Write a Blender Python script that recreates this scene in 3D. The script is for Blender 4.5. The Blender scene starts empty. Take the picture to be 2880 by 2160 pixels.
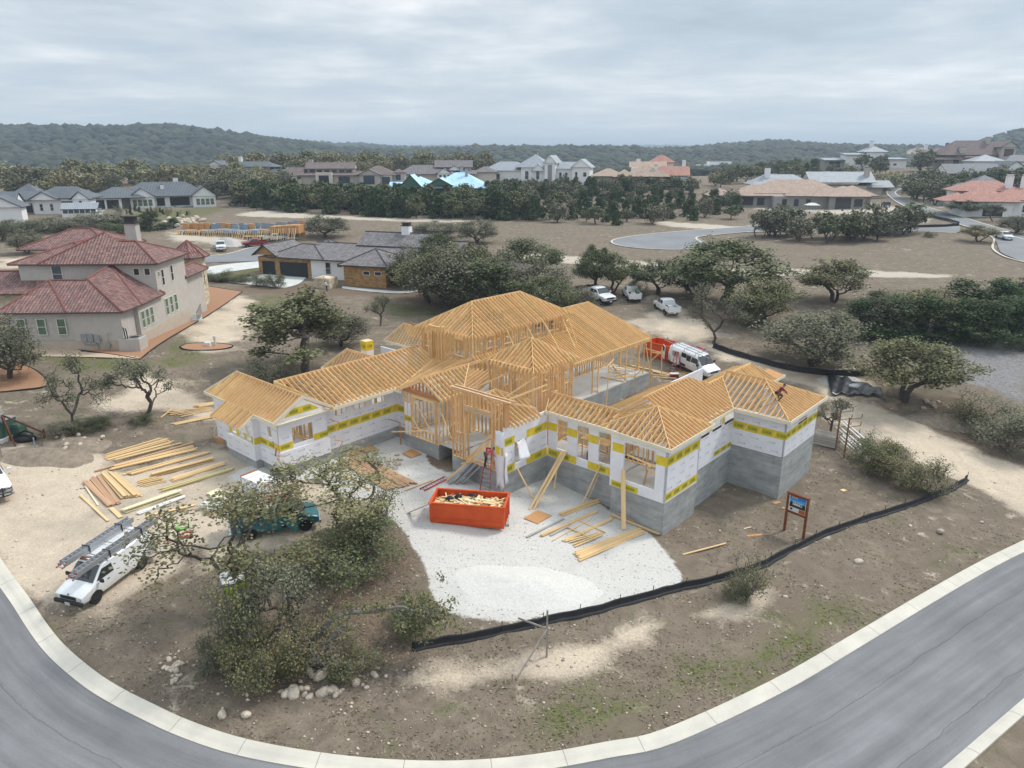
import bpy, bmesh, math, random
import numpy as np
from mathutils import Vector, Matrix, Euler
R = math.radians
scene = bpy.context.scene
# ------------------------------------------------------------------ camera
PITCH = math.atan((1080 - 430) / 2034.0)
HC = 21.5                      # camera height above the slab of the framed house (z = 0)
cam_d = bpy.data.cameras.new('camera'); cam = bpy.data.objects.new('camera', cam_d)
scene.collection.objects.link(cam)
cam_d.sensor_width = 36; cam_d.lens = 2034 / 2880 * 36
cam_d.clip_start = 0.5; cam_d.clip_end = 30000
cam.location = (0, 0, HC); cam.rotation_euler = (R(90) - PITCH, 0, 0)
scene.camera = cam
# ------------------------------------------------------------------ world, sun, exposure
SUN_EL, SUN_AZ = R(50), R(62)          # azimuth measured from +Y towards +X
world = bpy.data.worlds.new('World'); scene.world = world; world.use_nodes = True
wn, wl = world.node_tree.nodes, world.node_tree.links
wn.clear()
def wnode(t, **k):
    n = wn.new(t)
    for a, v in k.items(): setattr(n, a, v)
    return n
sky = wnode('ShaderNodeTexSky', sky_type='NISHITA', sun_disc=False, sun_elevation=SUN_EL, sun_rotation=SUN_AZ)
bg_sky = wnode('ShaderNodeBackground'); bg_sky.inputs[1].default_value = 0.09
wl.new(sky.outputs[0], bg_sky.inputs[0])
tc = wnode('ShaderNodeTexCoord'); sep = wnode('ShaderNodeSeparateXYZ'); wl.new(tc.outputs['Generated'], sep.inputs[0])
def wmath(op, a, b=None, clamp=False):
    n = wnode('ShaderNodeMath', operation=op, use_clamp=clamp)
    for i, v in enumerate((a, b)):
        if v is None: continue
        if isinstance(v, (int, float)): n.inputs[i].default_value = v
        else: wl.new(v, n.inputs[i])
    return n.outputs[0]
zz = wmath('ADD', wmath('MAXIMUM', sep.outputs[2], 0.0), 0.075)
px = wmath('DIVIDE', sep.outputs[0], zz); py = wmath('DIVIDE', sep.outputs[1], zz)
comb = wnode('ShaderNodeCombineXYZ'); wl.new(px, comb.inputs[0]); wl.new(py, comb.inputs[1])
def wnoise(scale, detail, rough, dist=0.0, off=0.0):
    m = wnode('ShaderNodeMapping'); m.inputs['Location'].default_value = (off, off * .7, 0)
    wl.new(comb.outputs[0], m.inputs[0])
    n = wnode('ShaderNodeTexNoise'); n.inputs['Scale'].default_value = scale; n.inputs['Detail'].default_value = detail
    n.inputs['Roughness'].default_value = rough; n.inputs['Distortion'].default_value = dist
    wl.new(m.outputs[0], n.inputs['Vector']); return n.outputs[0]
def wramp(v, stops):
    r = wnode('ShaderNodeValToRGB'); e = r.color_ramp.elements
    while len(e) < len(stops): e.new(.5)
    for x, (p, c) in zip(e, stops): x.position = p; x.color = (*c, 1)
    wl.new(v, r.inputs[0]); return r.outputs[0]
n1 = wnoise(0.55, 9, .55, .15, 3.1); n2 = wnoise(1.5, 9, .6, .25, 11.3)
nmix = wmath('ADD', wmath('MULTIPLY', n1, .68), wmath('MULTIPLY', n2, .32))
ccol = wramp(nmix, [(.33, (.42, .50, .575)), (.44, (.52, .60, .67)), (.51, (.63, .69, .74)), (.575, (.79, .82, .85)), (.65, (1.0, 1.0, 1.0))])
hz = wmath('POWER', wmath('SUBTRACT', 1.0, wmath('MULTIPLY', sep.outputs[2], 5.5), True), 1.6, True)
mixh = wnode('ShaderNodeMix', data_type='RGBA'); wl.new(wmath('MULTIPLY', hz, .82), mixh.inputs[0]); wl.new(ccol, mixh.inputs[6]); mixh.inputs[7].default_value = (.66, .735, .79, 1)
up = wmath('ADD', 1.0, wmath('MULTIPLY', wmath('MAXIMUM', wmath('SUBTRACT', sep.outputs[2], .28), 0), 1.25))
vm = wnode('ShaderNodeVectorMath', operation='SCALE'); wl.new(mixh.outputs[2], vm.inputs[0]); wl.new(up, vm.inputs['Scale'])
bg_cl = wnode('ShaderNodeBackground'); wl.new(vm.outputs[0], bg_cl.inputs[0]); bg_cl.inputs[1].default_value = 0.92
mixs = wnode('ShaderNodeMixShader'); mixs.inputs[0].default_value = .93
wl.new(bg_sky.outputs[0], mixs.inputs[1]); wl.new(bg_cl.outputs[0], mixs.inputs[2])
wo = wnode('ShaderNodeOutputWorld'); wl.new(mixs.outputs[0], wo.inputs[0])
sun_d = bpy.data.lights.new('sun', 'SUN'); sun = bpy.data.objects.new('sun', sun_d); scene.collection.objects.link(sun)
sun_d.energy = 2.0; sun_d.angle = R(10); sun_d.color = (1, .955, .88)
sdir = Vector((math.sin(SUN_AZ) * math.cos(SUN_EL), math.cos(SUN_AZ) * math.cos(SUN_EL), math.sin(SUN_EL)))
sun.rotation_euler = sdir.to_track_quat('Z', 'Y').to_euler(); sun.location = (40, 10, 60)
vs = scene.view_settings; vs.view_transform = 'Standard'; vs.look = 'None'; vs.exposure = 0.30; vs.gamma = 1
scene.cycles.max_bounces = 6; scene.cycles.diffuse_bounces = 3; scene.cycles.glossy_bounces = 2; scene.cycles.transparent_max_bounces = 6
# ------------------------------------------------------------------ helpers
COL = scene.collection
def unit(v):
    v = Vector(v); return v.normalized() if v.length > 1e-9 else Vector((0, 0, 1))
def tag(o, label=None, cat=None, group=None, kind=None):
    for k, v in (('label', label), ('category', cat), ('group', group), ('kind', kind)):
        if v: o[k] = v
    return o
def empty(name, loc=(0, 0, 0), rz=0, label=None, cat=None, group=None):
    o = bpy.data.objects.new(name, None); o.empty_display_size = .3; COL.objects.link(o)
    o.location = loc; o.rotation_euler = (0, 0, rz); return tag(o, label, cat, group)
def copy_tree(o, parent=None):
    c = o.copy(); COL.objects.link(c)
    if parent: c.parent = parent
    for ch in list(o.children): copy_tree(ch, c)
    return c
class MB:
    def __init__(s): s.v = []; s.f = []; s.m = []
    def add(s, vs, fs, m=0):
        b = len(s.v); s.v += [tuple(v) for v in vs]
        for f in fs: s.f.append([b + i for i in f]); s.m.append(m)
        return s
    BOXF = [(0, 3, 2, 1), (4, 5, 6, 7), (0, 1, 5, 4), (1, 2, 6, 5), (2, 3, 7, 6), (3, 0, 4, 7)]
    def box(s, x0, x1, y0, y1, z0, z1, m=0):
        return s.add([(x0, y0, z0), (x1, y0, z0), (x1, y1, z0), (x0, y1, z0), (x0, y0, z1), (x1, y0, z1), (x1, y1, z1), (x0, y1, z1)], s.BOXF, m)
    def obox(s, c, sx, sy, sz, rz=0, m=0, tilt=0):
        M = Matrix.Translation(c) @ Euler((tilt, 0, rz)).to_matrix().to_4x4()
        P = [M @ Vector((x * sx / 2, y * sy / 2, z * sz / 2)) for z in (-1, 1) for x, y in ((-1, -1), (1, -1), (1, 1), (-1, 1))]
        return s.add(P, s.BOXF, m)
    def beam(s, p0, p1, w, h, m=0, top=False):
        """bar from p0 to p1, w wide (horizontally), h deep; top=True hangs it below the line, plumb"""
        p0, p1 = Vector(p0), Vector(p1); d = p1 - p0
        if d.length < 1e-5: return s
        hd = Vector((d.x, d.y, 0))
        side = unit(hd.cross(Vector((0, 0, 1)))) if hd.length > 1e-4 else Vector((1, 0, 0))
        upv = Vector((0, 0, 1)) if top else unit(side.cross(d))
        if upv.z < 0: upv = -upv
        if hd.length <= 1e-4: upv = Vector((0, 1, 0))
        a, b = (0, -h) if top else (h / 2, -h / 2)
        P = []
        for q in (p0, p1):
            for sg, k in ((-1, b), (1, b), (1, a), (-1, a)): P.append(q + side * (sg * w / 2) + upv * k)
        return s.add(P, [(0, 1, 2, 3), (7, 6, 5, 4), (0, 4, 5, 1), (1, 5, 6, 2), (2, 6, 7, 3), (3, 7, 4, 0)], m)
    def poly(s, pts, m=0): return s.add(pts, [tuple(range(len(pts)))], m)
    def prism(s, pts, off, m=0, m2=None):
        n = len(pts); off = Vector(off); q = [Vector(p) + off for p in pts]
        b = len(s.v); s.v += [tuple(p) for p in pts] + [tuple(p) for p in q]
        s.f.append([b + i for i in range(n)][::-1]); s.m.append(m)
        s.f.append([b + n + i for i in range(n)]); s.m.append(m if m2 is None else m2)
        for i in range(n):
            j = (i + 1) % n; s.f.append([b + i, b + j, b + n + j, b + n + i]); s.m.append(m)
        return s
    def tube(s, pts, rad, n=8, m=0, cap=True):
        pts = [Vector(p) for p in pts]
        if isinstance(rad, (int, float)): rad = [rad] * len(pts)
        ref = None; b = len(s.v)
        for i, p in enumerate(pts):
            d = unit(pts[min(i + 1, len(pts) - 1)] - pts[max(i - 1, 0)])
            if ref is None: ref = unit(d.cross(Vector((.31, .17, .93)))) if abs(d.z) < .9 else unit(d.cross(Vector((0, 1, .1))))
            ref = unit(ref - d * ref.dot(d)); u2 = d.cross(ref)
            for k in range(n):
                a = 2 * math.pi * k / n; s.v.append(tuple(p + (ref * math.cos(a) + u2 * math.sin(a)) * rad[i]))
        for i in range(len(pts) - 1):
            for k in range(n):
                k2 = (k + 1) % n; s.f.append([b + i * n + k, b + i * n + k2, b + (i + 1) * n + k2, b + (i + 1) * n + k]); s.m.append(m)
        if cap:
            s.f.append([b + k for k in range(n)][::-1]); s.m.append(m)
            e = b + (len(pts) - 1) * n; s.f.append([e + k for k in range(n)]); s.m.append(m)
        return s
    def rings(s, rings, m=0, close=True, cap=True):
        """loft through rings of equal point count"""
        n = len(rings[0]); b = len(s.v)
        for r in rings: s.v += [tuple(p) for p in r]
        for i in range(len(rings) - 1):
            for k in range(n if close else n - 1):
                k2 = (k + 1) % n; s.f.append([b + i * n + k, b + i * n + k2, b + (i + 1) * n + k2, b + (i + 1) * n + k]); s.m.append(m)
        if cap:
            s.f.append([b + k for k in range(n)][::-1]); s.m.append(m)
            e = b + (len(rings) - 1) * n; s.f.append([e + k for k in range(n)]); s.m.append(m)
        return s
    def merge(s, o, M=None):
        b = len(s.v); s.v += [tuple(M @ Vector(v)) for v in o.v] if M else o.v
        s.f += [[b + i for i in f] for f in o.f]; s.m += o.m; return s
    def mesh(s, name, mats, smooth=False):
        me = bpy.data.meshes.new(name); me.from_pydata(s.v, [], s.f)
        if not isinstance(mats, (list, tuple)): mats = [mats]
        for x in mats: me.materials.append(x)
        if len(mats) > 1: me.polygons.foreach_set('material_index', s.m)
        if smooth: me.polygons.foreach_set('use_smooth', [True] * len(me.polygons))
        me.update(); return me
    def build(s, name, mats, parent=None, smooth=False, **t):
        o = bpy.data.objects.new(name, s.mesh(name, mats, smooth)); COL.objects.link(o)
        if parent: o.parent = parent
        return tag(o, **t)
def link(name, me, parent=None, loc=None, rot=None, sc=None, **t):
    o = bpy.data.objects.new(name, me); COL.objects.link(o)
    if parent: o.parent = parent
    if loc is not None: o.location = loc
    if rot is not None: o.rotation_euler = rot
    if sc is not None: o.scale = sc
    return tag(o, **t)
def bevel(o, w=.02, seg=2, ang=35):
    m = o.modifiers.new('bevel', 'BEVEL'); m.width = w; m.segments = seg; m.limit_method = 'ANGLE'; m.angle_limit = R(ang); return o
# ------------------------------------------------------------------ materials
def mat(name, col, col2=None, rough=.8, metal=0., nscale=3., ndetail=4, lo=.35, hi=.65, island=0., objvar=0., bump=0., bscale=20., spec=.3, stretch=None, extra=None, hue=0.):
    m = bpy.data.materials.new(name); m.use_nodes = True
    nt = m.node_tree; N, L = nt.nodes, nt.links
    b = N['Principled BSDF']; b.inputs['Roughness'].default_value = rough; b.inputs['Metallic'].default_value = metal
    b.inputs['Specular IOR Level'].default_value = spec
    tcn = N.new('ShaderNodeTexCoord'); vec = tcn.outputs['Object']
    if stretch:
        mp = N.new('ShaderNodeMapping'); mp.inputs['Scale'].default_value = stretch; L.new(vec, mp.inputs[0]); vec = mp.outputs[0]
    if col2 is not None:
        n = N.new('ShaderNodeTexNoise'); n.inputs['Scale'].default_value = nscale; n.inputs['Detail'].default_value = ndetail; n.inputs['Roughness'].default_value = .6
        L.new(vec, n.inputs['Vector'])
        r = N.new('ShaderNodeMapRange'); r.inputs[1].default_value = lo; r.inputs[2].default_value = hi; L.new(n.outputs[0], r.inputs[0])
        mx = N.new('ShaderNodeMix'); mx.data_type = 'RGBA'; mx.inputs[6].default_value = (*col, 1); mx.inputs[7].default_value = (*col2, 1)
        L.new(r.outputs[0], mx.inputs[0]); c = mx.outputs[2]
    else:
        rgb = N.new('ShaderNodeRGB'); rgb.outputs[0].default_value = (*col, 1); c = rgb.outputs[0]
    for amt, src in ((island, 'i'), (objvar, 'o')):
        if not amt: continue
        if src == 'i': g = N.new('ShaderNodeNewGeometry'); rv = g.outputs['Random Per Island']
        else: g = N.new('ShaderNodeObjectInfo'); rv = g.outputs['Random']
        h = N.new('ShaderNodeHueSaturation'); r2 = N.new('ShaderNodeMapRange'); r2.inputs[3].default_value = 1 - amt; r2.inputs[4].default_value = 1 + amt
        L.new(rv, r2.inputs[0]); L.new(r2.outputs[0], h.inputs['Value']); L.new(c, h.inputs['Color'])
        if hue:
            wv = N.new('ShaderNodeTexWhiteNoise'); wv.noise_dimensions = '1D'; L.new(rv, wv.inputs['W'])
            r3 = N.new('ShaderNodeMapRange'); r3.inputs[3].default_value = .5 - hue; r3.inputs[4].default_value = .5 + hue
            L.new(wv.outputs[0], r3.inputs[0]); L.new(r3.outputs[0], h.inputs['Hue'])
        c = h.outputs[0]
    L.new(c, b.inputs['Base Color'])
    if bump:
        n2_ = N.new('ShaderNodeTexNoise'); n2_.inputs['Scale'].default_value = bscale; n2_.inputs['Detail'].default_value = 5; L.new(vec, n2_.inputs['Vector'])
        bp = N.new('ShaderNodeBump'); bp.inputs['Strength'].default_value = bump; bp.inputs['Distance'].default_value = .05; L.new(n2_.outputs[0], bp.inputs['Height']); L.new(bp.outputs[0], b.inputs['Normal'])
    if extra: extra(nt, b, c, vec)
    return m
M = {}
M['lumber'] = mat('lumber', (.77, .53, .27), (.68, .43, .195), rough=.75, nscale=2.2, island=.15, hue=.008, bump=.1, bscale=30)
M['lumber_pale'] = mat('lumber_pale', (.74, .55, .33), (.66, .45, .24), rough=.75, nscale=2, island=.16, objvar=.16, hue=.012)
M['lumber_red'] = mat('lumber_red', (.50, .24, .11), (.42, .19, .085), rough=.75, nscale=2, island=.15)
M['fascia'] = mat('fascia', (.72, .66, .52), (.66, .59, .45), rough=.7, nscale=1.5, island=.05)
M['osb'] = mat('osb', (.55, .31, .14), (.42, .21, .085), rough=.8, nscale=18, island=.1)
def concx(nt, b, c, vec):
    N, L = nt.nodes, nt.links
    w = N.new('ShaderNodeTexNoise'); w.inputs['Scale'].default_value = 1.1; w.inputs['Detail'].default_value = 8; w.inputs['Roughness'].default_value = .7
    mp = N.new('ShaderNodeMapping'); mp.inputs['Scale'].default_value = (.5, .5, 2.2); L.new(vec, mp.inputs[0]); L.new(mp.outputs[0], w.inputs['Vector'])
    r = N.new('ShaderNodeMapRange'); r.inputs[1].default_value = .35; r.inputs[2].default_value = .7; r.inputs[3].default_value = .72; r.inputs[4].default_value = 1.15; L.new(w.outputs[0], r.inputs[0])
    # form-panel joints
    bk = N.new('ShaderNodeTexBrick'); bk.offset = 0; bk.inputs['Scale'].default_value = 1; bk.inputs['Brick Width'].default_value = 1.22; bk.inputs['Row Height'].default_value = 1.1; bk.inputs['Mortar Size'].default_value = .012
    bk.inputs['Color1'].default_value = (1, 1, 1, 1); bk.inputs['Color2'].default_value = (.93, .93, .93, 1); bk.inputs['Mortar'].default_value = (.78, .78, .78, 1)
    sp = N.new('ShaderNodeSeparateXYZ'); L.new(vec, sp.inputs[0]); ad = N.new('ShaderNodeMath'); L.new(sp.outputs[0], ad.inputs[0]); L.new(sp.outputs[1], ad.inputs[1])
    cb = N.new('ShaderNodeCombineXYZ'); L.new(ad.outputs[0], cb.inputs[0]); L.new(sp.outputs[2], cb.inputs[1]); L.new(cb.outputs[0], bk.inputs['Vector'])
    m1 = N.new('ShaderNodeVectorMath'); m1.operation = 'SCALE'; L.new(c, m1.inputs[0]); L.new(r.outputs[0], m1.inputs['Scale'])
    m2 = N.new('ShaderNodeVectorMath'); m2.operation = 'MULTIPLY'; L.new(m1.outputs[0], m2.inputs[0]); L.new(bk.outputs[0], m2.inputs[1])
    L.new(m2.outputs[0], b.inputs['Base Color'])
M['concrete'] = mat('concrete', (.43, .435, .43), (.35, .36, .36), rough=.9, nscale=1.3, ndetail=8, bump=.1, bscale=12, extra=concx)
M['slab'] = mat('slab', (.47, .46, .44), (.40, .39, .37), rough=.9, nscale=.8, ndetail=8)
M['wrap'] = mat('wrap', (.80, .80, .83), (.73, .73, .78), rough=.45, nscale=1.2, bump=.25, bscale=3.5, spec=.4)
M['yellow'] = mat('wrap_yellow', (.74, .56, .04), (.64, .47, .03), rough=.5, nscale=2)
M['pale_yellow'] = mat('pale_yellow', (.82, .70, .25), rough=.5)
M['logo_green'] = mat('logo_green', (.44, .42, .03), rough=.5)
M['ink'] = mat('ink', (.10, .11, .035), rough=.6)
M['ink_blue'] = mat('ink_blue', (.20, .22, .30), rough=.6)
M['black'] = mat('black', (.02, .02, .022), rough=.6)
M['tape_black'] = mat('tape_black', (.015, .015, .015), rough=.5)
M['white_paint'] = mat('white_paint', (.78, .79, .80), rough=.3, spec=.5)
M['metal'] = mat('metal', (.42, .43, .44), (.34, .35, .36), rough=.45, metal=.6, nscale=4)
M['glass'] = mat('glass', (.03, .035, .038), rough=.08, spec=.8)
M['rubber'] = mat('rubber', (.022, .022, .023), rough=.85)
_font = {}
def text_mb(body):
    """flat text as triangles: (verts, faces, width, height) in the XY plane, origin lower left"""
    if body not in _font:
        cu = bpy.data.curves.new('lettering', 'FONT'); cu.body = body; cu.size = 1; cu.resolution_u = 2
        ob = bpy.data.objects.new('lettering', cu); COL.objects.link(ob)
        dg = bpy.context.evaluated_depsgraph_get(); me = bpy.data.meshes.new_from_object(ob.evaluated_get(dg))
        vv = np.array([v.co[:] for v in me.vertices]); ff = [tuple(p.vertices) for p in me.polygons]
        bpy.data.objects.remove(ob); bpy.data.curves.remove(cu); bpy.data.meshes.remove(me)
        mn, mx = vv.min(0), vv.max(0)
        _font[body] = (vv - mn, ff, mx[0] - mn[0], mx[1] - mn[1])
    return _font[body]
def put_text(mb, body, o, ux, uy, h, m, w=None):
    vv, ff, tw, th = text_mb(body); o, ux, uy = Vector(o), unit(ux), unit(uy); k = h / th; kx = (w / tw) if w else k
    mb.add([o + ux * (v[0] * kx) + uy * (v[1] * k) for v in vv], ff, m); return tw * kx

# terrain
F_=2034.0;CP,SP=math.cos(PITCH),math.sin(PITCH)
def ray(u,v):
 yc=(v-1080)/F_
 return np.array(((u-1440)/F_,CP-yc*SP,-SP-yc*CP))
def at_z(u,v,z):
 d=ray(u, v);t=(z-HC)/d[2];return(d[0]*t,d[1]*t,z)
HQ=Vector((2.603,49.945,0));HANG=R(-41.5)  # origin and heading of the framed house
HM=Matrix.Translation(HQ)@Matrix.Rotation(HANG,4,'Z')
def hw(x,y, z=0):return HM@Vector((x,y,z))
_ctl=[]
for x,y,z in((-12.9,-14.5, -.72),(-12.7, -10.4,-.88),(-19.4,-15,-.62),(-24,-10,-.35),(-7.4,-4.1,-1.32),(-5.2, -4.75,-1.28),(0,-4.75,-1.6), (0,0,-1.95),(6.1,-.5,-2.35),(10.3,-.5,-2.8),(10.4,3.9,-3.0),(9.9,9.9,-2.7),(13.9,9.9,-2.7),(13.9,16.1,-2.85),(4,23,-2.1),(-4,24.5, -1.6),(-14, 27,-.4),(-25,6,.1),(0,12,-2.1)):
 p=hw(x,y);_ctl.append((p.x,p.y,z))
_ctl+=[(-22,33.5,-1.2),(-30, 43,-.7),(-25,26,-1.5),(-12,24,-2.2), (0,25,-2.8),(10,29,-3.1),(20,36,-3.4),(30,45,-3.7),(45,58,-3.9),(0,10,-3),(-30,10,-2),(30,15,-4),(35,62,-2.4),(52,78,-1.2),(-43,69,2.4),(-36,69,2.3),(-49,100,1.5),(-38,128,.8),(-58,158,1.5),(20,108,1.2),(10,85,-.4),(49,88,-.2),(47,106,.8), (66,130,1.2), (-20,85,.4),(-62,60,3)]
for u,v, z in((650,660,3.2),(1200,690, 1.2),(1850,680, 1.0),(980,519, 8.5),(430,575, 4.2),(1230,545, 5.2),(1480,505, 9),(1830,523, 8),(2250,581, 3.2),(2780,672, 2),(2800,612, 3.8),(1100,615, 3.2),(1700,610, 2.6),(2200,620, 2.2),(2500,456, 14.5),(2410,474, 13.5),(2640,470, 14),(2700,520, 8.5),(100,600, 5),(300,500, 9),(680,492, 9.5),(2480,530, 6.5),(1620,640, 2.2)):
 _ctl.append(at_z(u,v,z))
_ctl+=[(-260,420,9),(0,470,8),(160, 500,6),(330, 620,13),(330, 480,13),(-150,520,6),(-380,300,8),(420, 330,10),(0, 700,0),(-400,700,0),(300, 900,4),(-200,200,6),(200, 150,2)]
_C=np.array(_ctl);_cc=6.0
_A=np.sqrt(((_C[:,None, :2]-_C[None, :,:2])**2).sum(-1)+_cc**2)+np.eye(len(_C))*-.6
_zm=_C[:,2].mean();_W=np.linalg.solve(_A,_C[:, 2]-_zm)
RIDGES=((1300,330,((-900,395),(-300,387),(0,386),(250,392),(480,391),(560,402),(700,415),(800,424),(980,446))),(2300,420,((560,440),(700, 428),(790,420),(860,412),(960,417),(1100,421),(1300,426),(1500,433),(1900,442))),(5200,900,((-600,428),(700,430),(1000,424),(1250,419),(1440,423),(1700,420),(2000,420),(2200,416),(2400,424),(2700,423),(3200,420))),(3600, 500,((900,440),(1150,427),(1300,424),(1450,428),(1600,430),(1750,434),(2000,440))),(1750,300,((1800,452),(1950, 437),(2050,424),(2140,414),(2220,417),(2330,430),(2470,450))), (1350,260,((2650,446),(2760,428),(2850,402),(2900,396),(3100,394),(3400,400))))
def _sm(t):t=np.clip(t,0,1);return t*t*(3-2*t)
def height(x,y):
 x=np.asarray(x,float);y=np.asarray(y,float);sh=x.shape;x=x.ravel();y=y.ravel()
 near=np.full(x.shape,_zm);cx, cy=np.clip(x, -500,500),np.clip(y,-40,950)
 for k in range(len(_C)):near+=_W[k]*np.sqrt((cx-_C[k,0])**2+(cy-_C[k,1])**2+_cc**2)
 yy=np.maximum(y,1.0);u=1440+F_*x/(yy*CP+HC*SP);far=np.full(x.shape,-1.0)
 for d0,w,prof in RIDGES:
  pu,pv=zip(*prof);top=HC-(np.interp(u,pu,pv)-430)/F_*d0*1.02
  far+=np.maximum(top+1,0)*np.exp(-((yy-d0)/w)**2)
 far+=2.5*np.sin(x*.011+1)*np.sin(y*.006)+1.5*np.sin(x*.027)*np.cos(y*.017)
 b=_sm((yy-480)/330)
 return(near*(1-b)+far*b).reshape(sh)
def gz(x,y):return float(height(np.array([x]),np.array([y]))[0])
_T=np.geomspace(12,12000,1400)
def at(u, v,dz=0.0):
 """point of the ground (plus dz) seen at pixel u, v of the 2880 x 2160 photograph"""
 d=ray(u,v);X,Y,Z=d[0]*_T,d[1]*_T,HC+d[2]*_T
 g=Z-height(X,Y)-dz;i=np.argmax(g<0)
 if not(g<0).any():i=len(_T)-1
 a,b=_T[max(i-1,0)],_T[i]
 for _ in range(22):
  m=(a+b)/2
  if HC+d[2]*m-gz(d[0]*m,d[1]*m)-dz>0:a=m
  else:b=m
 return Vector((d[0]*a,d[1]*a,HC+d[2]*a-dz))
def D(x,y):return at(x*1.30199,y*1.30199)  # same, from a 2212-wide view of it
def pxm(p):  # photograph pixels per metre at point p
 return F_/(p[1]*CP+(HC-p[2])*SP)
def tall(p,v):  # height of a vertical at p whose top is seen at row v
 lo,hi=0.0,60.0
 for _ in range(40):
  m=(lo+hi)/2;z=p[2]+m-HC;zc=p[1]*CP-z*SP;q=1080+F_*(-p[1]*SP-z*CP)/zc
  if q>v:lo=m
  else:hi=m
 return lo
def catmull(pts, n=6):
 P=[Vector(p)for p in pts];P=[2*P[0]-P[1]]+P+[2*P[-1]-P[-2]];out=[]
 for i in range(1,len(P)-2):
  for k in range(n):
   t=k/n;a,b,c,d=P[i-1],P[i],P[i+1],P[i+2]
   out.append(.5*((2*b)+(c-a)*t+(2*a-5*b+4*c-d)*t*t+(3*b-a-3*c+d)*t**3))
 return out+[P[-2]]
def inside(poly,X,Y):
 r=np.zeros(X.shape,bool);n=len(poly)
 for i in range(n):
  x0,y0=poly[i][:2];x1,y1=poly[(i+1)%n][:2]
  if y0==y1:continue
  r^=((y0>Y)!=(y1>Y))&(X<(x1-x0)*(Y-y0)/(y1-y0)+x0)
 return r
def sdist(poly,X,Y,closed=True):
 d=np.full(X.shape,1e9);n=len(poly)
 for i in range(n if closed else n-1):
  ax,ay=poly[i][:2];bx,by=poly[(i+1)%n][:2];ex,ey=bx-ax,by-ay;l=ex*ex+ey*ey+1e-9
  t=np.clip(((X-ax)*ex+(Y-ay)*ey)/l,0,1);d=np.minimum(d,np.hypot(X-ax-t*ex,Y-ay-t*ey))
 return np.where(inside(poly,X, Y),d,-d)if closed else d
 # street in front: kerb line traced on the ground
KG=[(-40,1500),(20,1600),(78,1678),(135,1762),(189,1826),(270,1894),(338,1938),(422,1981),(540,2035),(695,2085),(904,2123),(1099,2142),(1300,2145),(1500,2128),(1700,2093),(1870,2055),(2163,1922),(2397,1789),(2584,1679),(2763,1579),(2880,1522),(3060,1432)]
kerb_line=catmull([at(u,v)for u,v in KG],5)
def offset_line(L,d):
 out=[]
 for i,p in enumerate(L):
  t=unit((L[min(i+1,len(L)-1)]-L[max(i-1,0)])*Vector((1,1,0)));out.append(p+Vector((t.y,-t.x,0))*d)
 return out
road_in=offset_line(kerb_line,.78)
oth=[at(2690,2158), at(2815,2075),at(2880,2033)]
RW_=float(np.mean([min((Vector((p.x-q.x,p.y-q.y))).length for q in road_in)for p in oth]))
road_out=offset_line(kerb_line,.78+RW_)
def ground_line(L,dz):return[Vector((p.x,p.y,gz(p.x,p.y)+dz))for p in L]
def strip(name,La,Lb,dz,m,n=6,uv=True, **t):
 """road sheet between two lines, draped on the ground"""
 A=np.array([p[:2]for p in La]);B=np.array([p[:2]for p in Lb]);P=np.stack([A+(B-A)*k/n for k in range(n+1)],1)
 Z=height(P[..., 0],P[...,1])+dz;mb=MB();mb.v=[tuple(v)for v in np.concatenate([P,Z[...,None]],2).reshape(-1,3)]
 for i in range(len(A)-1):
  for k in range(n):a=i*(n+1)+k;mb.f.append([a,a+1, a+n+2,a+n+1]);mb.m.append(0)
 me=mb.mesh(name,m)
 if uv:
  s=np.concatenate([[0], np.cumsum(np.hypot(*(np.diff((A+B)/2,axis=0)).T))]);ul=me.uv_layers.new(name='UVMap');w=float(np.mean(np.hypot(*(B-A).T)))
  vi=np.empty(len(me.loops),int);me.loops.foreach_get('vertex_index',vi)
  ul.data.foreach_set('uv',np.stack([s[vi//(n+1)],(vi%(n+1))/n*w],1).astype(np.float32).ravel())
 if sum(p.normal.z for p in me.polygons)<0:me.flip_normals()
 return link(name,me,**t)
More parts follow.
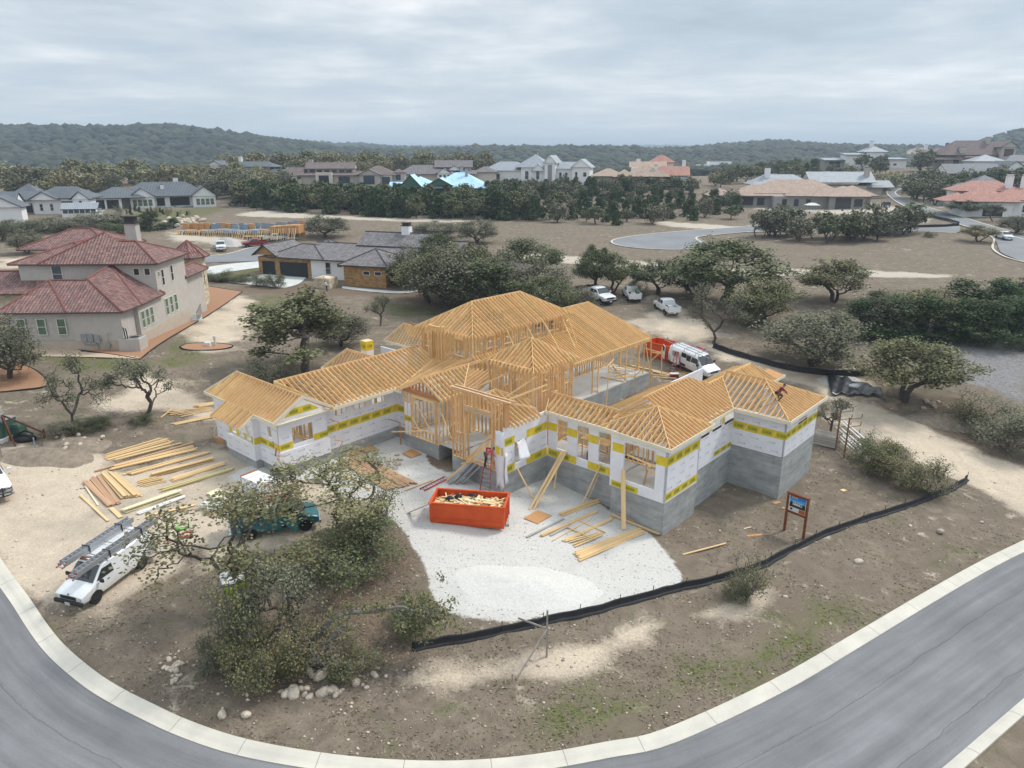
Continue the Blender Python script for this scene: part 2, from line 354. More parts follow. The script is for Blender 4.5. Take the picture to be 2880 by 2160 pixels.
def roadx(nt,b, c,vec):
 N,L=nt.nodes,nt.links
 uv=N.new('ShaderNodeUVMap');mp=N.new('ShaderNodeMapping');mp.inputs['Scale'].default_value=(.035,.75,1);L.new(uv.outputs[0],mp.inputs[0])
 n=N.new('ShaderNodeTexNoise');n.inputs['Scale'].default_value=1.6;n.inputs['Detail'].default_value=6;n.inputs['Roughness'].default_value=.65;L.new(mp.outputs[0],n.inputs[0])
 r=N.new('ShaderNodeMapRange');r.inputs[1].default_value=.32;r.inputs[2].default_value=.72;r.inputs[3].default_value=.78;r.inputs[4].default_value=1.32;L.new(n.outputs[0],r.inputs[0])
 g=N.new('ShaderNodeTexNoise');g.inputs['Scale'].default_value=22;g.inputs['Detail'].default_value=3;L.new(vec,g.inputs[0])
 r2=N.new('ShaderNodeMapRange');r2.inputs[1].default_value=.3;r2.inputs[2].default_value=.7;r2.inputs[3].default_value=.9;r2.inputs[4].default_value=1.1;L.new(g.outputs[0],r2.inputs[0])
 mu=N.new('ShaderNodeMath');mu.operation='MULTIPLY';L.new(r.outputs[0],mu.inputs[0]);L.new(r2.outputs[0],mu.inputs[1])
 # seam cracks that run along the lanes
 wv=N.new('ShaderNodeSeparateXYZ');L.new(uv.outputs[0],wv.inputs[0])
 nw=N.new('ShaderNodeTexNoise');nw.inputs['Scale'].default_value=.5;nw.inputs['Detail'].default_value=6;L.new(vec,nw.inputs[0])
 sh=N.new('ShaderNodeMath');sh.operation='MULTIPLY_ADD';sh.inputs[1].default_value=.5;L.new(nw.outputs[0],sh.inputs[0]);L.new(wv.outputs[1],sh.inputs[2])
 cr=None
 for pos in(2.35, 5.6):
  d=N.new('ShaderNodeMath');d.operation='SUBTRACT';d.inputs[1].default_value=pos;L.new(sh.outputs[0],d.inputs[0])
  a=N.new('ShaderNodeMath');a.operation='ABSOLUTE';L.new(d.outputs[0],a.inputs[0])
  lt=N.new('ShaderNodeMapRange');lt.inputs[1].default_value=.0;lt.inputs[2].default_value=.035;lt.inputs[3].default_value=.62;lt.inputs[4].default_value=1;L.new(a.outputs[0],lt.inputs[0])
  if cr is None:cr=lt.outputs[0]
  else:
   q=N.new('ShaderNodeMath');q.operation='MULTIPLY';L.new(cr,q.inputs[0]);L.new(lt.outputs[0],q.inputs[1]);cr=q.outputs[0]
 m2=N.new('ShaderNodeMath');m2.operation='MULTIPLY';L.new(mu.outputs[0],m2.inputs[0]);L.new(cr,m2.inputs[1])
 v=N.new('ShaderNodeVectorMath');v.operation='SCALE';L.new(c,v.inputs[0]);L.new(m2.outputs[0],v.inputs['Scale']);L.new(v.outputs[0],b.inputs['Base Color'])
M['asphalt']=mat('asphalt',(.205, .205,.213),(.165, .165,.172),rough=.9,nscale=.25,ndetail=8, extra=roadx)
M['asphalt_far']=mat('asphalt_far',(.245,.25,.26),(.20, .205,.215),rough=.9,nscale=.15,ndetail=6)
M['kerb']=mat('kerb',(.63,.59,.51),(.53,.50,.44), rough=.85,nscale=.7, ndetail=8)
M['pale_concrete']=mat('pale_concrete',(.62,.62,.60),(.53, .53,.51),rough=.85,nscale=.5,ndetail=6)
strip('street',road_in,road_out,.03,M['asphalt'],10,kind='structure')
def kerb(name,L,side=1,w=.78,**t):
 mb=MB();prof=((0.0,-.25), (0.0,.13),(.16,.135),(.34,.11),(.52,.05),(.66,.035),(w,.045),(w,-.25));rr=[]
 for i,p in enumerate(L):
  tt=unit((L[min(i+1,len(L)-1)]-L[max(i-1,0)])*Vector((1,1, 0)));nn=Vector((tt.y,-tt.x,0))*side;z=gz(p.x,p.y)
  rr.append([Vector((p.x,p.y,z))+nn*a+Vector((0,0,b))for a,b in prof])
 mb.rings(rr,close=True)
 # control joints every 3 m, cut lines 3 mm proud
 s=0
 for i in range(1, len(L)):
  s+=(L[i]-L[i-1]).length
  if s>3.0:
   s=0;r=rr[i];tt=unit((L[i]-L[i-1])*Vector((1,1, 0)))*.012;up=Vector((0,0,.004))
   for k in range(1,6):mb.add([r[k]-tt+up,r[k]+tt+up,r[k+1]+tt+up,r[k+1]-tt+up], [(0,1,2, 3)],1)
 o=mb.build(name,[M['kerb'],M['joint']],**t)
 bm=bmesh.new();bm.from_mesh(o.data);bmesh.ops.recalc_face_normals(bm,faces=bm.faces);bm.to_mesh(o.data);bm.free();return o
M['joint']=mat('joint',(.25,.24,.22),rough=.9)
kerb('kerb',kerb_line,1, kind='structure')
kerb('kerb',[p for p in road_out if p.x>5],-1,kind='structure')
# other paved ground, from edge points on the ground
def paved(name,A,B,m,dz=.07,n=4, cat=6,**t):
 LA=catmull([at(*p)for p in A],cat);LB=catmull([at(*p)for p in B],cat);return strip(name,LA, LB,dz,m,n, **t),LA,LB
def edge_kerb(L,w=.5,side=1,dz=.16):
 return strip('kerb',L,offset_line(L,w*side),dz,M['kerb'],1,kind='structure')
_,cA,cB=paved('cul_de_sac',[(2110,637),(2000,645),(1900,653),(1800,663),(1755,670),(1722,681)],[(2110,652),(2010,660),(1965,668),(1985,685),(1900,700),(1722,682)],M['asphalt_far'],.1,kind='structure')
cul=catmull([at(u, v)for u,v in((2110,636),(1900,652),(1790,663),(1735,672),(1717,681),(1735,691),(1790,699),(1860,703),(1925,703),(1990,694),(1960,672),(1990,664),(2110,653))],4)
mb=MB();cc_=sum(cul,Vector())/len(cul)
mb.v=[(p.x,p.y,gz(p.x,p.y)+.11)for p in cul];bmq=MB();me=None
edge_kerb(cul[:len(cul)],.45,-1,.17)
fill=catmull([at(u,v)for u,v in((1800, 663),(1735,672),(1720,681),(1735,691),(1790,698),(1860,702))], 4)
fill2=catmull([at(u,v)for u,v in((2010, 650),(1960,655),(1940,675),(1975,688),(1940,699),(1920,702))], 4)
strip('cul_de_sac', fill,fill2,.115,M['asphalt_far'],6,kind='structure')
_,rA,rB=paved('hill_road',[(2545,470),(2572,485),(2572,497),(2540,512),(2508,527),(2492,543),(2515,566),(2560,588),(2640,614),(2720,640),(2800,655),(2900,682)],[(2592, 474),(2615,490),(2605,505),(2560,520),(2530,535),(2520,545),(2545,560),(2600,580),(2680,604),(2760,628),(2830,648),(2900,668)],M['asphalt_far'],.15,kind='structure')
edge_kerb(rB,.5, 1,.22);edge_kerb(rA,.5,-1,.22)
paved('hill_road',[(2790, 655),(2805,690),(2820,715),(2900,745)],[(2900, 668),(2900,690),(2900,705),(2905,712)],M['asphalt_far'],.17,kind='structure')
edge_kerb(catmull([at(u, v)for u,v in((2760,655),(2797,672),(2795,700),(2825,722),(2880,738),(2920,748))],5),.45, 1,.2)
paved('cross_street',[(2100,634), (2250,631),(2420,634),(2560,637),(2700,637)],[(2100,655),(2250, 648),(2420,647),(2560,650),(2700,655)],M['asphalt_far'],.13,kind='structure')
edge_kerb(catmull([at(u, v)for u,v in((2100,655),(2250,648),(2420,647),(2560,651),(2690,656))],5),.5,1,.2)
# court behind the grey-roofed house, and its drives
_,gA,gB=paved('side_street',[(560,724),(640,716),(700,700),(760,693),(860,690)], [(548,742),(640,738),(740,735),(800,730),(870,722)],M['asphalt_far'],.1,kind='structure')
edge_kerb(gA,.4,-1,.16)
paved('side_street', [(-30,772), (60,766),(140,758)],[(-30,795),(60,788),(150,775)],M['asphalt_far'],.1,kind='structure')
edge_kerb(catmull([at(u,v)for u, v in((-30, 770),(60,763),(140,754))], 4),.4,-1, .18)
paved('driveway', [(548,758),(640,744),(760,733)],[(556,782),(650,765),(770,748)],M['pale_concrete'],.09,kind='structure')
paved('driveway',[(640,795),(700,780),(770,768)],[(800,812),(840,800),(862,782)],M['pale_concrete'],.1,kind='structure')
paved('driveway',[(1040,492),(1060,508),(1085,528),(1110,540)],[(1075,490),(1100,505),(1140,520),(1150,535)],M['pale_concrete'],.15,kind='structure')
paved('footpath',[(962,806),(1060,816),(1130,820),(1190,814)],[(962,812),(1060,823),(1130,826),(1190,819)],M['pale_concrete'],.08, kind='structure')
# colour zones of the ground (world-space outlines of what covers it)
def zone(pts,disp=True,sm=True):
 P=[D(*p)if disp else at(*p)for p in pts]
 return[(p.x, p.y)for p in(catmull(P+[P[0]],4)[:-1]if sm else P)]
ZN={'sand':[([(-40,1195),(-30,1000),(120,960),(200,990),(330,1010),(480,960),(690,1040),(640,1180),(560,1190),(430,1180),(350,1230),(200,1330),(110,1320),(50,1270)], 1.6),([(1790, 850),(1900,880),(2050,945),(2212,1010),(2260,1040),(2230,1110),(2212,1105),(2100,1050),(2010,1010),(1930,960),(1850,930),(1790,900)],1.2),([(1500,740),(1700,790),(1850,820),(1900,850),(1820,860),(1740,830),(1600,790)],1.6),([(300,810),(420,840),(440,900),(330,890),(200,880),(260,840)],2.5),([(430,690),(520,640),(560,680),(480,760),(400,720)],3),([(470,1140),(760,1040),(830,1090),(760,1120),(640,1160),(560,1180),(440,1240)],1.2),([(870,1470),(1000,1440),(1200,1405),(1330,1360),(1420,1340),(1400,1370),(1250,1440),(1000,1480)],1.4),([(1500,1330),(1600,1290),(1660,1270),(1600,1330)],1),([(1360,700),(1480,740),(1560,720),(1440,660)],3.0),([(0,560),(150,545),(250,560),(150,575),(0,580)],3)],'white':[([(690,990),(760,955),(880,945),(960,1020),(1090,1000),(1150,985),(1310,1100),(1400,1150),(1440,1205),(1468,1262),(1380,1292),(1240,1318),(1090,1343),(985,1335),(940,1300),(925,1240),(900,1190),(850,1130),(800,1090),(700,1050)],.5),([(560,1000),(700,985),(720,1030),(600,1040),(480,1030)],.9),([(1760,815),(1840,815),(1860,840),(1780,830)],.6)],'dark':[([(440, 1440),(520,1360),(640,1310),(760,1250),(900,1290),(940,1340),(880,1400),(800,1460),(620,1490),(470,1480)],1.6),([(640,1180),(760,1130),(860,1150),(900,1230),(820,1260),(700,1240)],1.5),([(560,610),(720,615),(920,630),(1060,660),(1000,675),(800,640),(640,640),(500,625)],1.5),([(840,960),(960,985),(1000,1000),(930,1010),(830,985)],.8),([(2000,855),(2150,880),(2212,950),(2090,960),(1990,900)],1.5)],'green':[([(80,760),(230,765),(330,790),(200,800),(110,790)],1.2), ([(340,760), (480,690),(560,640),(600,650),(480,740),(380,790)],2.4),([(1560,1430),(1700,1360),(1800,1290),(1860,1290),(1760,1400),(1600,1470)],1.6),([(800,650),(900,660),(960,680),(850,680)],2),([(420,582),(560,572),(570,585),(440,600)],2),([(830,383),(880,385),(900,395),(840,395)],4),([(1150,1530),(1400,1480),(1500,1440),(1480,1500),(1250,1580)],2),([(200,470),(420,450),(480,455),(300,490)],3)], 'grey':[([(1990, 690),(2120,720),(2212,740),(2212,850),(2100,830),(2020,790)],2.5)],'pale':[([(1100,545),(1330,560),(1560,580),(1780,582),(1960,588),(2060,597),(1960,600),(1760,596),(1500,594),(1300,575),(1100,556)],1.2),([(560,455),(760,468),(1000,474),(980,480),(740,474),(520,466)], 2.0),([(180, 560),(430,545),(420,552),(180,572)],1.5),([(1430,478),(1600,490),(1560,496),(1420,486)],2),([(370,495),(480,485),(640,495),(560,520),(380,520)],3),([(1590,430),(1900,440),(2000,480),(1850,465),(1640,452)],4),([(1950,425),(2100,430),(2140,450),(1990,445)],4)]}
NR,NCOL=610,560
rad=np.concatenate([np.geomspace(7,9500,NR)]);az=np.radians(np.linspace(-52,52,NCOL))
GX=(rad[:,None]*np.sin(az)[None]);GY=(rad[:,None]*np.cos(az)[None])
GZ=height(GX,GY)
rng=np.random.default_rng(5)
rdist=sdist([p[:2]for p in kerb_line]+[p[:2]for p in reversed(road_out)],GX[:330],GY[:330])
GZ[:330]-=.22*_sm((rdist+.0)/.5)
# small unevenness of the bare ground
bump=.035*np.sin(GX*1.7+np.sin(GY*1.3)*2)*np.sin(GY*1.9+1.3)+.03*np.sin(GX*.63+2)*np.sin(GY*.81)
GZ[:330]+=(bump[:330])*np.clip(-rdist/2,0, 1)
msk={}
wob=.5*np.sin(GX*.9+1.7*np.sin(GY*.6))+.5*np.sin(GY*1.3+1.1*np.sin(GX*.7))
for k,zs in ZN.items():
 a=np.zeros(GX.shape)
 for pts, soft in zs:
  P=zone(pts);xs, ys=zip(*P);sel=(GX>min(xs)-3*soft)&(GX<max(xs)+3*soft)&(GY>min(ys)-3*soft)&(GY<max(ys)+3*soft)
  if sel.any():a[sel]=np.maximum(a[sel],_sm((sdist(P,GX[sel],GY[sel])+wob[sel]*soft*.5)/soft*.5+.5))
 msk[k]=a
msk['wood']=_sm((GY-560+60*np.sin(GX*.02))/120)
g=bpy.data.meshes.new('ground');nv=NR*NCOL
idx=np.arange(nv).reshape(NR,NCOL);fq=np.stack([idx[:-1,:-1],idx[:-1,1:],idx[1:,1:],idx[1:,:-1]], -1).reshape(-1,4)
g.vertices.add(nv);g.vertices.foreach_set('co',np.stack([GX,GY,GZ],-1).astype(np.float32).ravel())
g.loops.add(fq.size);g.loops.foreach_set('vertex_index',fq.astype(np.int32).ravel());g.polygons.add(len(fq));g.polygons.foreach_set('loop_start',np.arange(0,fq.size,4,dtype=np.int32));g.polygons.foreach_set('use_smooth',np.ones(len(fq),bool));g.update(calc_edges=True)
for nm,ch in(('cover_a',('sand','white', 'dark')),('cover_b',('green','grey','pale')),('cover_c',('wood','wood','wood'))):
 ca=g.color_attributes.new(nm,'FLOAT_COLOR','POINT');ca.data.foreach_set('color',np.stack([msk[c]for c in ch]+[np.ones(GX.shape)],-1).astype(np.float32).ravel())
def ground_mat():
 m=bpy.data.materials.new('ground');m.use_nodes=True;nt=m.node_tree;N,L=nt.nodes,nt.links;b=N['Principled BSDF'];b.inputs['Roughness'].default_value=.95;b.inputs['Specular IOR Level'].default_value=.1
 tcn=N.new('ShaderNodeTexCoord');vec=tcn.outputs['Object']
 def noise(sc,det=6,ro=.6,st=None,dist=0):
  v=vec
  if st:mp=N.new('ShaderNodeMapping');mp.inputs['Scale'].default_value=st;L.new(v,mp.inputs[0]);v=mp.outputs[0]
  n=N.new('ShaderNodeTexNoise');n.inputs['Scale'].default_value=sc;n.inputs['Detail'].default_value=det;n.inputs['Roughness'].default_value=ro;n.inputs['Distortion'].default_value=dist;L.new(v,n.inputs[0]);return n.outputs[0]
 def rng_(v,a,c, d=0.,e=1.):r=N.new('ShaderNodeMapRange');r.inputs[1].default_value=a;r.inputs[2].default_value=c;r.inputs[3].default_value=d;r.inputs[4].default_value=e;L.new(v,r.inputs[0]);return r.outputs[0]
 def mix(f,a,c):
  x=N.new('ShaderNodeMix');x.data_type='RGBA'
  for i,q in((6,a),(7,c)):
   if isinstance(q,tuple):x.inputs[i].default_value=(*q,1)
   else:L.new(q,x.inputs[i])
  L.new(f,x.inputs[0]);return x.outputs[2]
 def mth(op,a,c):
  x=N.new('ShaderNodeMath');x.operation=op
  for i,q in((0,a),(1, c)):
   if isinstance(q,(int,float)):x.inputs[i].default_value=q
   else:L.new(q,x.inputs[i])
  return x.outputs[0]
 def chan(nm):
  a=N.new('ShaderNodeVertexColor');a.layer_name=nm;s=N.new('ShaderNodeSeparateColor');L.new(a.outputs[0],s.inputs[0]);return s.outputs
 A,B,C3=chan('cover_a'),chan('cover_b'),chan('cover_c')
 nb=noise(.12,8,.62,None,.4);nm_=noise(.9,8,.66,None,.6);nf=noise(7,6,.7);ng=noise(26,4, .7)
 dry=mix(rng_(nm_,.36,.64), (.165,.13,.10), (.265,.218,.168))  # dead grass and bare soil
 dry=mix(rng_(nb,.40,.66),dry,mix(rng_(nf,.35, .65),(.22,.182, .135),(.145,.115, .088)))
 dry=mix(rng_(mth('ADD',mth('MULTIPLY',nm_,.6),mth('MULTIPLY',nb,.4)), .57,.66),dry,(.50,.435,.35))
 dry=mix(mth('MULTIPLY',rng_(noise(.35,7,.7, None,1.2),.56,.64),rng_(nf,.42,.6)),dry,(.105,.125,.05))
 def cut(m_,hard=.18):return rng_(mth('ADD',m_, mth('MULTIPLY',mth('SUBTRACT', mth('ADD',mth('MULTIPLY', nm_,.6),mth('MULTIPLY',nf,.4)),.5),1.5)),.5-hard, .5+hard)
 sand=mix(rng_(nm_,.35,.65),(.62,.52,.40),(.53,.44,.34));sand=mix(rng_(nb, .45,.62),sand,(.40,.335,.265))
 c=mix(cut(B[2],.3),dry,(.50,.44,.36))
 grn=mix(rng_(nf,.4, .6),(.085,.115, .035),(.17,.155, .075));c=mix(mth('MULTIPLY',cut(B[0],.3),rng_(nm_, .38,.55)),c, grn)
 gry=mix(rng_(noise(3,6,.7),.4,.62),(.27,.265,.275),(.20, .185,.17));c=mix(cut(B[1], .3),c,gry)
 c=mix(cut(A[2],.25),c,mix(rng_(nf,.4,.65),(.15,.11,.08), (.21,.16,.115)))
 c=mix(cut(A[0],.25),c,sand)
 wht=mix(rng_(nf,.35,.65), (.66,.64,.60), (.56,.54,.51));wht=mix(rng_(nb, .5,.66),wht,(.50,.475,.445));wht=mix(rng_(ng,.60, .72),wht,(.36, .34,.32));c=mix(cut(A[1], .12),c,wht)
 wd=mix(rng_(noise(.03,8,.7),.4, .65),(.04,.052, .028),(.075,.085, .05));c=mix(C3[0],c,wd)
 sc=mth('MULTIPLY',rng_(nf,.3,.7,.84, 1.16),rng_(ng,.3,.7,.86,1.14))
 v=N.new('ShaderNodeVectorMath');v.operation='SCALE';L.new(c,v.inputs[0]);L.new(sc, v.inputs['Scale']);L.new(v.outputs[0],b.inputs['Base Color'])
 bp=N.new('ShaderNodeBump');bp.inputs['Strength'].default_value=.55;bp.inputs['Distance'].default_value=.12;L.new(mth('ADD',nf,mth('MULTIPLY',ng,.5)),bp.inputs['Height']);L.new(bp.outputs[0], b.inputs['Normal'])
 return m
g.materials.append(ground_mat());link('ground',g,kind='structure')
# the framed house
H=empty('framed_house',HQ,HANG,'sprawling wood framed house under construction with white house wrap, bare rafters and concrete foundation','house under construction')
_rank=[]  # rafters and studs, ranked by how large they show: the first 100 stay single
_rest={'rafter':MB(),'stud':MB()}
def member(kind,parent, mb,prio,m):_rank.append((prio,len(_rank),kind,parent,mb,m))
def plane_z(poly):
 a,b,c=(Vector(p)for p in poly[:3]);n=(b-a).cross(c-a);return lambda x,y:a.z-(n.x*(x-a.x)+n.y*(y-a.y))/n.z
def cut_poly(poly,ax,c):
 """span of plan polygon along the other axis at ax = c"""
 o=1-ax;r=[]
 for i in range(len(poly)):
  p,q=poly[i],poly[(i+1)%len(poly)]
  if(p[ax]-c)*(q[ax]-c)<0:r.append(p[o]+(q[o]-p[o])*(c-p[ax])/(q[ax]-p[ax]))
 r.sort();return[(r[i],r[i+1])for i in range(0,len(r)-1,2)]
rr_=random.Random(3)
def roof_plane(part,poly,run,prio=0,sp=.41,dep=.25,th=.045,off=.1,m='lumber', tail=0.):
 """bare rafters that fill the roof plane 'poly'; run = the axis they run along"""
 zf=plane_z(poly);ax=1 if run=='x' else 0;lo,hi=min(p[ax]for p in poly),max(p[ax]for p in poly);c=lo+off
 while c<hi-.02:
  for a,b in cut_poly(poly,ax,c):
   if b-a<.12:continue
   p=(a,c)if run=='x' else(c,a);q=(b,c)if run=='x' else(c,b);mb=MB()
   mb.beam((*p,zf(*p)),(*q,zf(*q)),th,dep,top=True);member('rafter',part,mb,prio+(b-a)*.05,m)
  c+=sp*rr_.uniform(.96,1.04)
def boards(part_mb,segs,w=.05, h=.24,m=0):
 for a,b in segs:part_mb.beam(a,b,w,h,m, top=True)
def fascia(part,pts,h=.22,w=.05,lift=.02):
 mb=MB()
 for a,b in zip(pts[:-1], pts[1:]):mb.beam(Vector(a)+Vector((0,0,lift)),Vector(b)+Vector((0,0,lift)),w,h,top=True)
 return mb.build('fascia',M['fascia'],part)
def roof_part(name,segs,label=None,h=.24,w=.05):
 mb=MB();boards(mb,segs,w, h);return mb.build(name,M['lumber'],H,label=label)
def stud_wall(part,p0,p1,zb,zt,openings=(),sp=.41,prio=0,dep=.14,m='lumber',plates=True):
 """framed wall from p0 to p1 (plan): studs, plates, headers, sills and cripples; openings = (s0, s1, z0, z1)"""
 p0, p1=Vector((*p0, 0)),Vector((*p1,0));L=(p1-p0).length;u=(p1-p0)/L;n=Vector((-u.y, u.x,0))*dep/2
 zb_=zb if callable(zb)else(lambda s:zb)
 pl=MB()
 if plates:
  for z in(zt-.045,zt-.09):pl.beam(p0+Vector((0,0,z)),p1+Vector((0,0,z)),dep,.04)
  pl.beam(p0+Vector((0,0,zb_(0)+.025)),p1+Vector((0,0,zb_(L)+.025)),dep,.045)
 def stud(s,a,b,w=.042):
  if b-a<.08:return
  mb=MB();q=p0+u*s;e=u*w/2
  mb.add([q+k*e+j*n+Vector((0,0,z))for z in(a,b)for k, j in((-1, -1),(1,-1),(1,1), (-1,1))],MB.BOXF);member('stud',part,mb,prio+(b-a)*.03,m)
 s=0.02
 while s<=L+.01:
  blk=[o for o in openings if o[0]+.03<s<o[1]-.03]
  if not blk:stud(s,zb_(s)+.045,zt-.1)
  else:
   for o in blk:stud(s,zb_(s)+.045,o[2]-.05);stud(s,o[3]+.25,zt-.1)
  s+=sp
 for s0,s1,a,b in openings:
  for q in(s0-.03,s1+.03):stud(q,zb_(q),zt-.1);stud(q+(-.05 if q<s0 else.05),zb_(q),zt-.1)
  P=lambda s_,z:p0+u*s_+Vector((0,0,z))
  pl.beam(P(s0,b+.12),P(s1,b+.12),dep,.24);pl.beam(P(s0,a-.02),P(s1,a-.02),dep,.045)
 if pl.v:pl.build('plates',M['lumber'], part)
def wrap_wall(p0,p1,zb,zt,openings=(),bands=(), th=.13,nrm=1, logos=True,gable=None, name='wrapped_wall',nlog=1.25):
 """wall sheathed in white house wrap; bands = (z0, z1[, s0, s1]) printed yellow; nrm = side the print is on"""
 p0,p1=Vector((*p0,0)),Vector((*p1,0));L=(p1-p0).length;u=(p1-p0)/L;n=Vector((u.y,-u.x,0))*nrm;Z=Vector((0,0,1))
 mb=MB();ss=sorted({0,L, *[o[0]for o in openings],*[o[1]for o in openings]});zs=sorted({zb,zt,*[o[2]for o in openings],*[o[3]for o in openings]})
 hit=lambda s, z:any(o[0]<s<o[1]and o[2]<z<o[3]for o in openings)
 P=lambda s, z,d=0.:p0+u*s+Z*z+n*d
 for i in range(len(ss)-1):
  run=[]
  for k in range(len(zs)-1):
   if not hit((ss[i]+ss[i+1])/2,(zs[k]+zs[k+1])/2):run.append((zs[k],zs[k+1]))
  for a,b in run:
   mb.add([P(s, z,d)for z in(a,b)for s,d in((ss[i],0),(ss[i+1],0),(ss[i+1],-th),(ss[i],-th))],MB.BOXF,0)
 if gable:
  g0=[P(s,z, 0)for s,z in gable];mb.prism(g0,n*-th,0)
 e=.004
 def free(s0,s1,z0,z1):return not any(o[0]<s1 and o[1]>s0 and o[2]<z1 and o[3]>z0 for o in openings)
 for bd in bands:
  a,b=bd[:2];s0,s1=bd[2:4]if len(bd)>2 else(0,L);cuts=sorted({s0,s1,*[min(max(o[0],s0),s1)for o in openings if o[2]<b and o[3]>a],*[min(max(o[1],s0),s1)for o in openings if o[2]<b and o[3]>a]})
  for q0,q1 in zip(cuts[:-1],cuts[1:]):
   if q1-q0<.02 or not free(q0+.01,q1-.01,a,b):continue
   mb.add([P(q0, a,e),P(q1,a,e),P(q1,b,e),P(q0,b,e)],[(0,1,2,3)],1)
  h=b-a;s=s0+.12
  flip=nrm<0
  while s<s1-.5:
   if free(s-.05,s+.95,a,b):
    ux=u if not flip else-u;o=P(s if not flip else s+.72,a+h*.2,2*e)
    mb.add([o,o+ux*.72,o+ux*.72+Z*h*.58,o+Z*h*.58],[(0,1,2,3)], 4)
    put_text(mb, 'E.100df',o+ux*.05+Z*h*.12+n*e,ux,Z,h*.34, 3,.62)
    q=P(s+.78,a,2*e);q2=P(s+1.02,b,2*e)if not flip else P(s+.54+.48,b, 2*e)
    if s+1.05<s1:mb.add([q,q+u*.05,q2+u*.05,q2],[(0,1,2, 3)],2)
   s+=1.08
 if logos:
  for z in np.arange(zb+.28,zt-.15,.62):
   if any(b[0]-.12<z+.1 and b[1]+.12>z for b in bands):continue
   s=.25+(.3 if int(z*10)%2 else 0)
   while s<L-.7:
    if free(s-.08,s+.7,z-.05,z+.2):
     ux=u if nrm>0 else-u;o=P(s if nrm>0 else s+.6,z,e);put_text(mb,'PROTECTOWRAP',o,ux,Z,.065, 5,.42)
     x0=o+ux*.50+Z*.04
     for sg in(-1,1):mb.add([x0-ux*.07-Z*.06*sg,x0-ux*.055-Z*.075*sg,x0+ux*.07+Z*.06*sg,x0+ux*.055+Z*.075*sg],[(0, 1,2,3)if sg>0 else(0,3,2,1)],5)
    s+=nlog
 o=mb.build(name,[M['wrap'],M['yellow'],M['pale_yellow'],M['ink'], M['logo_green'],M['ink_blue']],H)
 return o
 # foundation blocks (tops a few mm apart where they meet)
fb=MB()
for i,(x0,x1,y0,y1,zt)in enumerate(((-22,-12.75,-14.43,-10.4,0),(-19.4,-15.3,-14.98,-14.43,0),(-20,-13.03, -10.4,2,0), (-13.03,-11.3,-3.42,2,0),(-11.3,-7.4,-4.12,2,0),(-7.4,-5.2,-2.5,2,0),(-5.2,0,-4.78,.0,0),(-16.2,-5.5,2,23.6,0),(-5.5,6.1,.02,3.2,0),(6.1, 10.28,-.48,3.9,-.36),(3.0,9.88,3.9,18,.1),(9.88, 13.88,9.92,16.1,.5),(-24.5,-16.2,4,9,0))):
 fb.box(x0,x1, y0,y1,-4.2,zt-.02-.002*i)
fb.build('foundation',M['concrete'],H)
sl=MB();sl.box(-10.2,-5.6,4,23.5,-.045,.0);sl.box(-21.8,-13.1,-10, 1.8,-.05,.001);sl.box(-21.8,-13,-14.2,-10.05,-.05,.002);sl.box(-11.1,-5.3,-3.9,1.8,-.05,.003);sl.box(-5,-.2,-4.5,-.1,-.05,.004);sl.box(-5.3, 6.0,.2,3.1,-.05,.002);sl.box(6.2,10.1,-.3,3.8,-.05,.001);sl.box(3.2,9.7,4,17.8,.05,.13)
sl.build('floor_slab',M['slab'],H)
# wrapped walls
W1=[(1.1,2.85,1.4,2.72)]
wrap_wall((-12.75,-14.45),(-12.75,-10.4),-.05,3.45,W1, [(1.22,1.72)], gable=[(-.05,3.45),(4.1,3.45),(2.03,4.78)])
g=MB();g.prism([(-12.744,-13.9,3.62),(-12.744,-10.95, 3.62),(-12.744,-11.75,4.15),(-12.744, -13.1,4.15)],(.003,0,0),1)
for s in(-13.3,-12.2):g.add([(-12.736,s-.1,3.72),(-12.736,s+.6,3.72),(-12.736,s+.6,4.04),(-12.736,s-.1,4.04)],[(0,1,2,3)],4);put_text(g,'E.100df',(-12.732, s-.04,3.79),(0,1,0),(0,0,1),.18,3,.58)
g.build('wrap_band',[M['wrap'],M['yellow'],M['pale_yellow'], M['ink'],M['logo_green']],H)
wrap_wall((-12.63,-14.57),(-12.63,-10.3),-.08,1.12,(),(), th=.11,name='wrapped_ledge')
wrap_wall((-15.3,-14.45),(-12.76,-14.45),-.05,3.4,[(1.12,1.65,2.0,2.84)],[(1.22,1.72)])
wrap_wall((-15.3,-14.58),(-12.64,-14.58),-.08,1.12,(),(),th=.11,name='wrapped_ledge')
wrap_wall((-19.45,-15.02),(-15.28,-15.02),-.06,1.15,(),(),th=.16,name='wrapped_ledge')
wrap_wall((-19.4,-14.72), (-15.32,-14.72), 1.15,2.75,[(.5, 1.1,1.28,2.5),(1.6,2.2,1.28,2.5), (2.6,3.2,1.28,2.6)],[(1.16,1.62)],logos=False)
wrap_wall((-15.3,-14.98), (-15.3,-14.46), -.05,3.2,(), [(1.2,1.7)], logos=False)
wrap_wall((-22,-14.45),(-19.4,-14.45),-.05,3.3,(),())
wrap_wall((-13.02,-10.4),(-13.02,-3.42),-.06,3.36,[(.83,2.0,2.47,2.94), (2.66,3.82,2.46,2.92),(4.48,5.7,2.46, 2.93)],[(1.28, 1.88)])
wrap_wall((-13.0,-3.42),(-11.3,-3.42),-.06,3.36,(),[(1.28,1.88)])
wrap_wall((-11.3,-4.14),(-10.45,-4.14),-.05,2.6,(),[(1.1,1.6)],logos=False)
wrap_wall((0,-4.75),(0,.0),-.05,3.5,[(1.1,2.38,.42,2.1)],[(2.05,2.65),(0,.6)])
wrap_wall((.12,.0),(6.1,.0),-.05,3.42,[(.8,1.75,.74,3.05),(2.62,3.62,.55,3.05), (4.48,5.5,.75,3.05)],[(2.05,2.65),(0,.58)])
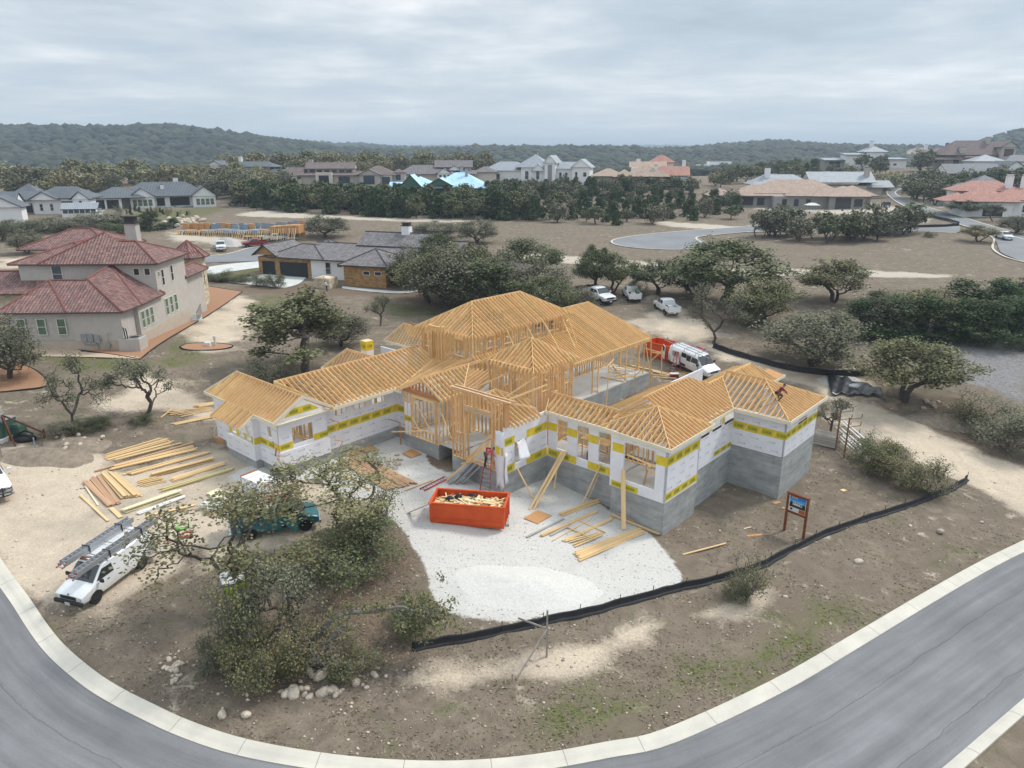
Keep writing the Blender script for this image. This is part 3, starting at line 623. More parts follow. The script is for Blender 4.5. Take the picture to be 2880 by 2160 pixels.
wrap_wall((6.1,-.5),(10.3,-.5),-.42,3.44,[(.92,3.38,.3,3.06)],[(2.2,2.85),(-.4, .05,0,2.15)])
wrap_wall((6.1,-.02),(6.1,-.5), -.42,3.44,(), [(2.2,2.85)], nrm=-1,logos=False)
wrap_wall((10.3,-.5),(10.3,3.9), -.42,3.44,(), [(2.2,2.85),(-.3,.25)])
wrap_wall((10.3,3.9),(9.9,3.9),-.1,3.44,(),(),logos=False)
wrap_wall((9.9, 3.9),(9.9,9.9),.08,3.42,[(1.0, 2.1,2.6,3.0),(2.7,4.0,2.62,3.1), (4.6,6.0,2.6,3.15)],[(.35,.72, 3.2,6.0)])
wrap_wall((9.9,9.9),(13.9,9.9),.5,3.42, (),[(1.84,2.44)])
wrap_wall((13.9,9.9),(13.9,16.1),.5,3.42,[(2.4, 4.0,2.5,2.86)], [(1.84,2.44)])
wrap_wall((13.9,16.1),(9.6,16.1),.5, 3.42,(),());wrap_wall((3.1,17.9), (3.1,4),.1, 3.4,[(3,4.5, .2,2.3)],());wrap_wall((-22,-10.4),(-22,-14.4),0,3.3,(), ())
wrap_wall((-24.4,4.05),(-20.5,4.05),0,3.3,(),())
# flashing tape under the narrow windows
tp=MB()
for a,b in((4.85,6.05),(6.55,7.95),(8.45,9.95)):tp.add([(9.906,a, 2.44),(9.906,b, 2.44),(9.906,b, 2.62),(9.906,a, 2.62)],[(0, 1,2,3)], 0)
tp.add([(13.906,12.2,2.4), (13.906,13.95,2.4), (13.906,13.95,2.52), (13.906,12.2,2.52)],[(0,1,2, 3)],0)
for y0,y1 in((6.1,6.5),(8.0,8.4)):tp.add([(9.907,y0,2.62),(9.907,y1,2.62),(9.907, y1,3.2),(9.907, y0,3.2)],[(0,1,2,3)],1)
tp.build('flashing_tape',[M['tape_black'],M['yellow']],H)
# torn flap of house wrap at the window beside the entry, and the ragged end hanging over the foundation
fl=MB();rows=[]
for k in range(9):
 t=k/8;rows.append([(.03+.55*t+.06*math.sin(4*t+j),-3.55+j*.2-.12*t+.05*math.sin(7*t+j*1.3),2.1-1.25*t+.05*math.cos(3*j+5*t))for j in range(6)])
fl.rings(rows, close=False,cap=False)
rows=[]
for k in range(10):
 t=k/9;rows.append([(-.75+.16*j+.03*math.sin(9*t+j),-4.80-.05*math.sin(5*t+2*j)-.03,3.2-(4.3+.25*math.sin(j*2.2))*t)for j in range(6)])
fl.rings(rows,close=False,cap=False)
rows=[]
for k in range(8):
 t=k/7;rows.append([(.04+.04*math.sin(6*t+j)+.05*t,-4.76+.14*j+.02*math.sin(8*t),1.6-(2.3+.2*math.sin(j*3))*t)for j in range(3)])
fl.rings(rows,close=False,cap=False)
f_=fl.build('wrap_flap',M['wrap'], H,True);f_.modifiers.new('solid','SOLIDIFY').thickness=.008
fy=MB();fy.add([(-.72,-4.868,1.45),(-.02,-4.868,1.42),(-.02,-4.868,2.0), (-.72,-4.868,2.05)],[(0,1, 2,3)]);fy.build('wrap_band',M['yellow'],H)
# left gable wing
Ez=3.62
rp=roof_part('gable_roof_frame',[((-12.35,-12.45,5.03),(-21.6,-12.45,5.03)),((-21.6,-12.45,5.03),(-22.6,-14.6,3.66))],'rafters of the low gable over the wrapped wing')
roof_plane(rp,[(-12.38,-12.45, 5.0),(-21.6,-12.45,5.0),(-22.6, -14.62,3.68),(-12.38,-14.8,3.66)], 'y',3)
roof_plane(rp,[(-15.05,-14.72,3.67),(-19.45,-14.66,3.7),(-19.45, -16.05,2.88),(-15.05,-16.05,2.85)], 'y',3,off=.08)
roof_plane(rp,[(-12.38,-12.45,5.0),(-16.2,-12.42,5.0), (-12.38,-10.05,3.6)],'y',1)
fascia(rp,[(-12.33, -14.98,3.62),(-12.33,-12.45,5.06),(-12.33,-9.95,3.6)],.26,.06);fascia(rp,[(-12.33,-14.95, 3.62),(-15.0,-14.95,3.62),(-15.0, -16.15,2.86)],.22)
fascia(rp,[(-22.7,-14.8,3.66), (-19.5,-14.8,3.66)]);fascia(rp,[(-22.75,-14.75,3.68),(-21.6,-12.4,5.06)])
so=MB();so.box(-15.0, -12.34,-14.94,-14.47,3.36,3.385);so.box(-12.74,-12.34,-14.9,-9.95,3.36,3.39);so.build('soffit',M['fascia'],rp)
# long wing
rp=roof_part('wing_roof_frame',[((-16.2,-12.4,5.33), (-16.2,2.0,5.33)),((-12.1,-10.1,3.6),(-16.2,-12.4,5.33)),((-11.95,-4.0,3.68),(-14,2.15,4.72))],'long run of rafters behind the wrapped wall')
roof_plane(rp, [(-12.1,-10.15, 3.58),(-12.1,-3.6,3.58),(-14.0, 2.1,4.39),(-16.2,2.1,5.32),(-16.2,-12.4,5.32)],'x',2.5,sp=.40)
roof_plane(rp,[(-20.3, -10.2,3.58),(-20.3,2,3.58),(-16.2,2.1,5.32),(-16.2,-12.4,5.32)], 'x',-2,sp=.5)
fascia(rp,[(-12.05,-10.2,3.6), (-12.05,-3.1,3.6)],.24);fascia(rp,[(-12.05,-3.1, 3.6),(-11.3,-3.1,3.6)],.24)
so=MB();so.box(-13.0,-12.08,-10.35,-3.1,3.34,3.365);so.build('soffit',M['fascia'],rp)
rp=roof_part('dormer_roof_frame',[((-20.2,-2.9,5.22),(-16.4,-2.9,5.22)), ((-20.2,-2.9, 5.22),(-21.9,-4.4,3.52))],'small rear hip behind the long wing')
roof_plane(rp,[(-21.85,-4.4,3.5),(-20.2,-2.9,5.2), (-16.5,-2.9,5.2),(-20.1,-4.4, 3.5)],'y',1.5);fascia(rp,[(-21.95,-4.5,3.52),(-20.1,-4.5,3.52)]);fascia(rp,[(-21.95,-4.45,3.54),(-20.2,-2.85,5.26)], .2)
rp=roof_part('rear_roof_frame',[((-24.1,6.9,5.22),(-16,6.9,5.22)),((-24.1,6.9,5.22),(-25.4,5.4,3.52))],'rear hip behind the tall clerestory')
roof_plane(rp,[(-25.4,5.4,3.5),(-24.1,6.9,5.2),(-16.1,6.9,5.2),(-16.1,5.4,3.5)], 'y',1.5);fascia(rp,[(-25.5,5.3,3.52),(-19,5.3,3.52)]);fascia(rp,[(-25.5,5.35,3.54), (-24.1,6.95,5.26)],.2)
roof_plane(rp,[(-25.4,8.4,3.5),(-24.1,6.9,5.2),(-16.1,6.9,5.2),(-16.1,8.4,3.5)],'y',-2)
ch=MB();ch.box(-20.4,-19.6,-1.25,-.45,3.2,4.75, 0);ch.box(-20.404,-19.596,-1.254,-.446,4.75,5.55,1);ch.box(-20.4,-19.6,-1.25,-.45,5.552, 5.6,2)
put_text(ch,'E.100df',(-20.25,-1.262,5.0),(1,0,0),(0,0, 1),.28,3,.55);put_text(ch,'E.100df',(-19.588,-1.15,5.0), (0,1,0), (0,0,1), .28,3,.55)
ch.build('wrapped_chimney',[M['wrap'],M['yellow'],M['lumber_pale'],M['ink']],H)
# porch gable and the shallow roofs round it
rp=roof_part('porch_roof_frame',[((-8.9,-4.45,5.25),(-8.9,2.2,5.25)), ((-11.95,-4.3, 3.75),(-9.6,2.0,5.36)),((-9.6,2,5.36),(-10.1,5,5.6)),((-6.6,-2.2,3.95), (-8.9,.85,5.25))],'rafters over the open framed porch')
roof_plane(rp,[(-8.9,-4.42,5.2),(-8.9,.8,5.2),(-6.7,-2.2,3.93),(-6.5, -4.42,3.8)],'x',2.6)
roof_plane(rp, [(-6.7,-2.2, 3.9),(-5.5,-2.3,3.9),(-5.5, 1.6,5.15),(-8.9,.9,5.15)],'y', 2.2)
roof_plane(rp, [(-11.9,-4.25, 3.72),(-14,2.1,4.62),(-9.6,2.0,5.3)],'y',2.3, sp=.36)
roof_plane(rp,[(-11.9,-4.42,3.7),(-9.6,2.0,4.9),(-8.95,2.0,5.2),(-8.95,-4.42,5.2)],'x',1.5)
pg=MB()  # gable studs and header over the porch front
for x in np.arange(-11.0,-6.9,.41):
 zt=5.2-.55*abs(x+8.9)
 if zt>4.0:pg.box(x,x+.042, -4.2,-4.06,3.95, zt)
pg.box(-11.3,-7.0,-4.22, -4.06,3.62,3.95);pg.build('porch_gable',M['lumber_red'],rp)
fascia(rp,[(-12.0,-4.45, 3.62),(-11.2,-4.45,3.62)],.2)
wl_=MB();pw=wl_.box(-11.28,-11.2,-4.2,-4.1,0, .1).build('porch_framing',M['lumber'],H)
stud_wall(pw,(-11.3,-4.1),(-7.35,-4.1),0,3.62,[(1.0, 3.55,.75,3.3)], prio=2.6)
stud_wall(pw,(-7.4,-4.0),(-7.4,-.3), 0,3.7,[(1.2, 2.2,1.2,2.6)], prio=2.0);stud_wall(pw,(-11.25,-3.4), (-11.25,2),0,3.6,prio=0);stud_wall(pw,(-11.2,0),(-5.5,0),0,3.6,prio=0)
b_=MB()
for a,b in(((-10.2,-4.15,3.3),(-7.8,-4.25,.7)),((-7.9,-3.6, 3.2),(-10.2,-3.5,.6)),((-10.3,-4.2,1.6),(-9.0,-4.3,.3)),((-11.2,-5.6, .55),(-8.5,-4.3,.95)),((-6.0,-5.0,1.9),(-7.6,-4.3,.2)),((-7.2,-3.9, 2.6),(-5.4,-4.6,1.2))):b_.beam(a,b,.04,.09)
b_.build('brace', M['lumber'],pw)
# tall entry wall
et=MB().box(-5.16,-5.08, -4.7,-4.3,0, .08).build('entry_framing',M['lumber'],H)
stud_wall(et,(-5.18,-4.71),(.0,-4.71), 0,5.4,[(1.32, 4.0,.05,3.92)], prio=3.2,sp=.36);stud_wall(et,(-5.18, -4.32),(.0,-4.32),0,5.4,[(1.32,4.0,.05,3.92)],prio=1.2,sp=.40)
stud_wall(et,(-5.15,-4.7),(-5.15, -4.3),0,5.38, prio=2,sp=.3);e2=MB()
for s in(-4.86,.0):pass
for x in(-4.75,-4.4,-.55):
 for z in(1.1,2.0):e2.box(x-.16,x+.16,-4.76,-4.66,z, z+.045)
e2.box(-5.22,.58,-4.8,-4.66,5.40,5.46);e2.box(-5.22,.58, -4.38,-4.24,5.40, 5.46);e2.box(-3.95,-1.05,-4.8,-4.64,3.95,4.3);e2.build('entry_header',M['lumber_pale'], et)
e3=MB();e3.box(.04,.1,-4.78,-4.26,3.5, 5.3);e3.build('sheathing_panel',M['osb'],et)
e4=MB()
for a,b in(((-3.6,-4.9,.1), (-1.2,-4.75,2.7)),((-3.5,-5.0,.05),(-1.15, -4.85,2.3)),((-3.4,-5.1,.0),(-1.1,-4.9,2.15)),((-4.1,-6.4,-1.1),(-2.4,-5.0,1.0)),((-3.2,-5.8,.25),(-1.5,-5.2,.9)),((-1.0,-4.2,4.9),(-.2, .2,5.4)),((.1,-4.5,5.3),(1.6,-3.2,4.9)), ((-4.3,-4.3, 5.0),(-3.0,-.6,6.0)),((-1.5,-4.3,4.6),(-.6,-.6,6.1))):e4.beam(a,b,.04,.12)
e4.build('brace',M['lumber'], et)
rp=roof_part('entry_roof_frame',[((-2.8,-4.2,5.2),(-2.8, -2.6,5.2)),((-2.8,-2.6,5.2),(-.9,-.8,4.3))],'short rafters beside the tall entry wall')
roof_plane(rp,[(.5,-4.25,3.62),(.5,-.9,3.62),(-.9,-.9,4.27),(-2.8, -2.7,5.16),(-2.8,-4.25,5.16)], 'x',2.6)
# entry tower
tw=MB().box(-5.36,-5.3,-.46, -.4,0,.1).build('tower_framing',M['lumber'], H)
stud_wall(tw, (-1.02,-.5), (-1.02,4.4),0,6.55,[(1.0,1.8, 4.6,6.0),(2.4, 3.2,3.9,6.1),(3.8,4.5,4.6,6.1)],prio=2.8,sp=.34);stud_wall(tw,(-5.4, -.48),(-1.05, -.48),0,6.55, [(.7,1.35,3.6, 6.1),(2.3,3.1, 3.6,6.1)],prio=2.8,sp=.34)
stud_wall(tw,(-5.38,-.4),(-5.38,4.4), 0,6.55,[(1.5, 2.6,4,6)], prio=.2);stud_wall(tw,(-5.3,4.38),(-1.1,4.38),0,6.55,[(1.5,2.6,4, 6)],prio=.2)
t2=MB()
for z in(1.8,3.0,4.2,5.4):
 for k in range(8):t2.box(-1.09,-.95,-.3+k*.6, -.02+k*.6,z+.1*(k%2), z+.045+.1*(k%2));t2.box(-5.2+k*.5,-4.9+k*.5,-.55,-.41,z+.12*((k+1)%2),z+.045+.12*((k+1)%2))
t2.build('blocking',M['lumber_pale'], tw)
pk=(-3.2,1.95,8.15)
rp=roof_part('tower_roof_frame',[(pk, (-.6,-.9,6.4)),(pk,(-5.8,-.9,6.4)),(pk,(-.6,4.8,6.4)),(pk,(-5.8,4.8,6.4))],'pyramid of rafters on the entry tower')
ce=[(-.62,-.88,6.42),(-.62,4.78,6.42),(-5.78,4.78,6.42),(-5.78,-.88,6.42)]
for i,run in((0,'x'),(1, 'y'),(2,'x'),(3,'y')):roof_plane(rp,[ce[i], ce[(i+1)%4],pk],run,2.8 if i in(0, 3)else 0,sp=.38)
# clerestory block
zb_=lambda s:4.3
cl=MB().box(-15.86, -15.8,2.05,2.1,3.6,4).build('clerestory_framing',M['lumber'],H)
ops=[(1.6,2.55,5.75, 6.75),(3.9,4.85, 5.75,6.75),(6.0, 6.9,5.8,6.75),(8.0,8.85,5.8,6.75), (9.9,10.75,5.8,6.75)]
stud_wall(cl,(-9.62,2.02),(-9.62,14.9),3.8,7.12,ops,prio=2.2,sp=.33);stud_wall(cl,(-15.9, 2.02),(-9.65,2.02),3.8,7.12,[(4.2,5.3,5.2,6.6),(.5,1.5,5.4,6.5)],prio=2.2,sp=.33)
stud_wall(cl,(-15.88,2.1),(-15.88,14.9),3.8,7.12,ops,prio=0);stud_wall(cl,(-15.8,14.88),(-9.7,14.88),3.8,7.12,(),prio=0);stud_wall(cl,(-12.7,3), (-12.7,13),0,7,[(3,5, .1,3)],prio=-1,sp=.6)
stud_wall(cl,(-14.4,1.55),(-12.9,1.55), 4.3,7.5,(),prio=2.2,sp=.3);stud_wall(cl,(-14.4,1.55),(-14.4,2.0),4.3,7.5,(),prio=1.5,sp=.3);stud_wall(cl,(-12.9,1.55),(-12.9,2.0),4.3,7.5,(),prio=1.5,sp=.3)
t3=MB()
for y in np.arange(2.5,14.6,1.07):t3.box(-9.69, -9.55,y,y+.34,5.4+.3*math.sin(y*3),5.445+.3*math.sin(y*3));t3.box(-9.69,-9.55,y+.4,y+.74,6.3,6.345)
t3.build('blocking',M['lumber_pale'], cl)
ra,rb=(-12.75,5.2,9.2), (-12.75,11.6,9.2);q=[(-9.2,1.6,7.08),(-9.2,15.25,7.08),(-16.3,15.25,7.08),(-16.3,1.6,7.08)];U=Vector((0,0,.03))
rp=roof_part('hip_roof_frame',[(Vector(ra)+U,Vector(rb)+U)]+[(Vector(a)+U,b)for a,b in((ra,q[0]),(ra,q[3]),(rb,q[1]),(rb,q[2]))],'tall hip of rafters on the clerestory')
roof_plane(rp, [q[0],q[1],rb,ra],'x',2.4);roof_plane(rp,[q[3],q[0],ra],'y',2.4);roof_plane(rp,[q[1],q[2],rb], 'y',-1);roof_plane(rp,[q[2],q[3],ra,rb], 'x',-1)
xb=MB().beam((-16.3,1.9,7.0),(-19.0,3.4,6.6),.05, .2).build('ledger_board',M['lumber_red'],rp)
# great patio roof
zr=lambda x:3.6+.466*(-5.85-x)
rp=roof_part('patio_roof_frame',[((-12.42,14.9,6.7),(-12.42,22.1,6.7)),((-9.62,2.0, 5.4),(-9.62,14.9,5.4)),((-5.8,11,3.6),(-5.8,24.2,3.6)),((-5.85,24.25,3.64),(-12.42,22.1,6.72))],'wide shed of close set rafters over the patio')
roof_plane(rp, [(-5.7,4.6,zr(-5.7)),(-5.7,24.2,zr(-5.7)),(-12.4,22.1,zr(-12.4)),(-12.4, 14.95,zr(-12.4)),(-9.7,14.95,zr(-9.7)),(-9.7, 2.0,zr(-9.7)),(-8.9,2.0,zr(-8.9)),(-8.3, 4.6,zr(-8.3))],'x',1.6,sp=.33,dep=.28)
bm_=MB();bm_.box(-5.95,-5.75,4.5,24, 3.2,3.42)
for y in(13.98,14.87,19.6,22.9):bm_.box(-5.88,-5.78,y-.05, y+.05,0,3.2)
bm_.box(-10.1, -9.95,4,23.4,3.2,3.4);bm_.build('patio_post_frame',M['lumber'],H)
pf=MB().box(-10.1,-10,4.5,4.6,0,.1).build('patio_framing',M['lumber'],H)
stud_wall(pf,(-10.05, 5),(-10.05,23.4),0,3.2,[(3,5,.1,2.4),(9,12,.1,2.4)],prio=.3);stud_wall(pf,(-9.9,23.45),(-5.9,23.45),0,3.0,[(1,3,.1, 2.2)],prio=.6, sp=.8)
lb=MB()
for a, b in(((-9.4,6.0,7.0),(-7.6,5.6,4.75)),((-9.4,8.6,7.0),(-7.2,8.3,4.55)), ((-9.4,10.9,7.0),(-7.0,10.6,4.5)),((-9.4,13.9,6.6),(-6.9,12.6,4.5)),((-9.3,14.6,6.7),(-7.2,13.3,4.6)),((-4.0,13.6,-1.8), (-4.0,13.9,3.3)),((-4.3,14.0, 2.9),(-5.9,17.5,2.6)),((-5.9,15,3.1),(-5.2,19,.2)),((-5.8,20,3.0),(-5.3,22.7,.3)), ((-4.6,22.6,-1.7),(-4.9,22.5, 4.3)),((-3.6,22.9,-1.6),(-3.7,22.7,3.2)),((-4.8,22.5,2.5), (-3.5,22.8,2.45)),((-4.7,22.4, .2),(-3.5,22.7,.25)),((-5.9,21.5,.0),(-3.6,22.7,2.9)),((-5.8,23,3.3),(-4.7,22.5,.1)), ((-6.5,23.4,2.5),(-3.6,22.9,2.5)),((-4.4,19.0,-2),(-4.5, 19.2,2.2)),((-5.7,18.2,2.0),(-4.4,19.1,2.0))):lb.beam(a,b, .05,.1)
lb.build('brace',M['lumber'], pf)
# gallery, front room and right wing
rp=roof_part('gallery_roof_frame',[((-.6,1.3,4.5),(5.4,1.3,4.5)),((-.6,.9,4.1),(.1,-.35,3.55))],'low rafters over the gallery behind the courtyard',.3)
roof_plane(rp,[(.15,-.33, 3.56),(5.4,-.33,3.56),(5.2,1.28, 4.45),(-.55,1.28,4.45)],'y',3);roof_plane(rp,[(-.6,3.2,3.5),(5.0, 3.2,3.5),(5.2, 1.3,4.45),(-.55,1.3,4.45)],'y', 0)
fascia(rp, [(.08,-.38,3.58),(4.95,-.38,3.58)],.24)
so=MB();so.box(.1,6,-.36,-.14, 3.33,3.355);so.build('soffit',M['fascia'],rp)
pk=(7.7,2.4,5.0)
rp=roof_part('front_hip_roof_frame',[((7.7,2.4, 5.04),(10.6,-.78,3.64)),((7.7, 2.4,5.06),(4.85, -.36,3.66)),((7.7,2.4,5.04),(10.5,5.2,3.64)),((5.7,3.8,4.9),(5.3,.6,4.1))], 'hip rafters over the wrapped front room',.22)
roof_plane(rp,[(4.9,-.38, 3.6),(10.6,-.76,3.6),pk],'y', 4,sp=.43);roof_plane(rp,[(10.6,-.76,3.6),(10.52,5.2, 3.6),pk],'x', 4,sp=.41);roof_plane(rp,[(4.9,-.3,3.6),pk,(6.1, 3.4,4.6)],'x', 1)
fascia(rp, [(4.86,-.42,3.62),(10.68,-.84,3.62),(10.62,5.3,3.62),(10.15,5.3,3.62)],.26,.06)
so=MB();so.poly([(6.0,-.72,3.37), (10.64,-.8,3.37),(10.6,5.2,3.37), (10.1,5.2,3.37), (10.1,-.3,3.37),(6.0,-.3,3.37)]);so.build('soffit', M['fascia'],rp)
zr=lambda x:3.56+.486*(10.12-x)
rp=roof_part('right_wing_roof_frame',[((6.42,2.6,5.36),(6.42,8.9,5.36)),((6.5,8.9,5.36),(7.6,10,4.84)),((7.6,10,4.84),(7.6,17.6,4.84)),((10.1,9.3,3.6),(7.6,12.3,4.84)),((6.5,2.6,5.36),(5.4,1.3,4.5))],'long right slope of rafters',.3)
roof_plane(rp, [(10.12,4.4,3.56),(10.12,9.4,3.56), (7.6,12.2,zr(7.6)),(7.6,10,zr(7.6)),(6.5,8.9,zr(6.5)),(6.5,2.7,zr(6.5)), (7.8,2.5,zr(7.8))],'x',3.4,sp=.42)
roof_plane(rp, [(2.9,2.7,3.5),(2.9,10.5,3.5), (6.5,8.9,5.32), (6.5,2.7,5.32)],'x',-1);roof_plane(rp,[(9.6,16.4,3.6),(9.6,19.9,3.6),(7.6,17.7,4.75), (7.6,13.2,4.75)],'x',2);roof_plane(rp,[(7.6,10,4.77),(7.6,17.6,4.77), (5.2,19.6,3.6), (5.2,10.5,3.6)],'x',-1)
fascia(rp,[(10.16,5.3, 3.6),(10.16,9.3, 3.6)],.26);fascia(rp,[(9.7,16.5, 3.62),(9.7,20, 3.62),(7.0,20, 3.62)],.22)
ob=MB();ob.poly([(9.62,18.3,3.63),(9.62,19.95,3.63), (8.6,19.0,4.2), (8.6,18.0,4.2)]);o_=ob.build('sheathing_panel',M['osb'],rp);o_.modifiers.new('solid','SOLIDIFY').thickness=.02
ob=MB()
for y in np.arange(5.4,9.3,.82):ob.box(9.7,9.98,y,y+.1, 3.62,3.72)
ob.build('blocking',M['lumber_pale'], rp)
pk=(10.8,12.85,5.22)
rp=roof_part('corner_hip_roof_frame',[((7.6, 12.85,5.26),pk), (pk,(14.3,9.25, 3.62)),(pk,(14.3,16.45,3.62))], 'hip rafters over the tall corner room',.22)
roof_plane(rp,[(10.1,9.28,3.58),(14.3,9.25,3.58),(10.8,12.85,5.2), (7.6,12.85,5.2), (7.6,12.2,4.9)],'y',3.4,sp=.43);roof_plane(rp,[(14.3, 9.25,3.58),(14.3, 16.45,3.58),pk], 'x',3.4,sp=.4);roof_plane(rp,[(14.3, 16.45,3.58),(9.6, 16.4,3.58),(7.6, 12.85,5.2),(10.8, 12.85,5.2)],'y', 1)
fascia(rp, [(10.12,9.2,3.6),(14.37,9.18,3.6), (14.37,16.5,3.6), (9.7,16.5,3.6)],.26,.06)
so=MB();so.poly([(9.95,9.2,3.34),(14.33,9.2,3.34),(14.33,16.4,3.34),(13.85, 16.4,3.34),(13.85, 9.95,3.34),(9.95, 9.95,3.34)]);so.build('soffit',M['fascia'],rp)
# ceiling joists and inner partitions seen through the openings
ij=MB()
for x in np.arange(4.2, 9.8,.61):ij.box(x,x+.04,.2, 9,3.3,3.44)
for y in np.arange(-13.9,-10.6,.61):ij.box(-21,-12.9,y,y+.04,3.22,3.38)
for y in np.arange(-10, 1.5,.61):ij.box(-20,-13.1,y, y+.04,3.24,3.4)
for x in np.arange(10.2,13.8,.61):ij.box(x,x+.04,10.1,16,3.3,3.44)
for x in np.arange(.4,4.2,.61):ij.box(x,x+.04,.2,3.1,3.3, 3.44)
ij.build('ceiling_joists',M['lumber'],H)
ip=MB().box(4.0,4.05,3.2,3.25, 0,.1).build('partition_framing',M['lumber'],H)
stud_wall(ip,(.2,3.15),(9.7,3.15),0,3.3,[(2,3, .1,2.3),(7, 8.4,.1,2.3)], prio=.3);stud_wall(ip,(4.6,3.3),(4.6,9),.1,3.3,prio=-1);stud_wall(ip, (-17,-14.2), (-17,-10.5), 0,3.2,[(1.5, 2.6,.1,2.3)], prio=-.5);stud_wall(ip,(-18,-10.3),(-13.2,-10.3), 0,3.2,[(1.5, 2.6,.1,2.3)], prio=-.5);stud_wall(ip,(-16.6,-10),(-16.6,1.5),0,3.2,[(2,3, .1,2.3),(6, 7,.1,2.3)], prio=-1,sp=.6)
b2=MB()
for a,b in(((-13.2,-13.2,2.9),(-13.6,-11.4, .2)),((-13.8,-12.0,2.8),(-15.6,-11.8,.1)), ((-14,-13.8, 2.8),(-15.8,-13.2,.1)),((7.2,-.35,2.15),(9.4,-.35,1.9)),((8.0,.8,2.6),(8.1,.7,.0)),((8.3,.5,1.15),(9.3,.2,1.0)),((9.3,.2,1.0),(9.2,.1,-.1)), ((9.35,.3,1.0),(9.5,.6,-.1)),((8.3,.5,1.1),(8.2,.3,0)),((.9,.06,1.9),(1.75,.06,2.15)),((.8,.06,2.55),(1.75,.06,2.6)),((4.5,.06,2.5),(5.5,.06,2.45)),((2.7,.06,2.5),(3.6,.06,2.5))):b2.beam(a, b,.04,.12)
b2.build('brace',M['lumber'],ip)
# T shaped ledge braces on the left wing
b3=MB()
for a,b in(((-13.3,-14.62,1.9),(-12.2,-15.0,1.85)),((-12.2,-15.0, 1.85),(-12.9,-14.75,.95)),((-12.9,-14.7,.95),(-11.8,-14.5,1.2)),((-12.6,-14.8, .9),(-11.9,-14.7,.05)),((-12.5,-10.3,2.6),(-11.9,-9.9,2.4)),((-11.9,-9.9, 2.4),(-12.55,-10.2,1.6)),((-12.4,-10.1,.9),(-11.8,-9.7,.85)),((-11.85,-9.75, .85),(-12.2,-10,.0)),((-12.8,-4.6,.95),(-11.6,-4.4,.9)),((-11.65,-4.35, .9),(-11.6,-4.4,-1.1))):b3.beam(a,b,.09, .035)
b3.build('brace',M['lumber_red'],H)
# first 100 rafters and first 100 studs stay parts of their own frame, the rest make one part each
for kind in('rafter','stud'):
 L_=sorted([r for r in _rank if r[2]==kind],key=lambda r:-r[0])
 for i,(pr,_,_,parent,mb, m)in enumerate(L_):
  if i<99:mb.build(kind,M[m],parent)
  else:_rest[kind].merge(mb)
 _rest[kind].build('remaining_'+kind+'s',M['lumber'],H,kind='stuff')
 # finished houses
def tilex(w=.32,h=.42,amp=.8,var=.25,mort=.012, rib=False):
 def f(nt,b,c, vec):
  N,L=nt.nodes,nt.links;uv=N.new('ShaderNodeUVMap')
  bk=N.new('ShaderNodeTexBrick');bk.offset=0 if rib else.5;bk.inputs['Scale'].default_value=1;bk.inputs['Brick Width'].default_value=w;bk.inputs['Row Height'].default_value=h;bk.inputs['Mortar Size'].default_value=mort;bk.inputs['Bias'].default_value=0
  bk.inputs['Color1'].default_value=(1+var,)*3+(1,);bk.inputs['Color2'].default_value=(1-var,1-var,1-var*.8, 1);bk.inputs['Mortar'].default_value=(.42,.40, .42,1);L.new(uv.outputs[0],bk.inputs['Vector'])
  m=N.new('ShaderNodeVectorMath');m.operation='MULTIPLY';L.new(c,m.inputs[0]);L.new(bk.outputs[0],m.inputs[1]);L.new(m.outputs[0],b.inputs['Base Color'])
  sp=N.new('ShaderNodeSeparateXYZ');L.new(uv.outputs[0],sp.inputs[0])
  s=N.new('ShaderNodeMath');s.operation='MULTIPLY';s.inputs[1].default_value=2*math.pi/w;L.new(sp.outputs[0],s.inputs[0]);sn=N.new('ShaderNodeMath');sn.operation='SINE';L.new(s.outputs[0],sn.inputs[0])
  fr=N.new('ShaderNodeMath');fr.operation='FRACT';d=N.new('ShaderNodeMath');d.operation='DIVIDE';d.inputs[1].default_value=h;L.new(sp.outputs[1], d.inputs[0]);L.new(d.outputs[0],fr.inputs[0])
  ad=N.new('ShaderNodeMath');ad.operation='MULTIPLY_ADD';ad.inputs[1].default_value=-1.2;L.new(fr.outputs[0],ad.inputs[0]);L.new(sn.outputs[0],ad.inputs[2])
  bp=N.new('ShaderNodeBump');bp.inputs['Strength'].default_value=amp;bp.inputs['Distance'].default_value=.06;L.new(ad.outputs[0],bp.inputs['Height']);L.new(bp.outputs[0],b.inputs['Normal'])
 return f
M['clay_tile']=mat('clay_tile',(.275,.145,.118),(.20,.125,.115),rough=.7,nscale=2.5,extra=tilex(.34,.42,.9,.30))
M['slate_tile']=mat('slate_tile',(.225,.21,.21),(.165,.152,.152), rough=.8,nscale=2.0, extra=tilex(.9,.38, .5,.18,.02))
M['metal_roof']=mat('metal_roof',(.13,.145,.165), (.105,.12,.14), rough=.5,nscale=.6, extra=tilex(.45,40, .6,.03,.02,True))
M['metal_roof_pale']=mat('metal_roof_pale',(.36,.39,.42),(.30,.33,.36),rough=.5,nscale=.6, extra=tilex(.45,40, .5,.03,.02,True))
M['tan_tile']=mat('tan_tile',(.46,.34,.265),(.38,.285,.225),rough=.8,nscale=.5, extra=tilex(.5,.4, .5,.14))
M['rose_tile']=mat('rose_tile',(.46,.235,.185),(.38,.20,.16),rough=.8,nscale=.6,extra=tilex(.5,.4,.5,.15))
M['brown_tile']=mat('brown_tile',(.20,.155,.145),(.16,.125,.12), rough=.8,nscale=.6, extra=tilex(.6,.4, .5,.12))
M['blue_wrap']=mat('blue_wrap',(.40,.64,.86),(.52,.74,.90),rough=.6,nscale=.5,extra=tilex(1.5,1.0,.1,.06,.01))
M['stucco']=mat('stucco',(.50,.465, .43),(.455,.42, .385),rough=.95,nscale=1.5,bump=.2,bscale=60)
M['stucco_base']=mat('stucco_base',(.50,.43, .35),(.44,.37, .30),rough=.95,nscale=1.2)
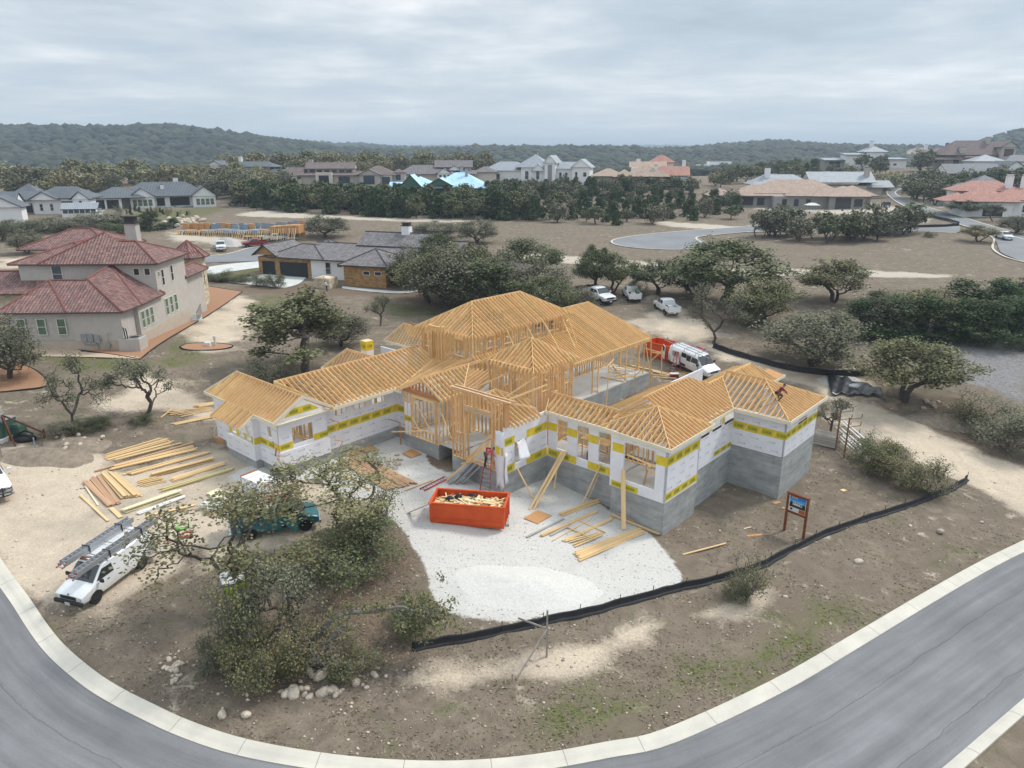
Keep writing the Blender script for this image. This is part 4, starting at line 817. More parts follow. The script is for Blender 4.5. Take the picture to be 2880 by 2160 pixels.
M['white_stucco']=mat('white_stucco',(.80,.80,.80),(.74,.74, .745),rough=.9,nscale=.4)
M['beige_stucco']=mat('beige_stucco',(.46,.42,.37),(.40,.365, .32),rough=.9,nscale=.5)
M['cream_stucco']=mat('cream_stucco',(.62,.56,.48),(.55,.50, .43),rough=.9,nscale=.5)
M['grey_stucco']=mat('grey_stucco',(.30,.29,.28),(.25,.245, .24),rough=.9,nscale=.5)
def brickx(w,h):
 def f(nt,b,c,vec):
  N,L=nt.nodes,nt.links;sp=N.new('ShaderNodeSeparateXYZ');L.new(vec,sp.inputs[0]);ad=N.new('ShaderNodeMath');L.new(sp.outputs[0],ad.inputs[0]);L.new(sp.outputs[1],ad.inputs[1]);cb=N.new('ShaderNodeCombineXYZ');L.new(ad.outputs[0],cb.inputs[0]);L.new(sp.outputs[2],cb.inputs[1])
  bk=N.new('ShaderNodeTexBrick');bk.inputs['Scale'].default_value=1;bk.inputs['Brick Width'].default_value=w;bk.inputs['Row Height'].default_value=h;bk.inputs['Mortar Size'].default_value=.015;bk.inputs['Color1'].default_value=(1.25,1.25,1.25,1);bk.inputs['Color2'].default_value=(.72,.72,.72,1);bk.inputs['Mortar'].default_value=(.9,.9,.9,1);L.new(cb.outputs[0],bk.inputs['Vector'])
  m=N.new('ShaderNodeVectorMath');m.operation='MULTIPLY';L.new(c,m.inputs[0]);L.new(bk.outputs[0],m.inputs[1]);L.new(m.outputs[0],b.inputs['Base Color'])
 return f
M['tan_brick']=mat('tan_brick',(.40,.245, .105),(.31,.18, .08),rough=.9,nscale=1.5,extra=brickx(.55, .2))
M['limestone']=mat('limestone',(.62, .54,.41),(.50, .41,.28),rough=.9,nscale=1.2,extra=brickx(.7,.3))
M['dark_trim']=mat('dark_trim',(.045,.04,.038),rough=.6)
M['brown_trim']=mat('brown_trim',(.10,.065,.055),rough=.7)
M['white_trim']=mat('white_trim',(.66,.65,.61),rough=.6)
M['green_shade']=mat('green_shade',(.10,.17, .10),(.075,.13, .08),rough=.25,nscale=1,spec=.6)
M['dark_glass']=mat('dark_glass', (.022,.027,.032), rough=.12,spec=.7)
M['blue_glass']=mat('blue_glass',(.045,.065,.085),rough=.15,spec=.7)
M['garage_door']=mat('garage_door',(.022,.024,.027),rough=.6)
M['cedar_board']=mat('cedar_board',(.30,.12,.04),(.22, .08,.028),rough=.7,nscale=3)
M['green_board']=mat('green_board',(.045,.13,.085),(.035, .10,.07),rough=.8,nscale=1)
def roof_obj(name,planes,m,parent,th=.14,trim=None, ridge=None,**t):
 """roof planes (lists of points) with UVs in metres along the eave and up the slope; a fascia band under the edge"""
 me=bpy.data.meshes.new(name);V,Fc,UV,MI=[],[],[],[]
 for P in planes:
  P=[Vector(p)for p in P];n=Vector()
  for i in range(len(P)):n+=(P[i]-P[0]).cross(P[(i+1)%len(P)]-P[0])
  n=unit(n)
  if n.z<0:P=P[::-1];n=-n
  ux=unit(Vector((0,0,1)).cross(n))if n.z<.999 else Vector((1,0,0));uy=n.cross(ux);b=len(V);k=len(P)
  V+=[tuple(p)for p in P]+[tuple(p-Vector((0,0,th)))for p in P]
  Fc.append(list(range(b,b+k)));UV+=[(p.dot(ux),p.dot(uy))for p in P];MI.append(0)
  Fc.append(list(range(b+k,b+2*k))[::-1]);UV+=[(0,0)]*k;MI.append(1)
  for i in range(k):j=(i+1)%k;Fc.append([b+i,b+k+i,b+k+j,b+j]);UV+=[(0,0)]*4;MI.append(1)
 me.from_pydata(V,[],Fc);me.materials.append(m);me.materials.append(trim or M['dark_trim']);me.polygons.foreach_set('material_index',MI)
 ul=me.uv_layers.new(name='UVMap');ul.data.foreach_set('uv',np.array(UV,np.float32).ravel());me.update()
 o=link(name,me,parent,**t)
 if ridge:
  mb=MB()
  for a,b_ in ridge:mb.tube([Vector(a)+Vector((0,0,.02)),Vector(b_)+Vector((0,0,.02))],.11,6)
  mb.build('ridge_cap',m if m is not M['clay_tile']else M['clay_ridge'],o)
 return o
M['clay_ridge']=mat('clay_ridge',(.25,.095,.08), (.18,.075,.065), rough=.7,nscale=3)
def roof_planes(x0,x1,y0,y1,ze,zr, kind):
 a,b,c,d=(x0,y0,ze),(x1,y0, ze),(x1,y1, ze),(x0,y1, ze);xm,ym=(x0+x1)/2,(y0+y1)/2;hx,hy=(x1-x0)/2, (y1-y0)/2
 if kind=='pyr':p=(xm,ym,zr);return[[a,b,p], [b,c,p], [c,d,p], [d,a,p]],[(a,p),(b,p),(c,p),(d,p)], []
 if kind=='hipx':h=min(hy,hx*.98);p,q=(x0+h,ym,zr), (x1-h,ym,zr);return[[a,b, q,p],[b, c,q],[c, d,p,q],[d,a,p]],[(p,q),(a, p),(d,p),(b,q),(c,q)],[]
 if kind=='hipy':h=min(hx,hy*.98);p,q=(xm,y0+h,zr),(xm,y1-h,zr);return[[a,b,p],[b, c,q,p],[c,d,q],[d,a,p,q]], [(p,q),(a,p),(b,p),(c,q),(d,q)],[]
 if kind=='gabx':p, q=(x0,ym,zr),(x1,ym,zr);return[[a,b,q,p],[c,d, p,q]],[(p,q)],[[(x0+.4,y0+.5,ze),(x0+.4,y1-.5,ze),(x0+.4,ym,zr-.15)], [(x1-.4,y0+.5,ze),(x1-.4,y1-.5,ze),(x1-.4,ym,zr-.15)]]
 if kind=='gaby':p,q=(xm, y0,zr),(xm, y1,zr);return[[b,c,q,p], [d,a,p,q]],[(p,q)],[[(x0+.5, y0+.4,ze),(x1-.5,y0+.4,ze),(xm,y0+.4, zr-.15)],[(x0+.5,y1-.4,ze),(x1-.5,y1-.4,ze),(xm,y1-.4,zr-.15)]]
 if kind=='mono':return[[a,b,(x1, y1,zr),(x0, y1,zr)]],[],[]
def house(name,label,loc,rz, blocks=(),roofs=(),wins=(),cat='house',tile=None,trim=None,ridge=False,frame='white_trim', chim=(),depth_below=2.5,thing=None):
 h=thing or empty(name, loc,rz,label,cat)
 for bl in blocks:
  x0,x1,y0, y1,z0,z1,m=bl[:7];mb=MB().box(x0,x1, y0,y1,z0-(depth_below if z0<=0 else 0),z1);mb.build('wall',M[m],h)
 for r in roofs:
  x0,x1,y0,y1,ze,zr,kind=r[:7];pl,rd,gb=roof_planes(x0,x1, y0,y1,ze,zr, kind);tm=M[r[7]]if len(r)>7 else M[tile]
  roof_obj('roof',pl, tm,h,.2,M[trim]if trim else None,rd if ridge else None)
  if gb:
   mb=MB()
   for g_ in gb:mb.prism(g_,Vector((0, 0,0))+(Vector((.1,0,0))if kind=='gabx' else Vector((0,.1,0))),0)
   mb.build('gable_wall',M[r[8]if len(r)>8 else blocks[0][6]],h)
 for w in wins:
  side, pos,s,z,ww, hh=w[:6];gm=M[w[6]]if len(w)>6 else M['dark_glass'];fm=M[w[7]]if len(w)>7 else M[frame];nm=w[8]if len(w)>8 else 'window'
  fr, pn=MB(),MB();t=.07 if len(w)<=9 else w[9]
  if side=='y':  # faces -y
   for a in((s-t,s,z-t,z+hh+t),(s+ww,s+ww+t,z-t, z+hh+t),(s,s+ww,z-t,z),(s,s+ww,z+hh,z+hh+t)):fr.box(a[0],a[1],pos-.06,pos+.02, a[2],a[3])
   pn.box(s,s+ww,pos-.03, pos+.01,z,z+hh)
   if nm=='window' and hh>1 and len(w)<=9:fr.box(s,s+ww,pos-.05,pos-.03,z+hh*.48,z+hh*.48+.05)
  else:  # 'x' faces +x
   for a in((s-t,s,z-t,z+hh+t),(s+ww,s+ww+t,z-t,z+hh+t),(s,s+ww,z-t,z),(s,s+ww,z+hh,z+hh+t)):fr.box(pos-.02,pos+.06,a[0],a[1],a[2], a[3])
   pn.box(pos-.01,pos+.03,s,s+ww,z,z+hh)
   if nm=='window' and hh>1 and len(w)<=9:fr.box(pos+.03, pos+.05,s,s+ww,z+hh*.48,z+hh*.48+.05)
  f=fr.build(nm,fm,h);pn.build('pane' if nm=='window' else 'door_panel',gm,f)
 for c in chim:
  x,y,z0,z1,w_,m=c[:6];mb=MB();mb.box(x-w_/2,x+w_/2,y-w_/2,y+w_/2,z0, z1);o=mb.build('chimney',M[m],h)
  cp=MB().box(x-w_/2-.08,x+w_/2+.08, y-w_/2-.08, y+w_/2+.08, z1,z1+.12)
  if len(c)>6:cp.box(x-w_*.4,x+w_*.4,y-w_*.4,y+w_*.4,z1+.12,z1+.5);cp.box(x-w_/2-.05,x+w_/2+.05,y-w_/2-.05,y+w_/2+.05,z1+.5,z1+.58)
  cp.build('chimney_cap',M[c[6]if len(c)>6 else 'dark_trim'],o)
 return h
 # tile-roofed house beside the yard
TL=(-39.2,71.0,2.4);TR=R(3)
th_=empty('tile_roof_house',TL,TR,'two storey beige stucco house with reddish clay tile roofs and green window shades','house')
for x0,x1, y0,y1,z0,z1, m in((-4.8, 0,0,9,-1.5,4.0,'stucco'),(-11.3,-4.8,.12,9,-1.5,4.0,'stucco'),(0,.42,3,9.2,-1.5,4.05,'stucco'),(-11.1,.36,8.6,17,-1.5,7.55,'stucco'),(-.5,1.6,-.3,1.5,-1.5,1.22,'stucco'),(-18,-9,15,32, -1.5,6.8,'stucco'), (-1.5,-.2,17,24,-1.5,4.6,'stucco'),(-30,-11.5, 13.2,20,-1.5,3.4,'limestone')):MB().box(x0,x1,y0,y1,z0,z1).build('wall',M[m],th_)
bs=MB();bs.box(-11.34,.04,-.04,0,-1.5,1.05);bs.box(.42,.47,3,16.4,-1.5,.95);bs.build('wall_base',M['stucco_base'],th_)
F,FL,P_,Q_=(.5,-.5,4.08),(-4.9, -.5,4.08),(-4.75,4.2,6.65),(-4.3,8.6,7.4);RM_, RB_=(.85,3.1,4.1),(.9,9.1,4.15)
roof_obj('roof',[[FL,F,P_],[F, RM_,Q_,P_],[RM_,RB_,Q_],[FL,P_,Q_,(-8, 8.6,5.6)]],M['clay_tile'],th_,.16,M['brown_trim'],[(P_,F),(P_,Q_),(Q_,RM_),(Q_,RB_)])
LA,LP, LQ=(-11.8,-.4,4.06),(-8.6,4.2,6.5),(-4.75,4.15,6.5)
roof_obj('roof', [[LA,(-4.88, -.42,4.06),LQ, LP],[LA,LP, (-11.9,9,4.1)],[LP,LQ,(-4.6,8.6,5.6),(-11.9,8.6,4.2)]], M['clay_tile'],th_,.16,M['brown_trim'],[(LP,LQ),(LA,LP),((-4.9,-.42, 4.06),LP)])
pl,rd,_=roof_planes(-11.75,.95,8.0,17.4, 7.62,9.9,'hipx')
roof_obj('roof',[[(-11.75,8,7.62),(.95, 8,7.62),(-2.9,12.4,9.55),(-5.0,12.4,9.55),(-6.4,12.6,10.5)],[(.95,8,7.62),(.95,17.4,7.62),(-2.9,12.4,9.55)],[(.95,17.4,7.62),(-11.75,17.4,7.62),(-6.4,12.6,10.5),(-5,12.4,9.55),(-2.9,12.4,9.55)],[(-11.75,17.4,7.62), (-11.75,8,7.62),(-6.4,12.6,10.5)]],M['clay_tile'],th_,.18,M['brown_trim'],[((-11.75,8,7.62),(-6.4,12.6,10.5)),((-6.4,12.6, 10.5),(-5,12.4,9.55)),((-5,12.4,9.55),(-2.9,12.4,9.55)),((-2.9,12.4,9.55),(.95,8,7.62)),((-2.9,12.4,9.55), (.95,17.4,7.62))])
for a in((-24.5,-12,26,36,7.0,9.2,'hipx'),(-19,-8.4,14.6,32,6.7,8.6,'hipy'),(-31,-11.2,12.6,21,3.6,5.6,'hipx'),(-2.2,.5,16.6, 24.4,4.7,5.6,'hipy')):
 pl,rd,_=roof_planes(*a);roof_obj('roof',pl,M['clay_tile'], th_,.16,M['brown_trim'],rd)
tu=MB();tu.rings([[(-3.6+2.0*math.cos(a),29+2.0*math.sin(a),z)for a in np.arange(8)*math.pi/4+.39]for z in(-3,5.7)]);tu.build('turret',M['limestone'],th_)
oc=[(-3.6+2.7*math.cos(a),29+2.7*math.sin(a),5.65)for a in np.arange(8)*math.pi/4+.39]
roof_obj('roof',[[oc[i],oc[(i+1)%8],(-3.6, 29,7.75)]for i in range(8)], M['clay_tile'],th_,.14,M['brown_trim'],[(p,(-3.6,29,7.75))for p in oc])
house('','', None,0,(),(),[('y',-.0, -10.13+k*1.95,1.75,.75,1.55,'green_shade')for k in range(3)]+[('y',8.58,-10.6,5.6,1.0,1.75,'dark_glass'),('y',8.58,-1.9, 6.3,.55,.7),('y',8.58,-.75,6.3, .55,.7),('x', .42,3.5,1.5,.7, 1.7,'green_shade'),('x', .42,4.6,1.5,.7, 1.7,'green_shade'),('x', .42,5.7,1.5,.7, 1.7,'green_shade'),('x', .37,9.9,1.5,.75, 1.8,'green_shade'),('x', .37,11.2,1.5,.75, 1.8,'green_shade'),('x', .37,12.5,1.5,.75, 1.8,'green_shade'),('x', .36,10.0,4.9,.6, 1.7,'dark_glass'),('x', .36,12.6,5.0,.6, 1.7,'dark_glass'),('x', .36,9.2,6.0,.3, .5)],thing=th_)
tw_=MB()
for a in(-.39, .39-1.57):
 c,s=math.cos(a),math.sin(a);tw_.obox((-3.6+1.87*c,29+1.87*s,2.8),.06,.8,1.9,a)
tw_.build('window', M['green_shade'],th_)
cb=MB().box(-9.6,-8.2,24.6,25.9,6,10.4);cbo=cb.build('chimney',M['stucco'],th_);MB().box(-9.8,-8.0,24.4, 26.1,10.4,10.55).box(-9.5,-8.3,24.7, 25.8,10.55,11.2).box(-9.8,-8.0,24.4, 26.1,11.2,11.35).build('chimney_cap',M['dark_trim'],cbo)
st_=MB()
for k in range(6):st_.box(.4, 1.4,15.9+k*.28, 16.2+k*.28,-1.2,-.9+k*.17)
st_.build('steps',M['pale_concrete'],th_)
rl=MB()
for k in range(7):rl.tube([(1.4,15.9+k*.28,-.4),(1.4,15.9+k*.28,.5+k*.12)],.02,5)
rl.tube([(1.4,15.9,.5),(1.4,17.6,1.22)],.025, 5);rl.build('railing',M['black'],th_)
mt=MB()
for x,z,w,h_ in((-4.1,1.0,.55,.75),(-3.5,1.0,.55,.75),(-3.9,.72,1.2,.25),(-2.85,.85,.55,.75)):mt.box(x,x+w,-.22,-.05, z,z+h_)
mt.tube([(-2.6, -.14,.85),(-2.6,-.14,-.6)],.05,8);mt.tube([(-2.3,-.14, 1.3),(-2.1,-.14,1.3)],.07,8)
tag(mt.build('electric_meters',M['metal']),'grey electric meter boxes on the tile roofed house wall','meter box').matrix_world=Matrix.Translation(TL)@Matrix.Rotation(TR,4,'Z')
gm_=MB();gm_.tube([(-1.5,-.2,-.1),(-1.5,-.2, 1.75),(-1.35,-.2,1.9),(-1.1, -.2,1.75)],.035,7);gm_.tube([(-1.85,-.2,.75),(-1.3,-.2,.75)],.05,7);gm_.rings([[(-1.55+.24*math.cos(a), -.38+d,.62+.24*math.sin(a))for a in np.arange(12)*math.pi/6]for d in(0,.28)])
tag(gm_.build('gas_meter',M['metal']),'round grey gas meter with pipe on the stucco wall','gas meter').matrix_world=Matrix.Translation(TL)@Matrix.Rotation(TR,4,'Z')
ac=MB();ac.box(-.3,1.4,-.15, 1.3,1.225,1.27);ac_o=tag(ac.build('air_conditioner', M['metal']),'air conditioner top behind the low stucco wall', 'air conditioner');ac_o.matrix_world=Matrix.Translation(TL)@Matrix.Rotation(TR,4,'Z')
fn=MB().tube([(.8,.5,1.272),(.8,.5,1.29)],.45,20);fn.tube([(.2,-.1,1.2), (.18,-.15,2.2),(.1,-.1,2.4)],.06,6).tube([(.42,-.1,1.2),(.4,-.15,2.1),(.3,-.1,2.3)],.06,6);fn.build('fan_grille',M['black'], ac_o)
# planting beds of red river gravel round it, with black edging
M['red_gravel']=mat('red_gravel',(.45,.25,.145),(.27,.15,.09),rough=.9,nscale=9,ndetail=6, lo=.3,hi=.7, bump=.6,bscale=12)
M['tan_path']=mat('tan_path',(.55,.42,.31),(.48,.36,.26), rough=.9,nscale=2)
def bed(pts,m,dz=.06,edge=True, name='gravel_bed',sm=False):
 P=[at(u,v)for u,v in pts];P=catmull(P+[P[0]], 5)[:-1]if sm else[a.lerp(b,k/10)for a,b in zip(P, P[1:]+P[:1])for k in range(10)]
 c=sum(P,Vector())/len(P);mb=MB();R_=[]
 for t in(1,.8,.6,.4,.2):R_.append([Vector((c.x+(p.x-c.x)*t,c.y+(p.y-c.y)*t,0))for p in P])
 for r in R_:
  for p in r:p.z=gz(p.x, p.y)+dz
 mb.rings(R_,cap=False);b0=len(mb.v)-len(P);mb.f.append([b0+i for i in range(len(P))]);mb.m.append(0)
 me=mb.mesh(name,m)
 if sum(p.normal.z for p in me.polygons)<0:me.flip_normals()
 o=link(name,me,kind='structure')
 if edge:MB().tube([Vector((p.x,p.y,gz(p.x,p.y)+.06))for p in P+P[:1]],.07, 5).build('bed_edging',M['black'],kind='structure')
 return o
bed([(216,985),(395, 1012),(488,945),(602,877),(682,821),(560,802),(530,815),(450,905),(410,962),(345,984),(240,978)],M['red_gravel'],.07)
bed([(78,983),(228,981),(216,990),(390,1006),(392,1012),(210,1005),(80,1003)],M['tan_path'],.075,False,'path')
bed([(-60,1100),(-20,1020), (40,1020),(100,1042),(134,1075),(120,1090),(60,1098),(0,1104)],M['red_gravel'],.07, sm=True)
bed([(506,977),(530,968),(600,966),(648,971),(652,977),(620,984),(560,987),(520,984)],M['red_gravel'],.07,sm=True)
p=at(585,975);u_=MB().box(-.3,.3,-.25,.25, 0,.5);bevel(tag(u_.build('utility_box',M['white_trim']),'small pale utility box on the oval gravel bed','utility box'), .06).location=p
p=at(606,973);tag(MB().tube([(0,0,0),(0,0,1.05)],.12,8).box(-.14, .14,-.14,.14,.75,1.1).build('utility_post',M['white_trim']),'slim white utility post on the oval gravel bed','utility post').location=p
# grey-roofed house
GL,GR=Vector((-35.0,124.2,.8)),R(-18)
gh=house('grey_roof_house','single storey house with grey tile roofs, tan brick garage and white stucco walls',GL,GR,[(-10.7,0,1.0,9,0,3.3,'tan_brick'),(0,9.0,1.0,12,0,3.3,'white_stucco'),(9, 16.6,-3.4,4.5,0,3.2,'tan_brick'),(16.6, 24,4.2,12,0, 3.2,'tan_brick'),(7.2, 19.2,6.4,11.8,3, 5.3,'white_stucco')],[(-2,25,.2,13, 3.4,5.5,'gabx'),(-8.6,3.0,.3,9.5, 3.45,5.3,'hipx'),(-11.4,-6.4,.2,9.6,3.7,5.5,'gaby','slate_tile', 'tan_brick'),(8.4,17.4, -4.1,5.3,3.4,5.6,'pyr'),(6.4,20, 5.6,12.6,5.4,7.4, 'gabx','slate_tile','white_stucco'),(21,26,6,13,4.2,6.2,'gabx'),(-6,2,6,14,3.6, 5.6,'hipx')],[('y',.97,-9.8,.05, 2.4,2.45,'garage_door','dark_trim', 'garage_door'),('y',.97, -6.2,.05,5.4,2.45,'garage_door','dark_trim','garage_door'),('y',.97,2.9,.9,.9,1.9),('y',.97, 5.2,2.2,.9,.5),('y',.97,7.2,.5,1.0,2.0),('y', -3.42,12.6,1.9,1.1,.55),('y',-3.42,14.7,1.9,1.1,.55),('x',16.62,-2.2, .6,2.6,2.2,'dark_glass', 'dark_trim')]+[('y', 6.38,8.6+1.9*k, 4.5,.7,.45)for k in range(5)],tile='slate_tile',trim='dark_trim', ridge=True,chim=[(14.5,9.2,6.4,8.6,1.4,'white_stucco','dark_trim')])
MB().box(16.7,20.5,3.6,4.2,2.6,3.3).build('cedar_panel',M['cedar_board'],gh)
ob=MB().box(-2.6,.2, -10.6,-8.0,-.6,1.4).box(-2.3, -.1,-10.3,-8.3,1.41,1.46);ow=tag(ob.build('stone_enclosure',M['limestone']),'square limestone wall enclosure being built beside the pale driveway','wall');ow.matrix_world=Matrix.Translation(at(915,808))@Matrix.Rotation(GR,4,'Z')@Matrix.Translation((1.2,9.6, .2))
for i,(u,v)in enumerate(((748,770),(769,772))):
 mb=MB().rings([[(x*s,y*s*1.1,z)for x, y in((-.32, -.35),(.32,-.35),(.32,.35), (-.32,.35))]for z,s in((0,.8),(1.0,1),(1.02,1.06),(1.1,1.04))]);tb=tag(mb.build('trash_bin', M['black']),['black wheeled trash bin nearer the small garage door','black wheeled trash bin between the two garage doors'][i],'trash bin', 'trash bins by the garage');tb.location=at(u,v);MB().box(-.34,.34,-.4,.38,1.1,1.16).build('lid',M['green_board'], tb)
for i, (u,v)in enumerate(((880,775),(896,778),(907,772))):
 mb=MB().box(-.45,.45,-.2,.2,0,.9 if i<2 else 1.5);a_=tag(mb.build('condenser',M['white_trim']if i<2 else M['metal']),['pale condenser unit nearest the brick garage corner','pale condenser unit in the middle by the white wall', 'tall grey utility cabinet on the white wall'][i],'condenser');a_.location=at(u, v);a_.rotation_euler.z=GR
 if i<2:MB().tube([(0,-.205,.45),(0,-.22,.45)], .33,16).build('fan',M['black'],a_)
 # hidden outbuilding with green sheathing among the oaks
p=at(1462,850);house('shed','dark green sheathed shed with shingled roof among the oaks',p,R(-25), [(-7,0,0,6,0,3.6,'green_board')],[(-7.5,.9, -.6,6.6,3.7,5.2,'gabx','brown_tile','green_board')], (),cat='shed')
p=at(1500,836);bl=MB()
for k in range(4):bl.box(-1+k*.1,5-k*.3, -2,4,-.3-k*.3,0-k*.3)
bl.build('patio', M['pale_concrete'],kind='structure').matrix_world=Matrix.Translation(p+Vector((0,0,.15)))@Matrix.Rotation(R(-25),4,'Z')
p=at(1418,790);tp_=MB().rings([[(1.2*s*math.cos(a)*(1+.2*math.sin(3*a)),.8*s*math.sin(a),3.6+z)for a in np.arange(10)*math.pi/5]for z,s in((0,1),(.3, .8),(.45,.4))]);tag(tp_.build('blue_tarp',M['blue_tarp']if 'blue_tarp' in M else mat('blue_tarp',(.05,.18,.62),rough=.5)),'bright blue tarp glimpsed over the oak crowns','tarp').location=p
# distant houses
g3=lambda z0:[(k,z0)for k in range(3)]
house('white_house','white gabled house with dark metal roof at the frame edge, nearest the low fence',at(20,622),R(20),[(-14,2,0,9,0,4.2,'white_stucco'),(-4,4.8,-5,0,0,3.8,'white_stucco')],[(-15,2.8, -.6,9.6,4.2,7,'gabx'),(-4.8,5.4,-6,3,3.8,6.6,'gaby')],[],tile='metal_roof',chim=[(-8.5,8,5,9.6,2.0, 'white_stucco')])
house('white_house','white house with dark metal roofs and a small round window under its gable',at(110,603),R(14),[(-1,12,0,10, 0,4.4,'white_stucco'),(-10,-1,4,12,0,3.8,'white_stucco'),(10,14,-3,4, 0,4.2,'white_stucco')], [(-1.8,14.5,-.6,10.6,4.4,7.4,'hipx'),(-11,0,3,13,3.9,6.0,'gabx'),(-2,6,-1.5,6,4.0,6.3,'gaby'),(9.4,14.6,-3.8, 6,4.2,6.4,'gaby'),(-8,-2,8,14,6,8,'hipx')],[('y',-.03, .6,1.0,.7,1.8),('y',-.03,3.2, 1.0,.7,1.8),('y',-.03,6.2,.3, 3.6,3.2,'garage_door','white_trim', 'opening'),('y',-3.03,11.6,3.0,.7,.7),('y',3.97,-9, .2,2.6,2.6,'garage_door', 'white_trim','opening'),('y', 3.97,-5,.2,2.4,2.6,'garage_door','white_trim','opening')],tile='metal_roof')
house('white_house','long white house with dark standing seam roofs and two window gables facing the lawn',at(345, 588),R(26), [(-8,0,0,12,0,3.4,'white_stucco'),(0,26,6,18,0,3.4,'white_stucco'),(2.5,9.5,1.5,6,0,3.5,'white_stucco'),(21, 28,0,8,0, 3.5,'white_stucco')],[(-9,7,-.8,13,3.5,6.6,'hipx'),(-1,27,4.5,19, 3.5,7.8,'hipx'),(1.7,10.3,.7,11,3.5,6.4,'gaby','metal_roof','white_stucco'),(20.2,28.8,-.8, 12,3.5,6.6,'gaby', 'metal_roof','white_stucco')],[('y',-.03,-7.4,.2,2.6,2.7,'garage_door','white_trim', 'opening'),('y',-.03,-4.2,.2,3.4,2.7,'garage_door','white_trim','opening')]+[('y',1.47,3.2+1.5*k,.7,1.1,1.9, 'green_shade')for k in range(4)]+[('y',-.03,22+1.45*k,.7,1.05,1.9,'green_shade')for k in range(4)]+[('y',5.97, 10.2,.3,2.4,2.6, 'garage_door','white_trim','opening'),('y',5.97,14.2,.3,6.0,2.7,'garage_door','white_trim','opening')],tile='metal_roof',chim=[(12.4,8.6,3.5,7.0, 1.1,'white_stucco'),(17, 15,6,9,1.6, 'white_stucco')])
house('greenhouse','small white framed greenhouse with glass gable by the young hedge',at(232,612),R(12),[(-5,4,0,4, 0,1.1,'white_stucco')], [(-5.2,4.2,-.3,4.3,2.3,3.9,'gabx','metal_roof_pale','blue_glass')],[('y',-.02,-4.6+1.4*k,1.15,1.2,1.0, 'blue_glass')for k in range(6)]+[('x',4.02,.4+1.1*k, 1.15,.9,1.0,'blue_glass')for k in range(3)],cat='greenhouse')
house('white_house','two storey white house with grey roofs on the ridge behind pale oaks',at(648,521),R(-6),[(-9,-3.2, 0,8,0,8.4, 'white_stucco'),(-3.2,14,3,11,0,7.6, 'white_stucco'),(4,12, -4,4,0,4.6,'white_stucco'),(12,28, -2,6,0,4.4,'white_stucco'),(-19,-12,0,8,0,4,'white_stucco')],[(-10,-2.4,-.8,9, 8.4,10.4,'gaby','metal_roof', 'white_stucco'),(-4,20,2,12,7.8,10, 'hipx'),(-4,4.6,-1.6,4,4.8,6.8,'mono'),(3,13, -5,6,4.6,7.0,'gaby','metal_roof','white_stucco'),(11,29,-3,7, 4.5,6.8,'hipx'),(-20,-11,-1, 9,4.1,6.4,'gaby', 'metal_roof','white_stucco')],[('y',-.03,-6.4,4,.9,2.6),('y', 2.97,3,6,.8, .8),('y',2.97, 6.6,6,.8,.8),('y',-4.03,9.6, 0.2,1.0,2.2)], tile='metal_roof',trim='dark_trim', chim=[(2.6,7, 9,11.6,1.4,'white_stucco', 'white_trim')])
house('beige_house','beige house with brown roofs, square portico and a row of clerestory windows',at(950,524),R(3),[(-15,12,0,14, 0,4.4,'beige_stucco'),(-13,6,4,13, 4,7.0,'beige_stucco'),(-8.5,-1.8,-2.5, 0,0,5.6,'cream_stucco'),(9.8,18,-4, 6,0,4.6,'beige_stucco'),(18,23,-1, 8,0,4.4,'beige_stucco'),(23,28,3,8,0,5.4,'beige_stucco')], [(-16,14,-.8,5.5,4.5,6,'mono'),(-14,7,3,14,7.1,9.6,'gabx', 'brown_tile','beige_stucco'),(9, 19,-5,8,4.7,7,'gaby','brown_tile','beige_stucco'),(8,25,-1, 14,4.6,8.2,'hipx'),(22.4,28.6,2.4,8.6,5.5,7,'pyr'),(-22,-14,0,10,4.3,7.6,'gabx','brown_tile', 'beige_stucco')],[('y', 3.97,-12+3.1*k,5.7,2.0,.8,'dark_glass', 'brown_trim','window',.05)for k in range(6)]+[('y',-2.53,-7.2,.1,4.2,4.4,'dark_glass','cream_stucco','doorway',.2),('y',-.03,.6,1.3, 4.6,2.6,'blue_glass','dark_trim'),('y',-4.03,11.6, 1.0,4.4,3.2,'blue_glass', 'dark_trim'),('y',-1.03,18.9,1,3.2,2.8, 'blue_glass','dark_trim'),('y', 2.97,24.4,2.4,1.8, 2.2,'blue_glass','dark_trim')], tile='brown_tile',trim='dark_trim', chim=[(-13,12,7,10.8,1.8,'beige_stucco')])
house('portico_house','grey roofed house with pale stone portico gable behind the blue wrapped roof',at(1245,517),R(2),[(-20, -2,2,14,0,4.2,'cream_stucco'),(-2,15,2,14,0, 4.4,'cream_stucco'),(-3,13,6,14,4, 7.2,'cream_stucco'),(-2.2,5.2,-1,2,0,5.4,'white_stucco'),(15, 25,4,12,0, 5,'cream_stucco')],[(-21.5,4,.5,15, 4.3,8.3,'hipx'),(-4,14,4.6,15, 7.3,10.4,'gabx','slate_tile', 'cream_stucco'),(-3,4.6,-2,6,4.6,7,'gaby','slate_tile','white_stucco'),(2,9,-1.6,7, 6,8.2,'gaby','slate_tile', 'white_stucco'),(6,16, .6,5,4.4,6, 'mono'),(14,26, 3,13,5.1,7.6, 'hipx')],[('y', -1.03,-1.4+1.9*k,1,1.1,3.0)for k in range(3)]+[('y',-1.03, 4.3,.3,.7,4, 'dark_glass'),('y',1.97, 5.6,.3,3.0,4, 'dark_glass','white_trim','doorway'),('y',1.97,10,.4,4.5,3,'dark_glass','dark_trim'),('y',5.97,6.2,5.8,1.3,1.1),('y',5.97, 9,5.8,1.3,1.1),('y',5.97,-.5, 5.8,1.3,1.1)], tile='slate_tile')
